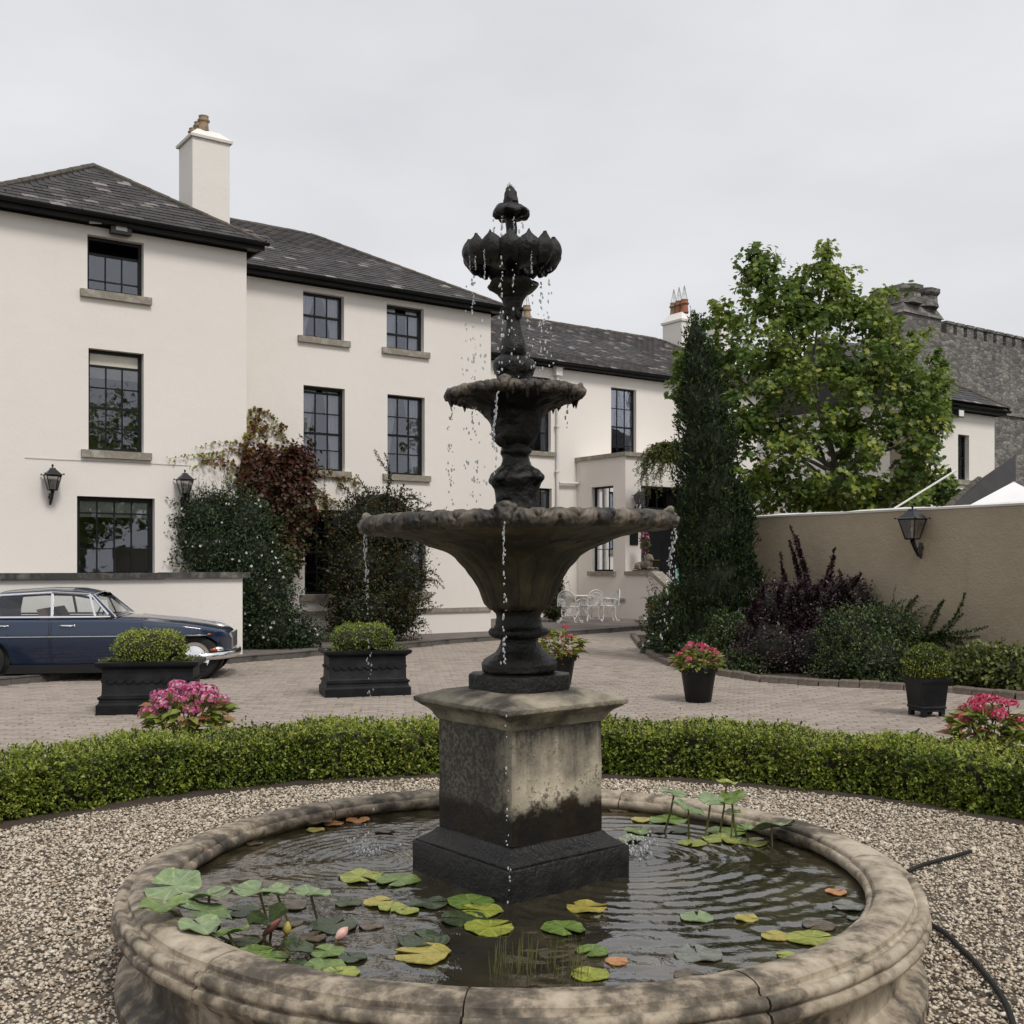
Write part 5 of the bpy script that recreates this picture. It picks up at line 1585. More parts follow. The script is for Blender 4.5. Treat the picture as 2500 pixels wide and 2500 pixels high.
# outline of the crown in the photograph, given depth
cr = [(2010, 720, 0, 62, 95), (1850, 715, .2, 42, 95), (1875, 830, -.3, 115, 110), (2040, 850, -.4, 150, 120), (2085, 830, .1, 62, 95), (1800, 960, -.2, 115, 125), (1960, 990, -.6, 170, 140), (2120, 970, -.3, 140, 125), (2200, 905, .2, 48, 62),
      (2225, 1060, -.2, 60, 85), (1840, 1110, -.4, 130, 110), (2010, 1130, -.7, 150, 100), (2150, 1110, -.5, 110, 110), (1720, 960, .3, 55, 100), (1715, 850, .4, 40, 60), (2200, 1200, -.3, 80, 50), (2285, 925, .1, 26, 48), (2270, 1010, .1, 40, 50), (2013, 640, 0, 22, 38), (1842, 650, .2, 16, 42), (2060, 745, .1, 22, 40), (2125, 790, 0, 30, 40), (2165, 840, 0, 26, 40), (1905, 735, -.1, 60, 70), (1900, 1200, .1, 110, 50), (2060, 1225, .1, 90, 35), (2265, 1190, .0, 60, 38), (1668, 935, .3, 26, 60), (2285, 1215, -.2, 45, 28)]
blobs = []
for px, py, dy, rx, ry in cr:
    c = mloc(px, py, dy); s_ = YM / F
    blobs.append((c.x, c.y, c.z, rx * s_, min(1.3, .35 + rx * s_ * .9), ry * s_))
core_b = [(b_[0], b_[1] + .35, b_[2], b_[3] * .62, b_[4] * .45, b_[5] * .62) for b_ in blobs if b_[3] > .75]
nb = 2300
P, Nn = blob_points(blobs, nb, (.5, 1.08), bump=.28, freq=2.8)
front = (Nn[:, 1] < .6) | (rng.random(len(P)) < .5)
P, Nn = P[front], Nn[front]
# leading shoots that stand out of the outline
lead = [(2013, 628, 0), (1842, 632, .2), (2018, 660, 0), (1848, 660, .2), (2058, 712, .1), (1995, 690, .1), (2035, 700, 0), (1842, 665, .2), (1856, 690, .1), (1880, 720, 0), (2064, 742, .1), (2128, 778, 0), (2178, 812, .1), (1740, 770, .2), (2060, 740, 0), (1960, 720, 0), (2225, 850, .1), (2290, 890, .1), (2300, 960, .1), (1655, 900, .3), (1700, 850, .3), (1790, 780, .1), (2092, 765, 0), (2300, 1190, -.1), (2320, 1215, -.1), (1925, 740, 0)]
lp, ln2 = [], []
for px, py, dy in lead:
    c = mloc(px, py, dy)
    for j in range(4):
        lp.append((c.x + random.gauss(0, .05), c.y + random.gauss(0, .08), c.z + .17 * (j - 1.2))); ln2.append((random.gauss(0, .25), -.3, .9))
P = np.concatenate([P, np.array(lp)]); Nn = np.concatenate([Nn, np.array(ln2)])
lead_n = len(lp)
# sprays: a twig end with its leaves hanging round it in a dome
per = 22
rad_c = rng.uniform(.13, .27, len(P)); rad_c[-lead_n:] = np.tile([.13, .11, .08, .05], len(lead))
dd_ = unit(rng.normal(size=(len(P) * per, 3)) + np.array([0, -.25, .45]))
PP = np.repeat(P, per, 0) + dd_ * np.repeat(rad_c, per)[:, None] * rng.uniform(.55, 1.1, (len(P) * per, 1)) * np.array([1.15, 1.0, .8])
NN = unit(np.repeat(Nn, per, 0) * .4 + dd_)
clump_t = np.repeat(rng.normal(0, .12, len(P)), per)
k = len(PP)
Dm = unit(NN * .4 + rng.normal(0, .55, (k, 3)) + np.array([0, 0, -.55]))
Zm = unit(NN * .7 + np.array([0, -.35, .75]) + rng.normal(0, .4, (k, 3)))
Lm = rng.uniform(.07, .135, k)
hgt_ = np.clip(.54 + .16 * np.sin(PP[:, 0] * 2.1 + PP[:, 2] * 1.7) + .10 * (PP[:, 2] - 5) / 3 + clump_t + rng.normal(0, .10, k), .02, .99)
sc_ = PP[:, 1] - .18 * np.abs(NN[:, 2])
big = np.zeros(k, dtype=bool); big[np.argsort(PP[:, 1] - 3 * Lm)[:300]] = True
link('crown', leaf_mesh('crown', PP[~big], Dm[~big], Zm[~big], Lm[~big], Lm[~big] * .95, M['maple_leaf'], 'maple', hgt_[~big]), mp_, kind='stuff')
lm = leaf_mesh('leaf', np.zeros((1, 3)), np.array([[0, 1.0, 0]]), np.array([[0, 0, 1.0]]), np.array([1.0]), np.array([.95]), M['maple_leaf'], 'maple', np.array([0.0]))
for i in np.nonzero(big)[0]:
    d_ = Vector(Dm[i]); z_ = Vector(Zm[i]); x_ = d_.cross(z_).normalized(); z2 = x_.cross(d_)
    o = link('leaf', lm, mp_); o.matrix_local = Matrix.Translation(Vector(PP[i])) @ Matrix((x_, d_, z2)).transposed().to_4x4() @ Matrix.Scale(Lm[i], 4)

# cypress
YCY = 18.6
cy = empty('cypress_tree', tuple(u_pt(1745, YCY)), 0, 'dark narrow cypress tree at the end of the garden wall', 'tree')
cb = Vector((cy.location.x, cy.location.y, 0))
def cl(px, py, rx, ry, dY=0, rd=None):
    c = pd(px, py, YCY + dY) - cb; s_ = YCY / F
    return (c.x, c.y, c.z, rx * s_, (rd or rx * s_ * .9), ry * s_)
cyb = [cl(1697, 835, 20, 58), cl(1706, 905, 36, 75), cl(1712, 990, 54, 95), cl(1722, 1090, 68, 110), cl(1728, 1200, 72, 120), cl(1742, 1310, 84, 120), cl(1748, 1420, 90, 130), cl(1752, 1530, 95, 110), cl(1790, 1330, 50, 130), cl(1800, 1250, 36, 60), cl(1800, 1470, 60, 120), cl(1800, 1580, 70, 60)]
mb = MB(); mb.tube([(0, 0, 0), (-.05, 0, 2), (-.25, 0, 4), (-.33, 0, 5.4)], [.12, .09, .05, .01], 8); mb.build('trunk', M['trunk'], cy, smooth=True)
core('crown_shade_core', cyb, M['shade_core'], cy, .8)
P, Nn = blob_points(cyb, 9500, (.8, 1.05), bump=.16, freq=4)
k0 = len(P); per = 6
rise = unit(Nn * .45 + np.array([0, 0, 1.0]) + rng.normal(0, .22, (k0, 3)))
uu = np.linspace(0, 1, per)
PP = P[:, None] + rise[:, None] * (rng.uniform(.06, .17, k0)[:, None] * uu[None])[:, :, None]
DD = rise[:, None] + rng.normal(0, .45, (k0, per, 3))
ZZ = Nn[:, None] + rng.normal(0, .5, (k0, per, 3))
LL = rng.uniform(.04, .08, (k0, per))
tt_ = np.clip(np.repeat(rng.normal(.4, .2, k0)[:, None], per, 1) + (uu[None] - .5) * .25 + rng.normal(0, .08, (k0, per)), .01, .99)
link('crown', leaf_mesh('crown', PP.reshape(-1, 3), DD.reshape(-1, 3), ZZ.reshape(-1, 3), LL.ravel(), LL.ravel() * .42, M['cypress_leaf'], 'diamond', tt_.ravel()), cy, kind='stuff')

# wisteria spray on the porch corner
ws = empty('wisteria', (0, 0, 0), 0, 'pale green trailing climber on the porch front beside the cypress', 'climber')
lines = []
for k in range(55):
    a = pd(random.uniform(1620, 1665), random.uniform(1085, 1140), 32.2)
    b_ = pd(random.uniform(1568, 1650), random.uniform(1100, 1150), 32.0 + random.uniform(-.3, .2))
    c = b_ + Vector((random.uniform(-.5, .2), random.uniform(-.15, .1), random.uniform(-.9, -.25)))
    lines.append([a, a.lerp(b_, .5) + Vector((0, 0, .2)), b_, c])
shoots('foliage', lines, M['herb_leaf'], ws, (.09, .15), .5, .05, 'diamond', .008, per=3)

# ================================================================== climbers and shrubs
pl = lambda px, py, Y: pd(px, py, Y)
# jasmine
jz = empty('jasmine', tuple(u_pt(600, 20.6)), 0, 'dark green climbing jasmine dotted with white flowers at the house corner', 'climber')
jo = Vector(jz.location)
def rel(bl, o): return [(b_[0] - o.x, b_[1] - o.y, b_[2], *b_[3:]) for b_ in bl]
jb = rel([px_blob(500, 1265, 20.75, 78, 60, .38), px_blob(575, 1275, 20.9, 85, 75, .42), px_blob(520, 1340, 20.7, 95, 75, .42), px_blob(600, 1370, 20.85, 85, 90, .45), px_blob(640, 1450, 20.9, 75, 90, .42), px_blob(655, 1530, 20.9, 85, 62, .42), px_blob(720, 1555, 21.2, 60, 36, .3), px_blob(575, 1480, 20.8, 40, 110, .3)], jo)
core('stem_shade_core', jb, M['shade_core'], jz, .8)
foliage('foliage', jb, 34000, M['jasmine_leaf'], jz, (.045, .085), .42, shell=(.74, 1.16), bump=.24, freq=4.5, up=-.1)
P, Nn = blob_points(jb, 420, (1.0, 1.1), bump=.14, freq=4)
k_ = (Nn[:, 1] < .2); P, Nn = P[k_], Nn[k_]
ww = rng.uniform(.03, .055, len(P))
link('flowers', leaf_mesh('flowers', P, rand_dir(len(P)), Nn + rng.normal(0, .2, P.shape), ww, ww, M['white_petal'], 'petal4'), jz, kind='stuff')
ln_ = []
for k in range(46):
    a = pl(random.uniform(430, 590), random.uniform(1200, 1260), 20.6)
    b_ = a + Vector((random.uniform(-.25, .2), random.uniform(-.1, .1), random.uniform(.15, .55)))
    ln_.append([a - jo, a.lerp(b_, .5) - jo + Vector((random.uniform(-.06, .06), 0, 0)), b_ - jo])
for k in range(12):
    a = pl(random.uniform(430, 450), random.uniform(1260, 1400), 20.6); b_ = pl(random.uniform(385, 420), random.uniform(1220, 1330), 20.55)
    ln_.append([a - jo, a.lerp(b_, .5) - jo + Vector((0, 0, .12)), b_ - jo])
for k in range(16):
    a = pl(random.uniform(690, 740), random.uniform(1450, 1560), 21.0); b_ = a + Vector((random.uniform(.15, .5), -.1, random.uniform(-.1, .15)))
    ln_.append([a - jo, a.lerp(b_, .5) - jo + Vector((0, 0, .05)), b_ - jo])
shoots('trailing_shoot', ln_, M['jasmine_leaf'], jz, (.04, .07), .4, .05, stem=.005, per=2)

# red creeper spreading over the corner
cr_ = empty('red_creeper', tuple(u_pt(640, 21.3)), 0, 'red and green creeper with long tendrils spread across the house corner', 'climber')
co = Vector(cr_.location)
def on_wall(px, py, which, off=-.05):
    O = OL if which == 'L' else OM
    t, s_ = at_px(O, px, off)
    q = Vector((O[0], O[1], 0)) - UN * off + UX * t
    return Vector((q.x, q.y, EYE + (HY - py) / F * s_))
cbl = rel([px_blob(640, 1165, 22.6, 46, 60, .25), px_blob(610, 1200, 21.4, 30, 80, .2), px_blob(722, 1150, 22.9, 38, 55, .2), px_blob(685, 1220, 22.7, 66, 70, .3), px_blob(700, 1285, 22.8, 42, 66, .25), px_blob(692, 1360, 22.4, 34, 42, .25)], co)
core('stem_shade_core', cbl, M['twig'], cr_, .6)
foliage('foliage', cbl, 14000, M['creeper_leaf'], cr_, (.06, .11), .9, 'diamond', (.7, 1.28), .28, 5, up=-.4,
        tr=lambda P, N_, n: np.clip(rng.normal(.38, .22, n) + (2.9 - P[:, 2]) * .22, .01, .99))
ten = [[(604, 1130, 'L'), (600, 1090, 'L'), (560, 1078, 'L'), (480, 1094, 'L')], [(604, 1150, 'L'), (590, 1105, 'L'), (520, 1105, 'L'), (410, 1120, 'L')], [(600, 1180, 'L'), (570, 1130, 'L'), (520, 1120, 'L'), (468, 1144, 'L')],
       [(602, 1190, 'L'), (585, 1150, 'L'), (560, 1140, 'L')], [(600, 1210, 'L'), (580, 1170, 'L'), (550, 1172, 'L')],
       [(602, 1150, 'L'), (601, 1100, 'L'), (600, 1060, 'L'), (606, 1020, 'M')],
       [(604, 1080, 'M'), (615, 1040, 'M'), (640, 1002, 'M'), (670, 1020, 'M'), (690, 1050, 'M')], [(606, 1070, 'M'), (625, 1045, 'M'), (660, 1045, 'M'), (700, 1075, 'M'), (715, 1088, 'M')], [(606, 1010, 'M'), (625, 1000, 'M'), (660, 1015, 'M'), (685, 1045, 'M')], [(604, 1030, 'M'), (630, 1022, 'M'), (655, 1035, 'M'), (680, 1060, 'M')],
       [(606, 1110, 'M'), (640, 1085, 'M'), (690, 1095, 'M'), (740, 1110, 'M')], [(610, 1130, 'M'), (650, 1110, 'M'), (700, 1098, 'M'), (740, 1105, 'M')], [(620, 1150, 'M'), (670, 1120, 'M'), (720, 1125, 'M')],
       [(740, 1170, 'M'), (790, 1160, 'M'), (840, 1170, 'M'), (880, 1182, 'M')], [(740, 1180, 'M'), (780, 1200, 'M'), (820, 1225, 'M'), (850, 1232, 'M')], [(730, 1200, 'M'), (770, 1215, 'M'), (800, 1240, 'M')], [(740, 1160, 'M'), (800, 1150, 'M'), (850, 1165, 'M'), (870, 1170, 'M')],
       [(700, 1380, 'M'), (730, 1330, 'M'), (745, 1332, 'M')], [(735, 1190, 'M'), (765, 1230, 'M'), (775, 1245, 'M')]]
lt = []
for a in ten:
    ln0 = [on_wall(*q) - co for q in a]
    lt.append(ln0)
    for k in range(2):
        i = random.randrange(1, len(ln0)); j = ln0[i - 1].lerp(ln0[i], random.random())
        lt.append([j, j + Vector((random.uniform(-.05, .3), -.02, random.uniform(-.35, .05))) * .6, j + Vector((random.uniform(.0, .4), -.02, random.uniform(-.55, 0))) * .6])
shoots('tendril', lt, M['creeper_green'], cr_, (.085, .13), .85, .05, 'diamond', .008, per=2, face=(UN.x, UN.y, .3), rnd_f=lambda u: np.clip(.1 + .85 * u + rng.normal(0, .12, len(u)), .01, .99))

# firethorn against the house
py_ = empty('firethorn', tuple(u_pt(900, 22.9)), 0, 'large dark firethorn shrub with reddish shoots against the house', 'shrub')
po_ = Vector(py_.location)
pb = rel([px_blob(895, 1290, 23.0, 80, 66, .45), px_blob(960, 1300, 23.3, 70, 60, .42), px_blob(880, 1390, 22.9, 76, 90, .5), px_blob(950, 1400, 23.2, 85, 90, .5), px_blob(895, 1490, 22.8, 88, 70, .5), px_blob(970, 1490, 23.1, 60, 70, .42), px_blob(930, 1235, 23.3, 75, 34, .3), px_blob(855, 1530, 22.7, 50, 30, .35)], po_)
core('stem_shade_core', pb, M['shade_core'], py_, .8)
foliage('foliage', pb, 32000, M['pyra_leaf'], py_, (.045, .085), .45, shell=(.72, 1.2), bump=.26, freq=4.5, up=.1)
ln_ = []
for q in [[(930, 1230), (955, 1170), (930, 1130), (915, 1100)], [(945, 1220), (950, 1150), (940, 1110)], [(905, 1230), (890, 1190), (870, 1160)], [(880, 1230), (850, 1200), (830, 1180), (825, 1165)], [(980, 1240), (1000, 1210), (1020, 1220), (1050, 1235)], [(970, 1230), (985, 1200), (1005, 1195)],
          [(1030, 1400), (1055, 1395), (1080, 1420)], [(1030, 1420), (1060, 1415), (1085, 1436)], [(1000, 1260), (1030, 1245), (1052, 1228)], [(800, 1260), (790, 1210), (795, 1160)], [(1010, 1470), (1045, 1460), (1062, 1448)], [(1010, 1500), (1040, 1490), (1080, 1478)], [(1000, 1530), (1040, 1520)], [(1010, 1380), (1040, 1410), (1068, 1432)]]:
    ln_.append([pl(x, y, 22.9) - po_ for x, y in q])
for k in range(70):
    a = pl(random.uniform(800, 1020), random.uniform(1230, 1530), 22.6); b_ = a + Vector((random.uniform(-.25, .3), random.uniform(-.3, 0), random.uniform(.0, .45)))
    ln_.append([a - po_, a.lerp(b_, .5) - po_, b_ - po_])
shoots('shoot', ln_, M['pyra_leaf'], py_, (.065, .11), .45, .035, stem=.009, per=5, rnd_f=lambda u: np.clip(.45 + .35 * u + rng.normal(0, .2, len(u)), .01, .99))

# small shrub by the far wall behind the white chairs
sh = empty('wall_shrub', tuple(u_pt(1352, 31.3)), 0, 'dark shrub half hidden behind the fountain bowl near white chairs', 'shrub')
so = Vector(sh.location)
sb_ = rel([px_blob(1352, 1440, 31.3, 24, 50, .4), px_blob(1350, 1485, 31.3, 28, 30, .4)], so)
core('stem_shade_core', sb_, M['shade_core'], sh, .8); foliage('foliage', sb_, 2600, M['pyra_leaf'], sh, (.06, .1), .45)
shoots('shoot', [[pl(1365, 1440, 31.2) - so, pl(1382, 1410, 31.1) - so, pl(1384, 1390, 31.1) - so], [pl(1370, 1430, 31.2) - so, pl(1386, 1420, 31.1) - so, pl(1392, 1440, 31) - so], [pl(1360, 1420, 31.2) - so, pl(1372, 1400, 31.2) - so, pl(1376, 1385, 31.2) - so]], M['pyra_leaf'], sh, (.06, .1), .45, .06, per=3)

# white flowering bush at the tip of the bed
wb = empty('white_flower_bush', tuple(u_pt(1620, 21.2)), 0, 'bushy green shrub with small white flowers at the cypress foot', 'shrub')
wo = Vector(wb.location)
bb = rel([px_blob(1625, 1520, 21.2, 52, 60, .42), px_blob(1650, 1470, 21.4, 36, 50, .35), px_blob(1610, 1585, 20.9, 42, 40, .36), px_blob(1660, 1560, 20.9, 50, 62, .4)], wo)
core('stem_shade_core', bb, M['shade_core'], wb, .78)
foliage('foliage', bb, 9000, M['shrub_leaf'], wb, (.04, .075), .5, shell=(.72, 1.12), bump=.18)
P, Nn = blob_points(bb, 70, (1.0, 1.12)); ww = rng.uniform(.03, .07, len(P))
link('flowers', leaf_mesh('flowers', P, rand_dir(len(P)), Nn, ww, ww, M['white_petal'], 'petal4'), wb, kind='stuff')
ln_ = []
for k in range(26):
    a = pl(random.uniform(1590, 1670), random.uniform(1440, 1560), 20.9); b_ = a + Vector((random.uniform(-.3, .1), random.uniform(-.1, .1), random.uniform(.05, .4)))
    ln_.append([a - wo, a.lerp(b_, .6) - wo, b_ - wo])
shoots('shoot', ln_, M['shrub_leaf'], wb, (.04, .07), .5, .04, per=3)
tp_post = MB().bx(-.03, .03, -.02, .02, 0, 1.62)
o = tp_post.build('marker_post', mat('turquoise_paint', [(.3, .55, .5), (.25, .48, .45)], 4, .5), loc=tuple(u_pt(1653, 22.3)))
tag(o, 'thin pale turquoise post beside the cypress', 'post')

# purple barberry and green shrubs under the garden wall
def wall_Y(px):
    k = (px - CX) / F; d = -UN
    s_ = (GW.x - k * GW.y) / (k * d.y - d.x)
    return GW.y + s_ * d.y
bz = empty('purple_barberry', tuple(u_pt(1975, 17.2)), 0, 'dark purple barberry bush with tall upright shoots by garden wall', 'shrub')
bo = Vector(bz.location)
bbl = rel([px_blob(1930, 1500, 17.3, 90, 80, .55), px_blob(2010, 1510, 17.1, 90, 80, .55), px_blob(1890, 1580, 16.9, 90, 80, .5), px_blob(1990, 1590, 16.8, 100, 75, .5), px_blob(2070, 1470, 17.2, 60, 60, .4), px_blob(1840, 1610, 17.0, 60, 55, .4)], bo)
core('stem_shade_core', bbl, M['shade_core'], bz, .8)
foliage('foliage', bbl, 20000, M['berberis_leaf'], bz, (.03, .06), .55, shell=(.74, 1.12), bump=.2, freq=4)
ln_ = []
for q in [[(1985, 1480), (1960, 1380), (1930, 1285)], [(1965, 1480), (1945, 1390), (1928, 1320)], [(1995, 1470), (1975, 1420), (1962, 1370)], [(1930, 1480), (1915, 1420), (1905, 1352)], [(2000, 1480), (2015, 1420), (2038, 1340)], [(2010, 1480), (2025, 1420), (2037, 1358)], [(2060, 1480), (2080, 1440), (2102, 1400)], [(1890, 1500), (1860, 1450), (1845, 1420)], [(1880, 1480), (1850, 1440), (1880, 1430)],
          [(1985, 1500), (1968, 1400), (1945, 1310)], [(1940, 1470), (1925, 1430), (1912, 1390)], [(1860, 1540), (1835, 1480), (1826, 1460)], [(2040, 1480), (2065, 1450), (2098, 1410)], [(1900, 1520), (1870, 1460), (1848, 1400)], [(1975, 1490), (1958, 1420), (1938, 1350)]]:
    ln_.append([pl(x, y, wall_Y(x) - .5) - bo for x, y in q])
for k in range(80):
    a = pl(random.uniform(1830, 2080), random.uniform(1440, 1600), 16.8); b_ = a + Vector((random.uniform(-.3, .3), random.uniform(-.3, .1), random.uniform(.05, .4)))
    ln_.append([a - bo, a.lerp(b_, .5) - bo, b_ - bo])
shoots('shoot', ln_, M['berberis_leaf'], bz, (.06, .10), .55, .022, stem=.008, per=9, taper=True)
def bush(name, label, blobs, n, mat_, size, sh_n, sh_len, base_px, Y, asp=.5):
    e_ = empty(name, tuple(u_pt(base_px, Y)), 0, label, 'shrub'); o_ = Vector(e_.location)
    b2 = rel([px_blob(*b_) for b_ in blobs], o_)
    core('stem_shade_core', b2, M['shade_core'], e_, .74)
    foliage('foliage', b2, n, mat_, e_, size, asp, shell=(.70, 1.14), bump=.22, freq=4)
    ls = []
    for k in range(sh_n):
        b_ = random.choice(b2); d = Vector((random.uniform(-1, 1), random.uniform(-1, .1), random.uniform(-.1, 1))).normalized()
        a = Vector(b_[:3]) + Vector((d.x * b_[3], d.y * b_[4], d.z * b_[5])) * .85
        e2 = a + (d + Vector((0, 0, .25))) * random.uniform(*sh_len)
        ls.append([a, a.lerp(e2, .55) + Vector((0, 0, .04)), e2 + Vector((0, 0, -.03))])
    if ls: shoots('shoot', ls, mat_, e_, size, asp, .035, stem=.006, per=3)
    return e_
g1 = bush('green_shrub', 'spreading green shrub between the purple bush and the potted box ball', [(2090, 1560, 16.2, 80, 75, .5), (2150, 1620, 15.6, 75, 62, .42), (2060, 1630, 16.0, 70, 50, .4), (2170, 1540, 16.3, 70, 55, .4), (2140, 1680, 15.4, 60, 30, .3)], 17000, M['shrub_leaf'], (.035, .06), 70, (.15, .4), 2110, 16.0)
o1 = Vector(g1.location)
shoots('shoot', [[pl(x, y, wall_Y(x) - .35) - o1 for x, y in q] for q in [[(2210, 1570), (2220, 1490), (2240, 1455)], [(2205, 1560), (2212, 1500), (2225, 1465)], [(2160, 1540), (2145, 1490), (2125, 1465)], [(2240, 1590), (2280, 1520), (2300, 1470)], [(2250, 1580), (2330, 1510), (2355, 1450)], [(2260, 1570), (2310, 1540), (2350, 1500)], [(2250, 1570), (2280, 1500), (2305, 1465)], [(2280, 1560), (2340, 1570), (2400, 1600)], [(2290, 1550), (2350, 1545), (2410, 1530)], [(2280, 1560), (2330, 1560), (2390, 1555)], [(2230, 1580), (2300, 1575), (2380, 1610)], [(2220, 1560), (2260, 1555), (2300, 1545)], [(2170, 1530), (2160, 1480), (2128, 1470)]]],
       M['shrub_leaf'], g1, (.05, .085), .5, .022, stem=.01, per=6)
bush('edging_plant', 'pale green leafy plant beside the potted box ball', [(2340, 1640, 14.9, 36, 40, .25), (2400, 1630, 14.8, 50, 50, .3), (2460, 1640, 14.6, 50, 55, .3)], 3200, M['herb_leaf'], (.05, .09), 14, (.1, .25), 2350, 14.9, .6)
bush('green_shrub', 'low dark leafy shrub under the cypress behind the pink potted hydrangea', [(1740, 1600, 17.6, 70, 48, .4), (1830, 1630, 16.9, 60, 40, .4), (1790, 1560, 17.5, 60, 60, .4)], 9000, M['shrub_leaf'], (.04, .07), 30, (.1, .3), 1780, 17.2)

# ================================================================== planters and pots
M['planter'] = mat('black_planter', [(.004, .0045, .006), (.008, .0085, .0105), (.018, .018, .02)], 5, .5, .25, 30, spec=.25)
M['pot_black'] = mat('black_plastic_pot', [(.005, .005, .0055), (.009, .009, .0095)], 5, .45, .1, spec=.3)
def rect_layers(mb, L_):
    A = np.array([[(-a, -b_, z), (a, -b_, z), (a, b_, z), (-a, b_, z)] for a, b_, z in L_])
    mb.grid(A, wrap_v=True, flip=True); return mb
def trough(px, py, rz, label, shrub_h):
    c = gp(px, py)
    e_ = empty('planter', (c.x, c.y, .024), rz, label, 'planter', 'black box planters on the drive')
    a, b_ = .50, .27
    mb = rect_layers(MB(), [(a + .045, b_ + .045, 0), (a + .045, b_ + .045, .10), (a + .02, b_ + .02, .125), (a + .016, b_ + .016, .16), (a + .03, b_ + .03, .17), (a + .03, b_ + .03, .19), (a, b_, .205), (a - .008, b_ - .008, .225), (a - .012, b_ - .012, .49), (a + .01, b_ + .01, .51), (a + .045, b_ + .045, .53), (a + .055, b_ + .055, .55), (a + .055, b_ + .055, .572), (a + .035, b_ + .035, .578), (a - .03, b_ - .03, .575), (a - .035, b_ - .035, .52)])
    mb.build('trough', M['planter'], e_, smooth=True, angle=28)
    mb = MB()
    for side in (-1, 1):                                  # swags in relief
        for k in range(9):
            x0 = -.44 + k * .098
            pts = [(x0 + .098 * t, side * (b_ + .0), .37 - .028 * math.sin(math.pi * t)) for t in np.linspace(0, 1, 7)]
            mb.tube(pts, .009, 5); mb.ball((x0, side * (b_ - .002), .375), .013, 6, 5)
    for side in (-1, 1):
        for k in range(5):
            y0 = -.23 + k * .098
            mb.tube([(side * (a + .0), y0 + .098 * t, .37 - .028 * math.sin(math.pi * t)) for t in np.linspace(0, 1, 7)], .009, 5)
    mb.build('relief_swags', M['planter'], e_, smooth=True)
    MB().bx(-a + .035, a - .035, -b_ + .035, b_ - .035, .5, .545).build('compost', M['soil'], e_)
    hs = shrub_h
    blobs = [(x, y, .55 + hs * .48, .19, .19, hs * .55) for x in (-.22, -.08, .06, .18) for y in (-.06, .07)]
    core('shrub_shade_core', blobs, M['box_shade_core'], e_, .84)
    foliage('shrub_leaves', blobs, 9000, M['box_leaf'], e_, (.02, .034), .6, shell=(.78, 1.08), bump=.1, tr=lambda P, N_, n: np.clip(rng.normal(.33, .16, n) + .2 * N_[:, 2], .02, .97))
    foliage('trailing_leaves', [(x, y, .58, .12, .07, .035) for x, y in ((-.4, -.16), (-.2, -.2), (.1, -.2), (.35, -.17), (.42, 0))], 700, M['herb_leaf'], e_, (.02, .035), .8)
    return e_
trough(371, 1740, R(8), 'black moulded planter of box standing in front of the blue car', .34)
trough(890, 1698, R(17), 'black moulded planter of box near the middle wing pavement', .33)

def pot_shape(e_, r, h, square=False, feet=False):
    if square:
        mb = rect_layers(MB(), [(r * .74, r * .74, .055), (r * .74, r * .74, h * .2), (r * .8, r * .8, h * .21), (r * .8, r * .8, h * .25), (r * .76, r * .76, h * .27), (r * .86, r * .86, h * .8), (r * .9, r * .9, h * .86), (r, r, h * .92), (r * 1.02, r * 1.02, h), (r * .9, r * .9, h), (r * .85, r * .85, h * .9)])
        for x in (-1, 1):
            for y in (-1, 1): mb.bx(x * r * .74 - .05 * (x > 0), x * r * .74 + .05 * (x < 0), y * r * .74 - .05 * (y > 0), y * r * .74 + .05 * (y < 0), 0, .054)
        mb.build('pot', M['planter'], e_, smooth=True, angle=28)
    else:
        mb = MB(); mb.lathe([(r * .66, 0), (r * .68, .01), (r * .9, h * .82), (r * .9, h * .84), (r * 1.0, h * .85), (r * 1.02, h * .90), (r * 1.03, h * .98), (r * 1.01, h), (r * .92, h), (r * .88, h * .9), (r * .4, h * .88)], 32)
        mb.build('pot', M['pot_black'], e_, smooth=True, angle=40)
    MB().lathe([(.01, h * .9), (r * .8, h * .9)], 16, cap=False).build('compost', M['soil'], e_)

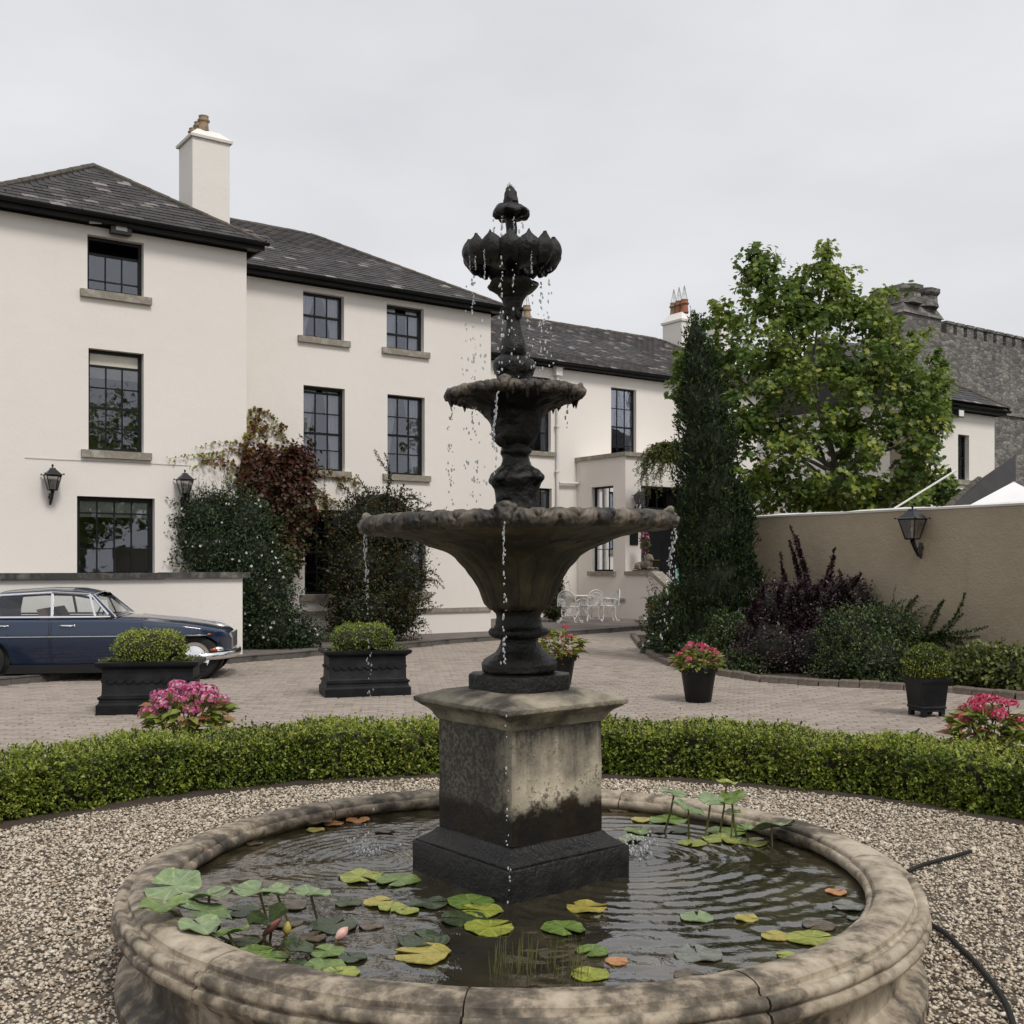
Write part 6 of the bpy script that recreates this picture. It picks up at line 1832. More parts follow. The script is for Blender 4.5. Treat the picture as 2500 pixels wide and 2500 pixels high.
def hydrangea(px, py, z0, r, h, crown, heads, label, petal='hyd_petal', nleaf=240, leafL=(.09, .15), leaf_mat='hyd_leaf', hr=.075):
    c = gp(px, py, z0)
    e_ = empty('potted_hydrangea', (c.x, c.y, z0), 0, label, 'potted plant', 'hydrangeas in black pots')
    pot_shape(e_, r, h)
    rx, rz_, zc = crown
    mb = MB()
    hp = []
    for k in range(heads):
        a = 2.4 * k + .5; t = math.sqrt((k + .5) / heads)
        x, y = rx * .92 * t * math.cos(a), rx * .85 * t * math.sin(a)
        z = zc + rz_ * (math.sqrt(max(.02, 1 - t * t)) * 1.02 - .12) + random.uniform(-.03, .02)
        hp.append(Vector((x, y, z)))
    for p in hp: limb(mb, (p.x * .15, p.y * .15, h * .9), p, .007, .004, .1, 5, 5)
    mb.build('stems', M['twig'], e_)
    # leaves one by one
    T = LEAF['oval']
    lv = leaf_mesh('leaf', np.zeros((1, 3)), np.array([[0, 1.0, 0]]), np.array([[0, 0, 1.0]]), np.array([1.0]), np.array([.56]), M[leaf_mat], 'oval', np.array([0.0]))
    for k in range(nleaf):
        d = Vector(rand_dir(1)[0]); d.z = d.z * .7 - .12
        rr_ = random.uniform(.6, 1.0)
        p = Vector((d.x * rx * rr_, d.y * rx * rr_, zc + d.z * rz_ * rr_))
        g = (Vector((d.x, d.y, .15)) + Vector(rand_dir(1)[0]) * .5).normalized()
        zn = (Vector((d.x * .5, d.y * .5, 1)) + Vector(rand_dir(1)[0]) * .35)
        xx = g.cross(zn).normalized(); z2 = xx.cross(g)
        o_ = link('leaf', lv, e_); o_.matrix_local = Matrix.Translation(p) @ Matrix((xx, g, z2)).transposed().to_4x4() @ Matrix.Scale(random.uniform(*leafL), 4)
    for p in hp:
        n = 70; d = rand_dir(n); d[:, 2] = np.abs(d[:, 2]) * 1.0 - .25; d = unit(d)
        s_ = hr * random.uniform(.75, 1.15)
        Q = d * np.array([s_, s_, s_ * .7]) * rng.uniform(.86, 1.08, (n, 1))
        ww = rng.uniform(.4, .58, n) * s_ * .62
        o_ = link('flower_head', leaf_mesh('flower_head', Q, unit(np.cross(d, rand_dir(n))), d, ww, ww, M[petal], 'petal4'), e_)
        o_.location = p
    return e_
hydrangea(458, 1856, .024, .18, .24, (.35, .25, .40), 18, 'pink hydrangea in a black pot just behind the hedge near the car', nleaf=300, hr=.082)
hydrangea(1705, 1712, .024, .23, .42, (.30, .22, .50), 13, 'pink hydrangea in a round black pot before the barberry', 'hyd_petal_red', 300, hr=.05, leafL=(.07, .12))
hydrangea(1365, 1672, .024, .24, .40, (.32, .30, .56), 4, 'yellow and red leaved hydrangea in a pot behind the fountain stem', 'hyd_petal_red', 240, (.09, .16), hr=.06)
hydrangea(2412, 1925, .024, .17, .26, (.25, .25, .44), 13, 'red flowering hydrangea in a pot behind the hedge at the frame edge', 'hyd_petal_red', 300, (.09, .14), hr=.062)
c = gp(2262, 1752)
bb_ = empty('potted_box_ball', (c.x, c.y, .024), R(14), 'clipped box ball in a square black footed pot', 'potted plant')
pot_shape(bb_, .185, .42, True)
bl = [(0, 0, .57, .225, .225, .205)]
core('shrub_shade_core', bl, M['box_shade_core'], bb_, .86); foliage('shrub_leaves', bl, 7000, M['box_leaf'], bb_, (.02, .034), .6, shell=(.8, 1.06), bump=.05, tr=lambda P, N_, n: np.clip(rng.normal(.33, .16, n) + .2 * N_[:, 2], .02, .97))
tpot = empty('terracotta_pot', tuple(pd(1601, 1490, 29.6) - Vector((0, 0, .25))), 0, 'terracotta pot of leafy plants beside the entrance steps', 'potted plant')
mb = MB(); mb.lathe([(.14, -.35), (.2, .3), (.235, .31), (.24, .42), (.2, .42), (.18, .36)], 24); mb.build('pot', M['terracotta'], tpot, smooth=True)
foliage('foliage', [(0, 0, .5, .22, .2, .12), (.18, 0, .52, .14, .12, .16)], 900, M['shrub_leaf'], tpot, (.05, .09), .5)
MB().bx(-.3, .3, -.3, .3, -float(tpot.location.z) + .1, -.352).build('stand', M['sill'], tpot)

# ================================================================== saloon car
M['paint'] = mat('navy_paint', [(.006, .019, .052), (.008, .023, .06)], 1, .25, coat=.8, spec=.5)
M['chrome'] = mat('chrome', [(.9, .9, .9), (.82, .82, .83)], 3, .18, metal=1)
M['car_glass'] = glass_mat('car_glass', tint=(.92, .94, .94), refl=.02)
M['rubber'] = mat('tyre_rubber', [(.008, .008, .008), (.014, .014, .014)], 6, .8)
M['leather'] = mat('tan_leather', [(.10, .06, .04), (.14, .085, .055)], 5, .6)
M['amber'] = mat('amber_lens', [(.55, .12, .03), (.5, .1, .03)], 4, .2)
M['dark'] = mat('dark_gap', [(.004, .004, .004), (.007, .007, .007)], 4, .8)
fc = gp(573, 1663)
car = empty('car', (fc.x, fc.y + .86, .024), R(9), 'dark blue vintage saloon car parked by the low cream wall', 'car')
def lerp_tab(tab, x):
    xs = [p[0] for p in tab]; ys = [p[1] for p in tab]
    return float(np.interp(x, xs, ys))
TOPZ = [(-4.98, .60), (-4.95, .70), (-4.85, .80), (-4.6, .86), (-4.1, .915), (-3.6, .925), (-1.82, .925), (-1.4, .905), (-.9, .855), (-.6, .81), (-.42, .77), (-.32, .735), (-.25, .68), (-.22, .60)]
WID = [(-4.98, .60), (-4.9, .70), (-4.6, .80), (-4.0, .87), (-2.5, .89), (-1.2, .885), (-.85, .875), (-.6, .835), (-.42, .74), (-.30, .58), (-.22, .38)]
def zbot(x):
    z = float(np.interp(x, [-4.98, -4.7, -4.3, -3.2, -1.2, -.5, -.22], [.36, .28, .22, .19, .19, .26, .36]))
    for xw in (-3.62, -.71):
        dx = abs(x - xw)
        if dx < .40: z = max(z, .33 + math.sqrt(.40 ** 2 - dx ** 2) * .82)
    return z
doors = {'front': (-2.66, -1.42), 'rear': (-3.55, -2.68)}
xs = sorted(set([round(v, 3) for v in np.linspace(-4.98, -.22, 130)] + [round(v, 4) for a, b_ in doors.values() for v in (a, a + .009, b_ - .009, b_)]))
def section(x):
    zt, w, zb = lerp_tab(TOPZ, x), lerp_tab(WID, x), zbot(x)
    zs = zt - .075
    pts = []
    for k in range(10):
        z = zb + (zs - zb) * k / 9
        q = (z - .60) / .40
        y = w * (1 - .17 * abs(q) ** 1.25 if q < 0 else 1 - .10 * q * q)
        pts.append((y, z))
    y0 = pts[-1][0]
    for k in range(1, 8):
        a = math.pi / 2 * k / 7
        pts.append((y0 * (1 - (1 - math.cos(a)) ** 1.0) if k < 7 else 0, zs + .075 * math.sin(a) ** .8))
    return pts
secs = [section(x) for x in xs]
body, gap = MB(), MB()
dmb = {(d, s_): MB() for d in doors for s_ in (-1, 1)}
for i in range(len(xs) - 1):
    x0, x1 = xs[i], xs[i + 1]
    for s_ in (-1, 1):
        for k in range(16):
            q = [(x0, s_ * secs[i][k][0], secs[i][k][1]), (x1, s_ * secs[i + 1][k][0], secs[i + 1][k][1]), (x1, s_ * secs[i + 1][k + 1][0], secs[i + 1][k + 1][1]), (x0, s_ * secs[i][k + 1][0], secs[i][k + 1][1])]
            f = [(0, 1, 2, 3)] if s_ < 0 else [(3, 2, 1, 0)]
            xm = (x0 + x1) / 2
            dst = body
            if k < 9:
                for d, (a, b_) in doors.items():
                    if a <= xm <= b_:
                        dst = gap if (xm < a + .009 or xm > b_ - .009) else dmb[(d, s_)]
            if -3.6 < xm < -1.84 and k >= 11: continue       # cabin opening
            dst.add(q, f)
for e_ in (0, -1):
    n_ = len(secs[e_]); v = [(xs[e_], -y, z) for y, z in secs[e_]] + [(xs[e_], y, z) for y, z in reversed(secs[e_][:-1])]
    body.add(v, [tuple(range(len(v)))])
def weld(mb):
    V = np.concatenate(mb.v); key = np.round(V, 5)
    u, inv = np.unique(key, axis=0, return_inverse=True)
    inv = inv.ravel()
    mb.v = [u]; mb.n = len(u)
    nf = []
    for f in mb.f:
        g = []
        for i in f:
            j = int(inv[i])
            if not g or (g[-1] != j): g.append(j)
        if len(g) > 2 and g[0] == g[-1]: g.pop()
        nf.append(g)
    ok = [(g, m_) for g, m_ in zip(nf, mb.m) if len(set(g)) >= 3 and len(set(g)) == len(g)]
    mb.f = [g for g, _ in ok]; mb.m = [m_ for _, m_ in ok]
    return mb
weld(body).build('body', M['paint'], car, smooth=True, angle=50)
gap.build('door_gap', M['dark'], car)
for (d, s_), mb in dmb.items():
    o = weld(mb).build('door', M['paint'], car, smooth=True, angle=50)
    xh = doors[d][0] + .12
    h = MB(); h.tube([(xh, s_ * .875, .80), (xh + .03, s_ * .91, .803), (xh + .15, s_ * .91, .803), (xh + .18, s_ * .875, .80)], .011, 6); h.ball((xh + .20, s_ * .875, .80), .014, 8, 6)
    h.build('handle', M['chrome'], o, smooth=True)
mb = MB(); mb.bx(-4.7, -.55, -.78, .80, .12, .24); mb.build('floor_pan', M['dark'], car)
for s_ in (-1, 1):
    for xw in (-3.62, -.71):
        a_ = MB()
        a_.lathe([(.40, 0), (.40, .30)], 24, M=Matrix.Translation((xw, -(.66 if xw > -2 else .78) if s_ < 0 else (.66 if xw > -2 else .78) - .3, .36)) @ Matrix.Rotation(R(-90), 4, 'X'), cap=True)
        a_.build('wheel_arch', M['dark'], car)
# cabin: roof shell, pillars, glass
def rl(x): return float(np.interp(x, [-3.75, -3.4, -2.8, -2.4, -2.1], [1.18, 1.285, 1.325, 1.315, 1.25]))
def rw(x): return float(np.interp(x, [-3.75, -3.4, -2.5, -2.1], [.50, .575, .60, .55]))
A = []
for x in np.linspace(-3.72, -2.1, 22):
    row = []
    for a in np.linspace(-1, 1, 19):
        row.append((x, rw(x) * math.sin(a * math.pi / 2) * 1.0, rl(x) - .075 + .085 * math.cos(a * math.pi / 2) ** .6))
    A.append(row)
A = np.array(A); B = A.copy(); B[:, :, 2] -= .03; B[:, :, 1] *= .97
mb = MB(); mb.grid(A); mb.grid(B, flip=True); mb.build('roof', M['paint'], car, smooth=True, angle=60)
def post(mb, a, b_, r): mb.tube([a, b_], r, 6)
BZ = .915
def edge_low(x): return lerp_tab(WID, x) * .86
wins = []
for s_ in (-1, 1):
    tr_ = MB()
    Ab, At = Vector((-1.82, s_ * .76, BZ)), Vector((-2.14, s_ * .56, 1.22))
    Bb, Bt = Vector((-2.67, s_ * edge_low(-2.67), BZ)), Vector((-2.70, s_ * .605, 1.265))
    Cb, Ct = Vector((-3.52, s_ * edge_low(-3.5), BZ)), Vector((-3.42, s_ * .58, 1.225))
    Db, Dt = Vector((-4.02, s_ * .70, BZ + .0)), Vector((-3.72, s_ * .49, 1.16))
    Vb, Vt = Vector((-2.08, s_ * edge_low(-1.9), BZ)), Vector((-2.19, s_ * .595, 1.235))
    MB().tube([Ab, At], .022, 6).build('pillar', M['paint'], car, smooth=True); post(tr_, Bb, Bt, .02); MB().tube([Db, Dt], .03, 6).build('pillar', M['paint'], car, smooth=True)
    mbq = MB(); mbq.add([Cb, Db, Dt, Ct, Cb + Vector((0, -s_ * .03, 0)), Db + Vector((0, -s_ * .03, 0)), Dt + Vector((0, -s_ * .03, 0)), Ct + Vector((0, -s_ * .03, 0))], [(0, 1, 2, 3), (7, 6, 5, 4), (0, 3, 7, 4), (1, 5, 6, 2)])
    mbq.build('quarter_panel', M['paint'], car)
    for path in ([Ab + Vector((-.06, 0, .005)), Vb, Bb], [Bb, Cb], [Ab.lerp(At, .1) + Vector((-.05, 0, 0)), At + Vector((-.02, 0, -.01)), Vt, Bt], [Bt, Ct], [Vb, Vt], [Cb, Ct]):
        tr_.tube([p + Vector((0, s_ * .012, 0)) for p in path], .017, 6)
    wins += [('vent_window', [Ab + Vector((-.05, 0, 0)), Vb, Vt, At]), ('door_window', [Vb, Bb, Bt, Vt]), ('door_window', [Bb, Cb, Ct, Bt])]
    tr_.build('window_trim', M['chrome'], car, smooth=True)
wins += [('windscreen', [Vector((-1.80, -.76, BZ)), Vector((-1.80, .76, BZ)), Vector((-2.13, .56, 1.225)), Vector((-2.13, -.56, 1.225))]), ('rear_window', [Vector((-4.02, -.68, BZ)), Vector((-4.02, .68, BZ)), Vector((-3.72, .48, 1.17)), Vector((-3.72, -.48, 1.17))])]
for nm, q in wins:
    mb = MB(); mb.add(q, [(0, 1, 2, 3)]); mb.build(nm, M['car_glass'], car)
mb = MB()
w0 = [Vector((-1.57, y, BZ + .004)) for y in (-.77, 0, .77)]
mb.tube([(-1.805, -.765, BZ), (-1.76, 0, BZ + .03), (-1.805, .765, BZ)], .015, 6); mb.tube([(-2.14, -.565, 1.227), (-2.11, 0, 1.275), (-2.14, .565, 1.227)], .012, 6)
for s_ in (-1, 1): mb.tube([(-1.805, s_ * .765, BZ), (-2.14, s_ * .565, 1.227)], .014, 6)
mb.build('windscreen_trim', M['chrome'], car, smooth=True)
# chrome waist strip, bumper, lamps, grille, ornament
mb = MB()
for s_ in (-1, 1):
    mb.tube([(x, s_ * (lerp_tab(WID, x) * (1 - .10 * ((.64 - .58) / .4) ** 2) + .004), .645 - .0 * x) for x in np.linspace(-4.85, -.5, 40)], .010, 5)
mb.build('waist_strip', M['chrome'], car, smooth=True)
mb = MB()
bp_l = [(-.60, -.88, .335), (-.42, -.82, .34), (-.27, -.68, .345), (-.18, -.44, .35), (-.15, 0, .355), (-.18, .44, .35), (-.27, .68, .345), (-.42, .82, .34), (-.60, .88, .335)]
Q, T = shoot_points(bp_l, 40)
A = []
for p, t in zip(Q, T):
    nrm = Vector((t[1], -t[0], 0)) * -1
    row = []
    for a in np.linspace(0, 2 * math.pi, 10, endpoint=False): row.append(Vector(p) + nrm * (-.028 * math.cos(a)) + Vector((0, 0, .052 * math.sin(a))))
    A.append(row)
mb.grid(np.array(A), wrap_v=True); mb.build('bumper', M['chrome'], car, smooth=True, angle=70)
mb = MB(); mb.bx(-.25, -.205, -.26, .26, .42, .66)
for k in range(11): mb.bx(-.205, -.193, -.26 + k * .05, -.25 + k * .05, .43, .67)
mb.build('grille', M['chrome'], car)
for s_ in (-1, 1):
    o = MB(); o.lathe([(.01, .02), (.075, .012), (.085, 0), (.088, -.05)], 20, M=Matrix.Translation((-.33, s_ * .47, .58)) @ Matrix.Rotation(R(90), 4, 'Y'), cap=False); o.build('headlight', M['chrome'], car, smooth=True)
    o = MB(); o.ball((-.42, s_ * .69, .43), (.12, .07, .05), 12, 8); o.build('side_light', M['chrome'], car, smooth=True)
    o = MB(); o.ball((-.45, s_ * .73, .43), (.075, .05, .036), 12, 8); o.build('indicator_lens', M['amber'], car, smooth=True)
    o = MB(); o.ball((-.52, s_ * .775, .655), (.05, .02, .016), 8, 6); o.build('marker_lamp', M['amber'], car, smooth=True)
mb = MB(); mb.tube([(-.34, 0, .765), (-.42, 0, .80), (-.52, 0, .812), (-.62, 0, .825)], [.006, .016, .014, .004], 6); mb.tube([(-1.55, 0, .93), (-.9, 0, .868), (-.45, 0, .792)], .008, 5); mb.build('bonnet_trim', M['chrome'], car, smooth=True)
for xw in (-3.62, -.71):
    for s_ in (-1, 1):
        w_ = empty('wheel', (xw, s_ * (.68 if xw > -2 else .735), .325), 0, parent=car)
        Mw = Matrix.Rotation(R(-90 * s_), 4, 'X') if s_ > 0 else Matrix.Rotation(R(90), 4, 'X')
        MB().lathe([(.20, -.08), (.28, -.095), (.32, -.075), (.335, -.03), (.335, .03), (.32, .075), (.28, .095), (.205, .085)], 40, M=Mw, cap=False).build('tyre', M['rubber'], w_, smooth=True)
        MB().lathe([(.205, .085), (.215, .09), (.195, .07), (.17, .062), (.13, .075), (.08, .095), (.01, .102)], 32, M=Mw, cap=False).build('rim', M['chrome'], w_, smooth=True)
for y in (-.36, .36):
    mb = MB(); mb.bx(-2.75, -2.25, y - .26, y + .26, .5, .68); A_ = [(-2.78, .66), (-2.92, 1.02), (-2.82, 1.04), (-2.62, .68)]
    mb.add([(x, y - .25, z) for x, z in A_] + [(x, y + .25, z) for x, z in A_], [(0, 1, 2, 3), (7, 6, 5, 4)] + [(i, 4 + i, 4 + (i + 1) % 4, (i + 1) % 4) for i in range(4)])
    mb.build('seat', M['leather'], car)
MB().bx(-3.75, -3.45, -.6, .6, .5, 1.0).build('rear_seat', M['leather'], car)
MB().bx(-2.05, -1.84, -.7, .7, .7, .9).build('dashboard', M['leather'], car)
th_ = np.linspace(0, 2 * math.pi, 25)
MB().tube([(-2.25 + .05 * math.sin(t), .36 + .2 * math.cos(t), .88 + .18 * math.sin(t)) for t in th_], .012, 6).build('steering_wheel', M['dark'], car, smooth=True)

# ================================================================== lanterns
def lantern(loc, rz, s, label):
    """wall lantern: local -y points away from the wall"""
    e_ = empty('wall_lantern', loc, rz, label, 'lantern', 'black wall lanterns')
    mb = MB()
    mb.tube([(0, 0, 0), (0, -.03 * s, 0)], .035 * s, 8); mb.tube([(0, -.02 * s, -.10 * s), (0, -.02 * s, .07 * s)], .022 * s, 8)
    mb.tube([(0, -.02 * s, -.08 * s), (0, -.07 * s, -.10 * s), (0, -.12 * s, -.03 * s), (0, -.17 * s, .04 * s), (0, -.2 * s, .10 * s)], [.016 * s, .02 * s, .024 * s, .028 * s, .034 * s], 8)
    mb.ball((0, -.02 * s, -.12 * s), .02 * s, 8, 6); mb.ball((0, -.12 * s, -.02 * s), .032 * s, 8, 6)
    mb.build('bracket', M['iron'], e_, smooth=True)
    cz, cy_ = .12 * s, -.2 * s
    a, b_, h = .065 * s, .125 * s, .26 * s
    c1 = [(-a, cy_ - a, cz), (a, cy_ - a, cz), (a, cy_ + a, cz), (-a, cy_ + a, cz)]
    c2 = [(-b_, cy_ - b_, cz + h), (b_, cy_ - b_, cz + h), (b_, cy_ + b_, cz + h), (-b_, cy_ + b_, cz + h)]
    mb = MB()
    for k in range(4):
        mb.tube([c1[k], c2[k]], .010 * s, 4); mb.tube([c1[k], c1[(k + 1) % 4]], .012 * s, 4); mb.tube([c2[k], c2[(k + 1) % 4]], .012 * s, 4)
        m1 = (Vector(c1[k]) + Vector(c1[(k + 1) % 4])) / 2; m2 = (Vector(c2[k]) + Vector(c2[(k + 1) % 4])) / 2
    mb.bx(-a, a, cy_ - a, cy_ + a, cz - .012 * s, cz)
    cage = mb.build('cage', M['iron'], e_)
    for k in range(4):
        f = [c1[k], c1[(k + 1) % 4], c2[(k + 1) % 4], c2[k]]
        MB().add(f, [(0, 1, 2, 3)]).build('pane', M['lamp_glass'], cage)
    mb = MB(); o_ = .03 * s; zt = cz + h + .004
    L4 = [[(x * (b_ + o_) / b_, cy_ + (y - cy_) * (b_ + o_) / b_, zt) for x, y, _ in c2], [(x * .95, cy_ + (y - cy_) * .95, zt + .02 * s) for x, y, _ in c2], [(x * .38, cy_ + (y - cy_) * .38, zt + .10 * s) for x, y, _ in c2], [(x * .32, cy_ + (y - cy_) * .32, zt + .125 * s) for x, y, _ in c2]]
    mb.grid(np.array(L4), wrap_v=True, flip=True)
    mb.f.append([mb.n - 4 + i for i in range(4)]); mb.m.append(0)
    mb.tube([(0, cy_, zt + .12 * s), (0, cy_, zt + .19 * s)], .012 * s, 6); mb.ball((0, cy_, zt + .165 * s), .022 * s, 8, 6)
    for x, y, z in L4[0]: mb.ball((x, y, z + .01 * s), .016 * s, 6, 5)
    mb.build('cap', M['iron'], e_)
    mb = MB(); mb.tube([(0, cy_, cz), (0, cy_, cz + .08 * s)], .018 * s, 8); mb.build('candle', M['white_paint'], e_)
    MB().ball((0, cy_, cz + .12 * s), (.025 * s, .025 * s, .045 * s), 10, 8).build('bulb', M['bulb'], e_, smooth=True)
    return e_
p = on_wall(443, 1222, 'L', 0); lantern(tuple(p), ROT_H, .98, 'black lantern on the house wall just above the jasmine')
p = on_wall(122, 1214, 'L', 0); lantern(tuple(p), ROT_H, .98, 'black lantern on the house wall above the parked car')
t_, s_ = at_px(OP, 1550, 0); p = Vector((OP[0], OP[1], 0)) + UX * t_
lantern((p.x, p.y, EYE + (HY - 1240) / F * s_), ROT_H, .95, 'small black lantern beside the porch door')
p = pd(2250, 1338, wall_Y(2250)); lantern(tuple(p), math.atan2(-UX.x, UX.y) + math.pi + math.pi * 0 - R(0), 1.12, 'black lantern on the brown garden wall')
lan = bpy.data.objects[[o.name for o in bpy.data.objects if o.get('label') == 'black lantern on the brown garden wall'][0]]
lan.rotation_euler = (0, 0, rzg + math.pi)
# small fittings on the house front
t_, z_ = tz(OL, 289, 564)
p = Vector((OL[0], OL[1], 0)) + UX * t_
e_ = empty('floodlight', (p.x, p.y, z_), ROT_H, 'black floodlight above the top window of the pyramid roofed block', 'floodlight')
MB().bx(-.18, .18, -.20, -.06, -.10, .10).bx(-.04, .04, -.06, -.002, -.04, .04).build('housing', M['iron'], e_)
mb = MB(); mb.bx(-.10, .10, -.206, -.202, -.045, .045); mb.build('lens', M['lead'], e_)
t_, z_ = tz(OL, 225, 543); p = Vector((OL[0], OL[1], 0)) + UX * t_
e_ = empty('security_camera', (p.x, p.y, z_), ROT_H, 'small white security camera under the eaves', 'camera')
MB().bx(-.02, .02, -.12, -.002, -.02, .02).tube([(-.08, -.14, -.03), (.12, -.14, 0)], .04, 10).build('housing', M['white_paint'], e_, smooth=True)
pts = [on_wall(x, y, 'L', -.012) for x, y in ((60, 1117), (150, 1122), (250, 1126), (310, 1128), (410, 1134), (460, 1136))]
mb = MB(); mb.tube(pts, .005, 5); tag(mb.build('cable', M['lead']), 'thin pale cable across the house front under the middle window', 'cable')
t_, s_ = at_px(OP, 1547, 0); p = Vector((OP[0], OP[1], 0)) + UX * t_
e_ = MB().bx(-.16, .16, -.025, -.002, -.22, .22).build('plaque', M['black_wood'], loc=(p.x, p.y, EYE + (HY - 1313) / F * s_), rz=ROT_H)
tag(e_, 'small black plaque on the wall beside the porch door', 'plaque')
hb = empty('hanging_basket', tuple(pd(1575, 1325, 32.7)), 0, 'pink flowers hanging beside the porch door', 'flowers')
foliage('foliage', [(0, 0, 0, .14, .12, .3)], 260, M['shrub_leaf'], hb, (.05, .08), .6)
n = 60; d = rand_dir(n); ww = np.full(n, .06)
link('blossom', leaf_mesh('blossom', d * np.array([.15, .13, .32]), rand_dir(n), d, ww, ww, M['hyd_petal'], 'petal4'), hb, kind='stuff')

# ================================================================== lion, chairs and table by the porch
M['lion'] = mat('lion_stone', [(.13, .11, .085), (.2, .175, .14), (.08, .068, .052)], 9, .9, .6, 40)
p = Vector((OP[0], OP[1], 0)) + UN * .72 + UX * .15
li = empty('lion_statue', (p.x, p.y, zl + .122), math.atan2(UN.y, UN.x), 'reclining stone lion statue on the step flank wall', 'statue')
MB().bx(-.42, .44, -.14, .14, 0, .045).build('base', M['lion'], li)
z0 = .045
B_ = [((-.18, 0, z0 + .12), (.22, .12, .12)), ((-.30, 0, z0 + .11), (.12, .13, .12)), ((.0, 0, z0 + .15), (.2, .12, .13)), ((.12, 0, z0 + .20), (.14, .125, .19)), ((.18, 0, z0 + .33), (.115, .11, .12)), ((.14, 0, z0 + .38), (.09, .1, .09)), ((.27, 0, z0 + .32), (.07, .055, .06)), ((.31, 0, z0 + .30), (.04, .045, .04)), ((.20, .07, z0 + .42), (.025, .025, .025)), ((.20, -.07, z0 + .42), (.025, .025, .025)), ((.08, 0, z0 + .30), (.09, .1, .14))]
for s_ in (-1, 1):
    B_ += [((.22 + k * .05, s_ * .085, z0 + .045), (.05, .035, .04)) for k in range(4)] + [((.42, s_ * .085, z0 + .04), (.03, .04, .035)), ((-.22, s_ * .12, z0 + .09), (.12, .05, .085)), ((-.1, s_ * .14, z0 + .035), (.09, .035, .032))]
B_ += [((-.36 + k * .04, -.13 - .02 * math.sin(k), z0 + .03), (.03, .02, .02)) for k in range(6)]
blob_mesh('body', B_, M['lion'], li, .014)
M['white_wire'] = mat('white_wrought_iron', [(.72, .71, .68), (.62, .61, .58)], 8, .5)
def wire_chair(px, py, rz, label):
    g = gp(px, py, .117)
    e_ = empty('garden_chair', (g.x, g.y, .117), rz, label, 'chair', 'white wrought iron chairs')
    r = .0115
    mb = MB(); ring = [(.22 * math.cos(t), .21 * math.sin(t), .44) for t in np.linspace(0, 2 * math.pi, 21)]
    mb.tube(ring, r * 1.3, 5)
    for k in range(-4, 5):
        x = k * .048; h = math.sqrt(max(0, 1 - (x / .22) ** 2)) * .21
        mb.tube([(x, -h, .442), (x, h, .442)], r * .7, 4)
    for k in range(-3, 4):
        y = k * .055; h = math.sqrt(max(0, 1 - (y / .21) ** 2)) * .22
        mb.tube([(-h, y, .446), (h, y, .446)], r * .7, 4)
    for k in range(16):
        t = k * math.pi / 8; mb.tube([(.22 * math.cos(t), .21 * math.sin(t), .44), (.22 * math.cos(t + .2), .21 * math.sin(t + .2), .375), (.22 * math.cos(t + .39), .21 * math.sin(t + .39), .44)], r * .6, 4)
    mb.build('seat', M['white_wire'], e_)
    mb = MB()                                           # fan back at +y
    arch = [(.27 * math.sin(t), .20 + .08 * math.cos(t) + .04, .46 + .44 * math.cos(t) ** .6 if math.cos(t) > 0 else .46) for t in np.linspace(-math.pi / 2, math.pi / 2, 19)]
    mb.tube(arch, r * 1.4, 5)
    arch2 = [(x * .8, y - .01, .46 + (z - .46) * .82) for x, y, z in arch]; mb.tube(arch2, r * .8, 4)
    for k in range(1, 18, 1): mb.tube([(arch[k][0] * .15, .21, .45), arch[k]], r * .6, 4)
    for k in range(0, 18): 
        a, b_ = Vector(arch[k]), Vector(arch2[k]); c_ = Vector(arch[k + 1])
        mb.tube([a, (b_ + Vector(arch2[k + 1])) / 2, c_], r * .5, 4)
    mb.build('backrest', M['white_wire'], e_)
    for s_ in (-1, 1):
        mb = MB(); mb.tube([(s_ * .27, .22, .62), (s_ * .29, .05, .66), (s_ * .26, -.12, .64), (s_ * .22, -.16, .56), (s_ * .21, -.1, .45)], r * 1.2, 5)
        for k in range(6): mb.tube([(s_ * (.28 - .01 * k), .18 - .055 * k, .64), (s_ * .21, .12 - .045 * k, .45)], r * .55, 4)
        mb.build('arm', M['white_wire'], e_)
    for sx in (-1, 1):
        for sy in (-1, 1):
            mb = MB(); x, y = sx * .17, sy * .16
            sp_ = [(x * 1.45 + sx * .03 * math.cos(t), y * 1.45 + sy * .03 * math.cos(t), .035 + .03 * math.sin(t)) for t in np.linspace(-math.pi / 2, math.pi, 8)]
            mb.tube([(x, y, .44), (x * 1.12, y * 1.12, .33), (x * 1.0, y * 1.0, .18), (x * 1.25, y * 1.25, .05)] + sp_, r * 1.1, 5)
            mb.tube([(x, y, .40), (0, 0, .22)], r * .6, 4)
            mb.build('leg', M['white_wire'], e_)
    return e_
wire_chair(1345, 1516, R(75), 'white wire garden chair at the table end nearest the fountain')
wire_chair(1392, 1521, R(155), 'white wire garden chair with fan back facing the house')
wire_chair(1440, 1517, R(-150), 'white wire garden chair with fan back beside the table middle')
wire_chair(1484, 1517, R(-80), 'white wire garden chair at the table end nearest the steps')
g = gp(1418, 1512, .117)
e_ = empty('garden_table', (g.x, g.y, .117), ROT_H, 'round white wire garden table among the white chairs', 'table')
mb = MB()
for rr_ in (.42, .40, .28, .14): mb.tube([(rr_ * math.cos(t), rr_ * math.sin(t), .70) for t in np.linspace(0, 2 * math.pi, 25)], .009, 5)
for k in range(24): t = k * math.pi / 12; mb.tube([(.06 * math.cos(t), .06 * math.sin(t), .70), (.41 * math.cos(t), .41 * math.sin(t), .70)], .005, 4)
for k in range(24): t = k * math.pi / 12; mb.tube([(.42 * math.cos(t), .42 * math.sin(t), .70), (.42 * math.cos(t + .13), .42 * math.sin(t + .13), .62), (.42 * math.cos(t + .26), .42 * math.sin(t + .26), .70)], .005, 4)
mb.build('table_top', M['white_wire'], e_)
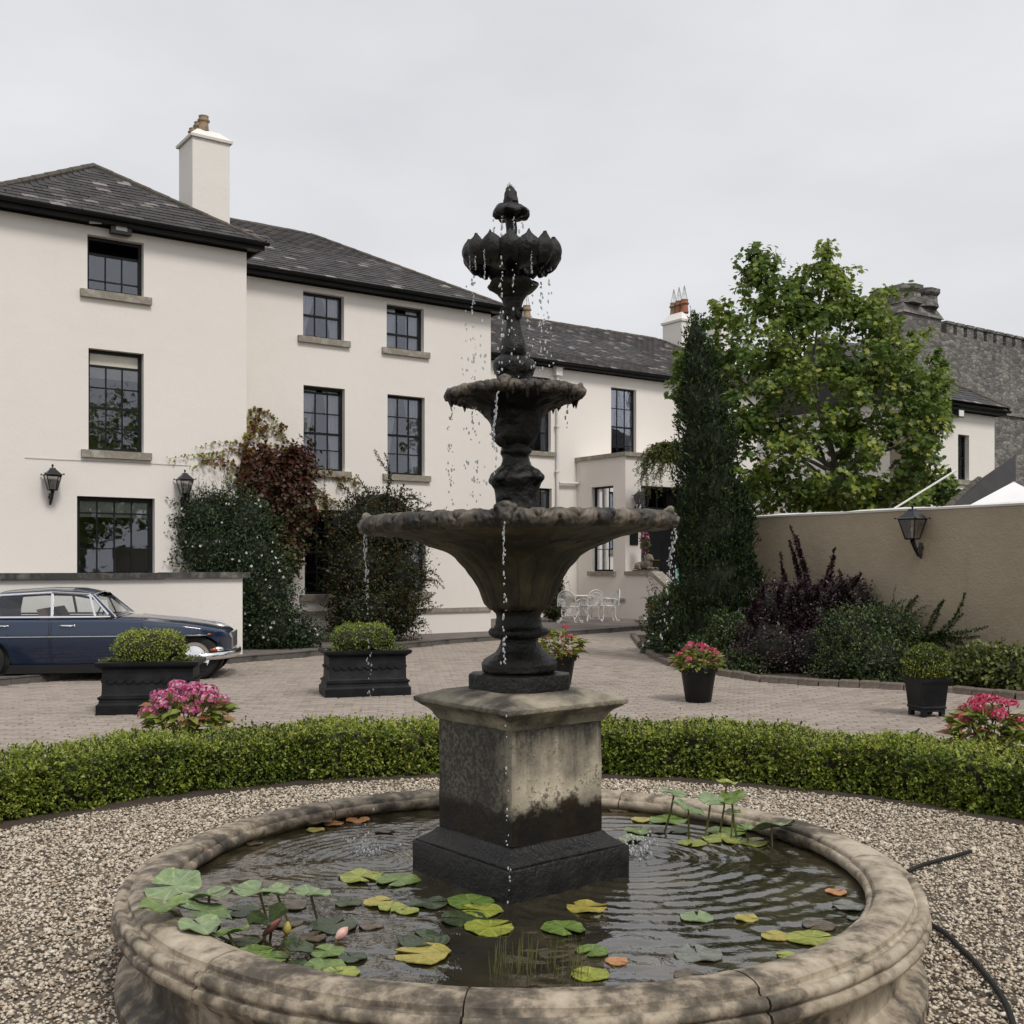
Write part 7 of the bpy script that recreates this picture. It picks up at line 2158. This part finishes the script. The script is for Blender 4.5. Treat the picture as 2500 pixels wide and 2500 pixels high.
for k in range(4):
    t = k * math.pi / 2 + .4; c_, s_ = math.cos(t), math.sin(t)
    MB().tube([(.3 * c_, .3 * s_, .69), (.34 * c_, .34 * s_, .5), (.12 * c_, .12 * s_, .3), (.26 * c_, .26 * s_, .1), (.36 * c_, .36 * s_, .012), (.40 * c_, .40 * s_, .04)], .011, 5).build('leg', M['white_wire'], e_)

# ================================================================== water lilies
def pad_mat(name, a, b_, c):
    m, nt, N, L, bs_ = new_mat(name)
    tc = N.new('ShaderNodeTexCoord').outputs['Object']
    n1 = noise_node(N, L, tc, 22, 5, .6)
    r_ = ramp_node(N, [(.35, a), (.52, b_), (.72, c)])
    L.new(n1.outputs['Fac'], r_.inputs['Fac']); L.new(r_.outputs['Color'], bs_.inputs['Base Color'])
    bs_.inputs['Roughness'].default_value = .32; bs_.inputs['Specular IOR Level'].default_value = .55
    sxy = N.new('ShaderNodeSeparateXYZ'); L.new(tc, sxy.inputs[0])
    at2 = N.new('ShaderNodeMath'); at2.operation = 'ARCTAN2'; L.new(sxy.outputs[1], at2.inputs[0]); L.new(sxy.outputs[0], at2.inputs[1])
    mu = N.new('ShaderNodeMath'); mu.operation = 'MULTIPLY'; mu.inputs[1].default_value = 9.0; L.new(at2.outputs[0], mu.inputs[0])
    sn = N.new('ShaderNodeMath'); sn.operation = 'SINE'; L.new(mu.outputs[0], sn.inputs[0])
    pw = N.new('ShaderNodeMapRange'); pw.inputs['From Min'].default_value = .8; pw.inputs['From Max'].default_value = 1.0; pw.inputs['To Max'].default_value = .45; L.new(sn.outputs[0], pw.inputs['Value'])
    vm = N.new('ShaderNodeMix'); vm.data_type = 'RGBA'; vm.inputs[7].default_value = (*[min(1, q * 1.5) for q in c], 1)
    L.new(pw.outputs['Result'], vm.inputs[0]); L.new(r_.outputs['Color'], vm.inputs[6])
    n9 = noise_node(N, L, tc, 60, 3, .7); r9 = ramp_node(N, [(.60, (1, 1, 1)), (.70, (.25, .2, .12))]); L.new(n9.outputs['Fac'], r9.inputs['Fac'])
    v9 = N.new('ShaderNodeMix'); v9.data_type = 'RGBA'; v9.blend_type = 'MULTIPLY'; v9.inputs[0].default_value = .8
    L.new(vm.outputs[2], v9.inputs[6]); L.new(r9.outputs['Color'], v9.inputs[7]); L.new(v9.outputs[2], bs_.inputs['Base Color'])
    gr = N.new('ShaderNodeTexWave'); gr.wave_type = 'RINGS'; gr.rings_direction = 'Z'; gr.inputs['Scale'].default_value = 14; gr.inputs['Distortion'].default_value = 6
    L.new(tc, gr.inputs['Vector'])
    bp = N.new('ShaderNodeBump'); bp.inputs['Strength'].default_value = .25; bp.inputs['Distance'].default_value = .003
    L.new(gr.outputs['Fac'], bp.inputs['Height']); L.new(bp.outputs['Normal'], bs_.inputs['Normal'])
    return m
PM = {'pale': pad_mat('pad_pale', (.13, .19, .085), (.19, .26, .12), (.26, .32, .15)), 'green': pad_mat('pad_green', (.075, .13, .028), (.12, .19, .04), (.2, .26, .06)),
      'dark': pad_mat('pad_dark', (.022, .036, .016), (.038, .055, .022), (.06, .08, .03)), 'lime': pad_mat('pad_lime', (.16, .2, .03), (.26, .29, .045), (.36, .36, .07)),
      'yellow': pad_mat('pad_yellow', (.24, .22, .045), (.37, .32, .065), (.4, .26, .06)), 'orange': pad_mat('pad_orange', (.4, .14, .05), (.5, .25, .1), (.3, .15, .05)),
      'brown': pad_mat('pad_brown', (.05, .035, .024), (.1, .075, .05), (.15, .12, .08)), 'grey': pad_mat('pad_grey', (.11, .12, .1), (.16, .17, .14), (.2, .2, .18))}
M['lily_stem'] = mat('lily_stem', [(.10, .11, .035), (.16, .14, .05)], 8, .5)
TXT = {'pale': 'pale green', 'green': 'mid green', 'dark': 'dark green', 'lime': 'yellow green', 'yellow': 'yellow', 'orange': 'orange', 'brown': 'brown', 'grey': 'grey'}
pads = [  # px, py, width px, colour, raised, where
    (424, 2166, 120, 'pale', .10, 'draped over the coping, farthest up'), (398, 2216, 100, 'green', .12, 'resting on the coping edge'), (511, 2189, 110, 'pale', .09, 'raised, second along from the coping'), (493, 2228, 130, 'pale', .07, 'large, spread low beside the coping'), (633, 2177, 125, 'pale', .12, 'large, held high on a stem'),
    (674, 2176, 60, 'pale', .13, 'small, overlapping the large raised one'), (490, 2264, 92, 'pale', .09, 'tilted, hanging over the coping front'), (558, 2282, 88, 'green', .05, 'notched, between coping and dark ones'), (656, 2250, 88, 'dark', .05, 'upturned bowl shaped'), (758, 2184, 90, 'pale', .10, 'on a leaning stem near the ripples'),
    (618, 2326, 80, 'green', 0, 'floating near the yellow bud'), (725, 2320, 66, 'dark', .02, 'round, beside the pink bud'), (799, 2326, 76, 'green', 0, 'left of the big yellow pad'), (793, 2364, 96, 'green', 0, 'lowest but one by the coping'), (832, 2380, 80, 'lime', 0, 'lowest of the near cluster'), (817, 2262, 100, 'dark', 0, 'broad, behind the pink bud'),
    (880, 2142, 96, 'lime', 0, 'near the splashing jet'), (972, 2151, 96, 'green', 0, 'against the plinth corner'), (1049, 2207, 86, 'dark', 0, 'under the plinth face'), (924, 2204, 66, 'yellow', 0, 'between two green ones'), (957, 2217, 62, 'lime', 0, 'beside the small yellow pad'), (993, 2226, 52, 'lime', 0, 'small, in front of the plinth'),
    (1148, 2205, 102, 'green', 0, 'farthest of three before the plinth'), (1177, 2226, 90, 'lime', 0, 'with torn edge before the plinth corner'), (1130, 2245, 100, 'dark', 0, 'middle one before the plinth'), (1195, 2268, 108, 'lime', 0, 'bright, nearest before the plinth corner'), (1034, 2296, 112, 'dark', 0, 'behind the big yellow one'), (1031, 2332, 125, 'yellow', 0, 'big, with green veins in the near water'),
    (600, 2302, 72, 'dark', 0, 'beside the rolled pink bud'), (662, 2342, 76, 'green', 0, 'overlapping the round dark one'), (722, 2366, 82, 'dark', 0, 'close under the near coping'), (765, 2290, 58, 'brown', 0, 'under the white and pink bud'), (860, 2340, 62, 'dark', 0, 'between the near cluster and yellow pad'), (566, 2322, 66, 'pale', 0, 'flat against the near coping'), (590, 2228, 74, 'dark', 0, 'under the large raised one'), (712, 2214, 66, 'brown', 0, 'behind the upturned bowl shaped one'), (850, 2206, 60, 'dark', 0, 'half under the ripples'), (905, 2262, 54, 'brown', 0, 'in the middle of open water'),
    (700, 2255, 70, 'brown', 0, 'sunken among the dark ones'), (775, 2004, 60, 'brown', .02, 'curled, by the far inner wall'), (707, 2016, 46, 'brown', 0, 'by the far inner wall'), (814, 2012, 44, 'orange', 0, 'by the far inner wall'), (874, 2004, 52, 'orange', 0, 'behind the splash'), (770, 2028, 40, 'yellow', 0, 'small, by the far inner wall'), (940, 2030, 44, 'brown', 0, 'behind the plinth'), (620, 2060, 40, 'brown', 0, 'alone in the open murky water'),
    (1646, 1938, 66, 'pale', .20, 'held highest on the far cluster'), (1735, 1956, 62, 'pale', .18, 'cupped, on the far cluster'), (1681, 1978, 76, 'pale', .15, 'flat, lowest tier of the far cluster'), (1786, 1950, 62, 'green', .19, 'leaning over the coping in the far cluster'), (1774, 1912, 48, 'lime', .25, 'upright, topmost in the far cluster'), (1789, 1984, 36, 'green', .12, 'small, tucked in the far cluster'), (1884, 2022, 100, 'pale', .08, 'broad, against the inner wall'), (1818, 2022, 34, 'green', .06, 'small, folded, beside the broad pale one'),
    (1631, 2003, 82, 'green', 0, 'floating under the far cluster'), (1777, 2032, 86, 'green', 0, 'floating before the far cluster'), (1762, 2050, 86, 'lime', 0, 'nearest of the floating far group'), (1690, 2060, 62, 'lime', 0, 'small, of the floating far group'), (1836, 2058, 70, 'lime', 0, 'beside the inner wall shadow'), (1565, 2003, 42, 'yellow', 0, 'small, right beside the pedestal'), (1560, 2030, 62, 'green', 0, 'beside the pedestal'), (1541, 2048, 56, 'pale', 0, 'by the plinth corner'), (1512, 1978, 50, 'brown', 0, 'at the far wall by the pedestal'),
    (1610, 2030, 50, 'brown', 0, 'among the floating far group'), (1650, 2030, 54, 'dark', 0, 'among the floating far group'), (1431, 2217, 90, 'yellow', 0, 'notched, alone before the plinth'), (1375, 2268, 96, 'green', 0, 'half sunken before the plinth'), (1446, 2324, 72, 'green', 0, 'under the near reflection'), (1506, 2350, 50, 'orange', 0, 'red, in the bright reflection'), (1440, 2382, 82, 'lime', 0, 'close to the near coping'),
    (1702, 2332, 104, 'grey', 0, 'round, in the bright reflection'), (1678, 2382, 62, 'brown', 0, 'close to the near coping'), (1702, 2241, 72, 'pale', 0, 'among the ripples'), (1824, 2244, 52, 'yellow', 0, 'among the ripples'), (1893, 2288, 60, 'yellow', 0, 'toward the coping'), (1982, 2294, 110, 'lime', 0, 'torn, against the coping'), (1922, 2336, 46, 'lime', 0, 'small, against the coping'), (2071, 2214, 66, 'grey', 0, 'lobed, by the inner wall'), (2042, 2180, 46, 'orange', 0, 'by the inner wall'), (2083, 2244, 28, 'grey', 0, 'tiny, by the inner wall'), (2000, 2262, 72, 'brown', 0, 'sunken beside the torn one')]
def make_pad(r, notch, wave, dish, seed):
    n = 30
    v = [(0, 0, 0)]
    for ring, f in ((1, .5), (2, .85), (3, 1.0)):
        for k in range(n):
            t = notch / 2 + (2 * math.pi - notch) * k / (n - 1)
            rr_ = r * f * (1 + .05 * math.sin(3 * t + seed) * f + (.03 * math.sin(9 * t + seed) if ring == 3 else 0))
            z = wave * r * math.sin(4 * t + seed) * f ** 3 + dish * r * f * f + .01 * r * math.sin(13 * t + seed) * f
            v.append((rr_ * math.cos(t), rr_ * math.sin(t), z))
    f_ = [(0, 1 + k, 2 + k) for k in range(n - 1)]
    for ring in range(2):
        for k in range(n - 1):
            a = 1 + ring * n + k; f_.append((a, a + n, a + n + 1, a + 1))
    top = len(v)
    v += [(x, y, z - .0035) for x, y, z in v]
    f_ += [tuple(i + top for i in reversed(g)) for g in list(f_)]
    for k in range(n - 1):
        a = 1 + 2 * n + k; f_.append((a, a + top, a + 1 + top, a + 1))
    return v, f_
for i, (px, py, w, colr, up, where) in enumerate(pads):
    g = gp(px, py, WATER_Z + up)
    r = w / 2 / F * g.y * 1.12
    e_ = empty('lily_pad', (g.x, g.y, WATER_Z + up + .006), 0, f'{TXT[colr]} lily pad {where}', 'lily pad', 'lily pads in the pool')
    v, f_ = make_pad(r, random.uniform(.12, .5), random.uniform(.02, .07) + (.06 if up > .04 else 0), .02 if up == 0 else random.uniform(.03, .14) if colr != 'dark' else .3, random.uniform(0, 6))
    mb = MB(); mb.add(v, f_)
    o = mb.build('leaf', PM[colr], e_, smooth=True, angle=50)
    o.rotation_euler = (random.gauss(0, .015 if up == 0 else .15) - (.12 if up > .04 else 0), random.gauss(0, .015 if up == 0 else .15), random.uniform(0, 6.28))
    if up > .04:
        st_ = MB(); bx_, by_ = random.uniform(-.06, .06), random.uniform(-.02, .06)
        cxr, cyr = g.x + bx_ - PC.x, g.y + by_ - PC.y
        if math.hypot(cxr, cyr) > 1.3: k = 1.22 / math.hypot(cxr, cyr); bx_, by_ = PC.x + cxr * k - g.x, PC.y + cyr * k - g.y
        st_.tube([(0, 0, -.004), (bx_ * .3, by_ * .3, -up * .5), (bx_, by_, -up - .05)], .005, 6); st_.build('stem', M['lily_stem'], e_, smooth=True)
def bud(px, py, tilt, az, col, label, l=.075, w=.022):
    g = gp(px, py, WATER_Z)
    e_ = empty('lily_bud', (g.x, g.y, WATER_Z + .01), az, label, 'flower bud')
    Mx = Matrix.Rotation(tilt, 4, 'Y')
    for k in range(5):
        A = []
        for u in np.linspace(0, 1, 9):
            row = []
            for q in np.linspace(-.75, .75, 5):
                t = 2 * math.pi * k / 5 + q
                rr_ = w * math.sin(math.pi * (.08 + .90 * u)) ** .8 * (1 + .06 * k % 2)
                row.append((rr_ * math.cos(t), rr_ * math.sin(t), l * u))
            A.append(row)
        mb = MB(); mb.grid(np.array(A), M=Mx); mb.build('petal', col, e_, smooth=True)
    mb = MB(); mb.tube([Mx @ Vector((0, 0, .004)), (-.01, 0, -.04), (-.03, .02, -.1)], .005, 6); mb.build('stem', M['lily_stem'], e_)
bud(642, 2290, R(-52), R(140), mat('pink_brown_bud', [(.28, .1, .09), (.36, .15, .12)], 20, .5), 'long pinkish brown rolled lily bud among the dark pads', .13, .012)
bud(700, 2290, R(5), 0, mat('yellow_bud', [(.3, .26, .05), (.4, .32, .08)], 20, .5), 'small yellow lily bud standing among the pads', .05, .014)
bud(821, 2300, R(50), R(30), mat('white_pink_bud', [(.75, .6, .55), (.6, .25, .2)], 25, .5), 'white and pink lily bud floating before the dark pads', .055, .015)
# reeds growing near the front edge
rd = empty('water_weed', tuple(gp(1330, 2370, WATER_Z)), 0, 'thin grassy water weed standing in the near water', 'plant')
ls = []
for k in range(90):
    a = Vector((random.uniform(-.17, .13), random.uniform(-.09, .13), -.05)); b_ = a + Vector((random.uniform(-.02, .02), random.uniform(-.015, .015), random.uniform(.07, .15)))
    ls.append([a, a.lerp(b_, .6), b_])
mb = MB()
for q in ls: mb.tube(q, [.0018, .0014, .0005], 3)
tag(mb.build('blades', M['lily_stem'], rd), kind='stuff')

# ================================================================== falling water
m, nt, N, L, b = new_mat('falling_water')
b.inputs['Base Color'].default_value = (.86, .88, .9, 1); b.inputs['Roughness'].default_value = .08; b.inputs['IOR'].default_value = 1.33
b.inputs['Transmission Weight'].default_value = .55
M['drop'] = m
drops = []
def fall(px, y0, y1, Y, n, spread=5, size=(.004, .009), drift=0, bunch=None):
    for k in range(n):
        t = random.random() if bunch is None else min(1, abs(random.gauss(0, bunch)))
        y = y0 + (y1 - y0) * t
        x = px + drift * t + random.gauss(0, spread) * (.4 + .9 * t)
        p = pd(x, y, Y + random.gauss(0, .02))
        s_ = random.uniform(*size)
        drops.append((p, s_, s_ * random.uniform(1.0, 2.6)))
YF = FC.y
for px, y0, y1, Y, n, sp_, dr in [(893, 1300, 1700, YF, 46, 4, 14), (1645, 1285, 1420, YF, 46, 5, -10), (1630, 1400, 1640, YF, 20, 6, -18), (1231, 1270, 1640, YF - .66, 40, 2.5, 0), (1236, 1700, 2230, YF - .66, 18, 4, 6), (905, 1640, 2090, YF, 14, 7, -6),
                                   (1213, 960, 1090, YF - .28, 30, 2, -12), (1100, 985, 1250, YF, 40, 7, 0), (1385, 985, 1060, YF, 10, 4, -4), (1210, 1090, 1200, YF - .2, 8, 3, 0),
                                   (1155, 650, 1240, YF - .05, 74, 8, 0), (1135, 650, 1240, YF, 22, 6, 0), (1180, 640, 1230, YF - .15, 22, 6, 0), (1322, 650, 920, YF, 46, 6, 0), (1340, 640, 940, YF, 26, 4, 0), (1297, 640, 900, YF - .12, 18, 4, 0), (1252, 640, 920, YF - .22, 24, 9, 0), (1224, 620, 920, YF - .22, 30, 4, 0),
                                   (1205, 525, 600, YF, 8, 2, 0), (1272, 525, 600, YF, 10, 3, 4), (1225, 520, 660, YF - .08, 14, 2, 0), (1255, 520, 600, YF - .08, 12, 2, 0), (1244, 448, 466, YF, 14, 5, 0), (1230, 900, 920, YF, 5, 20, 0)]:
    fall(px, y0, y1, Y, n, sp_, (.0018, .0042), dr)
for px, py in ((905, 2085), (1565, 2085), (875, 2070), (1545, 2060)):
    for k in range(34):
        g = gp(px + random.gauss(0, 22), py + random.gauss(0, 6), WATER_Z); s_ = random.uniform(.003, .007)
        drops.append((g + Vector((0, 0, abs(random.gauss(0, .025)))), s_, s_ * random.uniform(.8, 2)))
tmpl = MB(); tmpl.ball((0, 0, 0), 1, 8, 6)
tv = tmpl.v[0]
mb = MB()
for p, s_, h in drops: mb.add(tv * np.array([s_, s_, h]) + np.array(p), tmpl.f)
tag(mb.build('water_drops', M['drop'], smooth=True, angle=180), 'white drops of water falling from the fountain bowls', 'water drops', kind='stuff')
def stream(pts, r, label):
    mb = MB(); Q, T = shoot_points(pts, 34)
    mb.tube([Vector(q) + Vector((random.gauss(0, .002), random.gauss(0, .002), 0)) for q in Q], [r * (1.1 + .5 * math.sin(i * 1.7) + .3 * math.sin(i * .6)) * (1 - .35 * i / 33) for i in range(34)], 6)
    tag(mb.build('water_jet', M['drop'], smooth=True, angle=180), label, 'water jet')
stream([pd(891, 1297, YF), pd(889, 1340, YF), pd(893, 1390, YF), pd(891, 1420, YF)], .0032, 'broken white water jet off the large bowl above the right hand planter')
stream([pd(1643, 1283, YF), pd(1650, 1310, YF), pd(1638, 1345, YF), pd(1632, 1370, YF)], .0038, 'water jet off the large bowl in front of the cypress')
stream([pd(1230, 1280, YF - .67), pd(1230, 1330, YF - .67), pd(1229, 1380, YF - .67)], .0024, 'thin water jet from the front mask of the large bowl')
stream([pd(1216, 955, YF - .29), pd(1211, 1010, YF - .29), pd(1206, 1060, YF - .28), pd(1204, 1090, YF - .27)], .0026, 'water jet from the front mask of the middle bowl')
for px, y0, y1, dY in ((1146, 625, 660, -.1), (1160, 625, 660, -.14), (1182, 610, 660, -.18), (1296, 610, 665, -.18), (1328, 615, 640, -.1), (1344, 625, 660, -.05), (1225, 535, 560, -.07), (1254, 535, 562, -.07)):
    mb_p = [pd(px, y0, YF + dY), pd(px + 1, (y0 + y1) / 2, YF + dY), pd(px + 1, y1, YF + dY)]
    stream(mb_p, .0016, {1146: 'thin trickle off the scalloped bowl, first from its house side', 1160: 'thin trickle off the scalloped bowl, second from its house side', 1182: 'thin trickle off the scalloped bowl, third from its house side', 1296: 'thin trickle off the scalloped bowl, third from its tree side', 1328: 'thin trickle off the scalloped bowl, second from its tree side', 1344: 'thin trickle off the scalloped bowl, first from its tree side', 1225: 'thin trickle under the top dish on the house side', 1254: 'thin trickle under the top dish on the tree side'}[px])

# black hose over the gravel
mb = MB(); pts = [gp(x, y, .062) for x, y in ((2215, 2127), (2255, 2110), (2330, 2090), (2370, 2078))]
mb.tube(pts, .011, 8); tag(mb.build('hose', M['rubber'], smooth=True), 'short dark pipe lying on the gravel beside the coping', 'hose')
mb = MB(); Q, T = shoot_points([gp(x, y, .062) for x, y in ((2270, 2255), (2310, 2280), (2350, 2320), (2390, 2360), (2450, 2440), (2480, 2520))], 20)
mb.tube([Vector(q) for q in Q], .012, 8); tag(mb.build('hose', M['rubber'], smooth=True), 'longer black hose curving over the gravel toward the near corner', 'hose')

# trees beyond the garden wall, mirrored in the windows
for k, (x, y, h, r) in enumerate([(17, 8, 9, 3.4), (21, 2.5, 10, 3.8), (16.5, -3, 9, 3.2), (24, -8, 11, 4.2), (17, -12, 9.5, 3.6)]):
    e_ = empty('broadleaf_tree', (x, y, 0), 0, ['tall broadleaf tree past the garden wall, nearest the house', 'tall broadleaf tree past the garden wall, second from the house', 'broadleaf tree past the garden wall, third from the house', 'tallest broadleaf tree past the garden wall, set farthest back', 'broadleaf tree past the garden wall, last from the house'][k], 'tree', 'trees past the garden wall')
    mb = MB(); mb.tube([(0, 0, 0), (.1, 0, h * .4), (0, .1, h * .75)], [.28, .2, .08], 8); mb.build('trunk', M['trunk'], e_, smooth=True)
    bl = [(random.uniform(-1, 1) * r * .5, random.uniform(-1, 1) * r * .5, h * random.uniform(.45, .8), r * .55, r * .55, h * .2) for q in range(7)]
    foliage('crown', bl, 3600, M['maple_leaf'], e_, (.22, .4), .8, 'diamond', (.5, 1.1), .2)
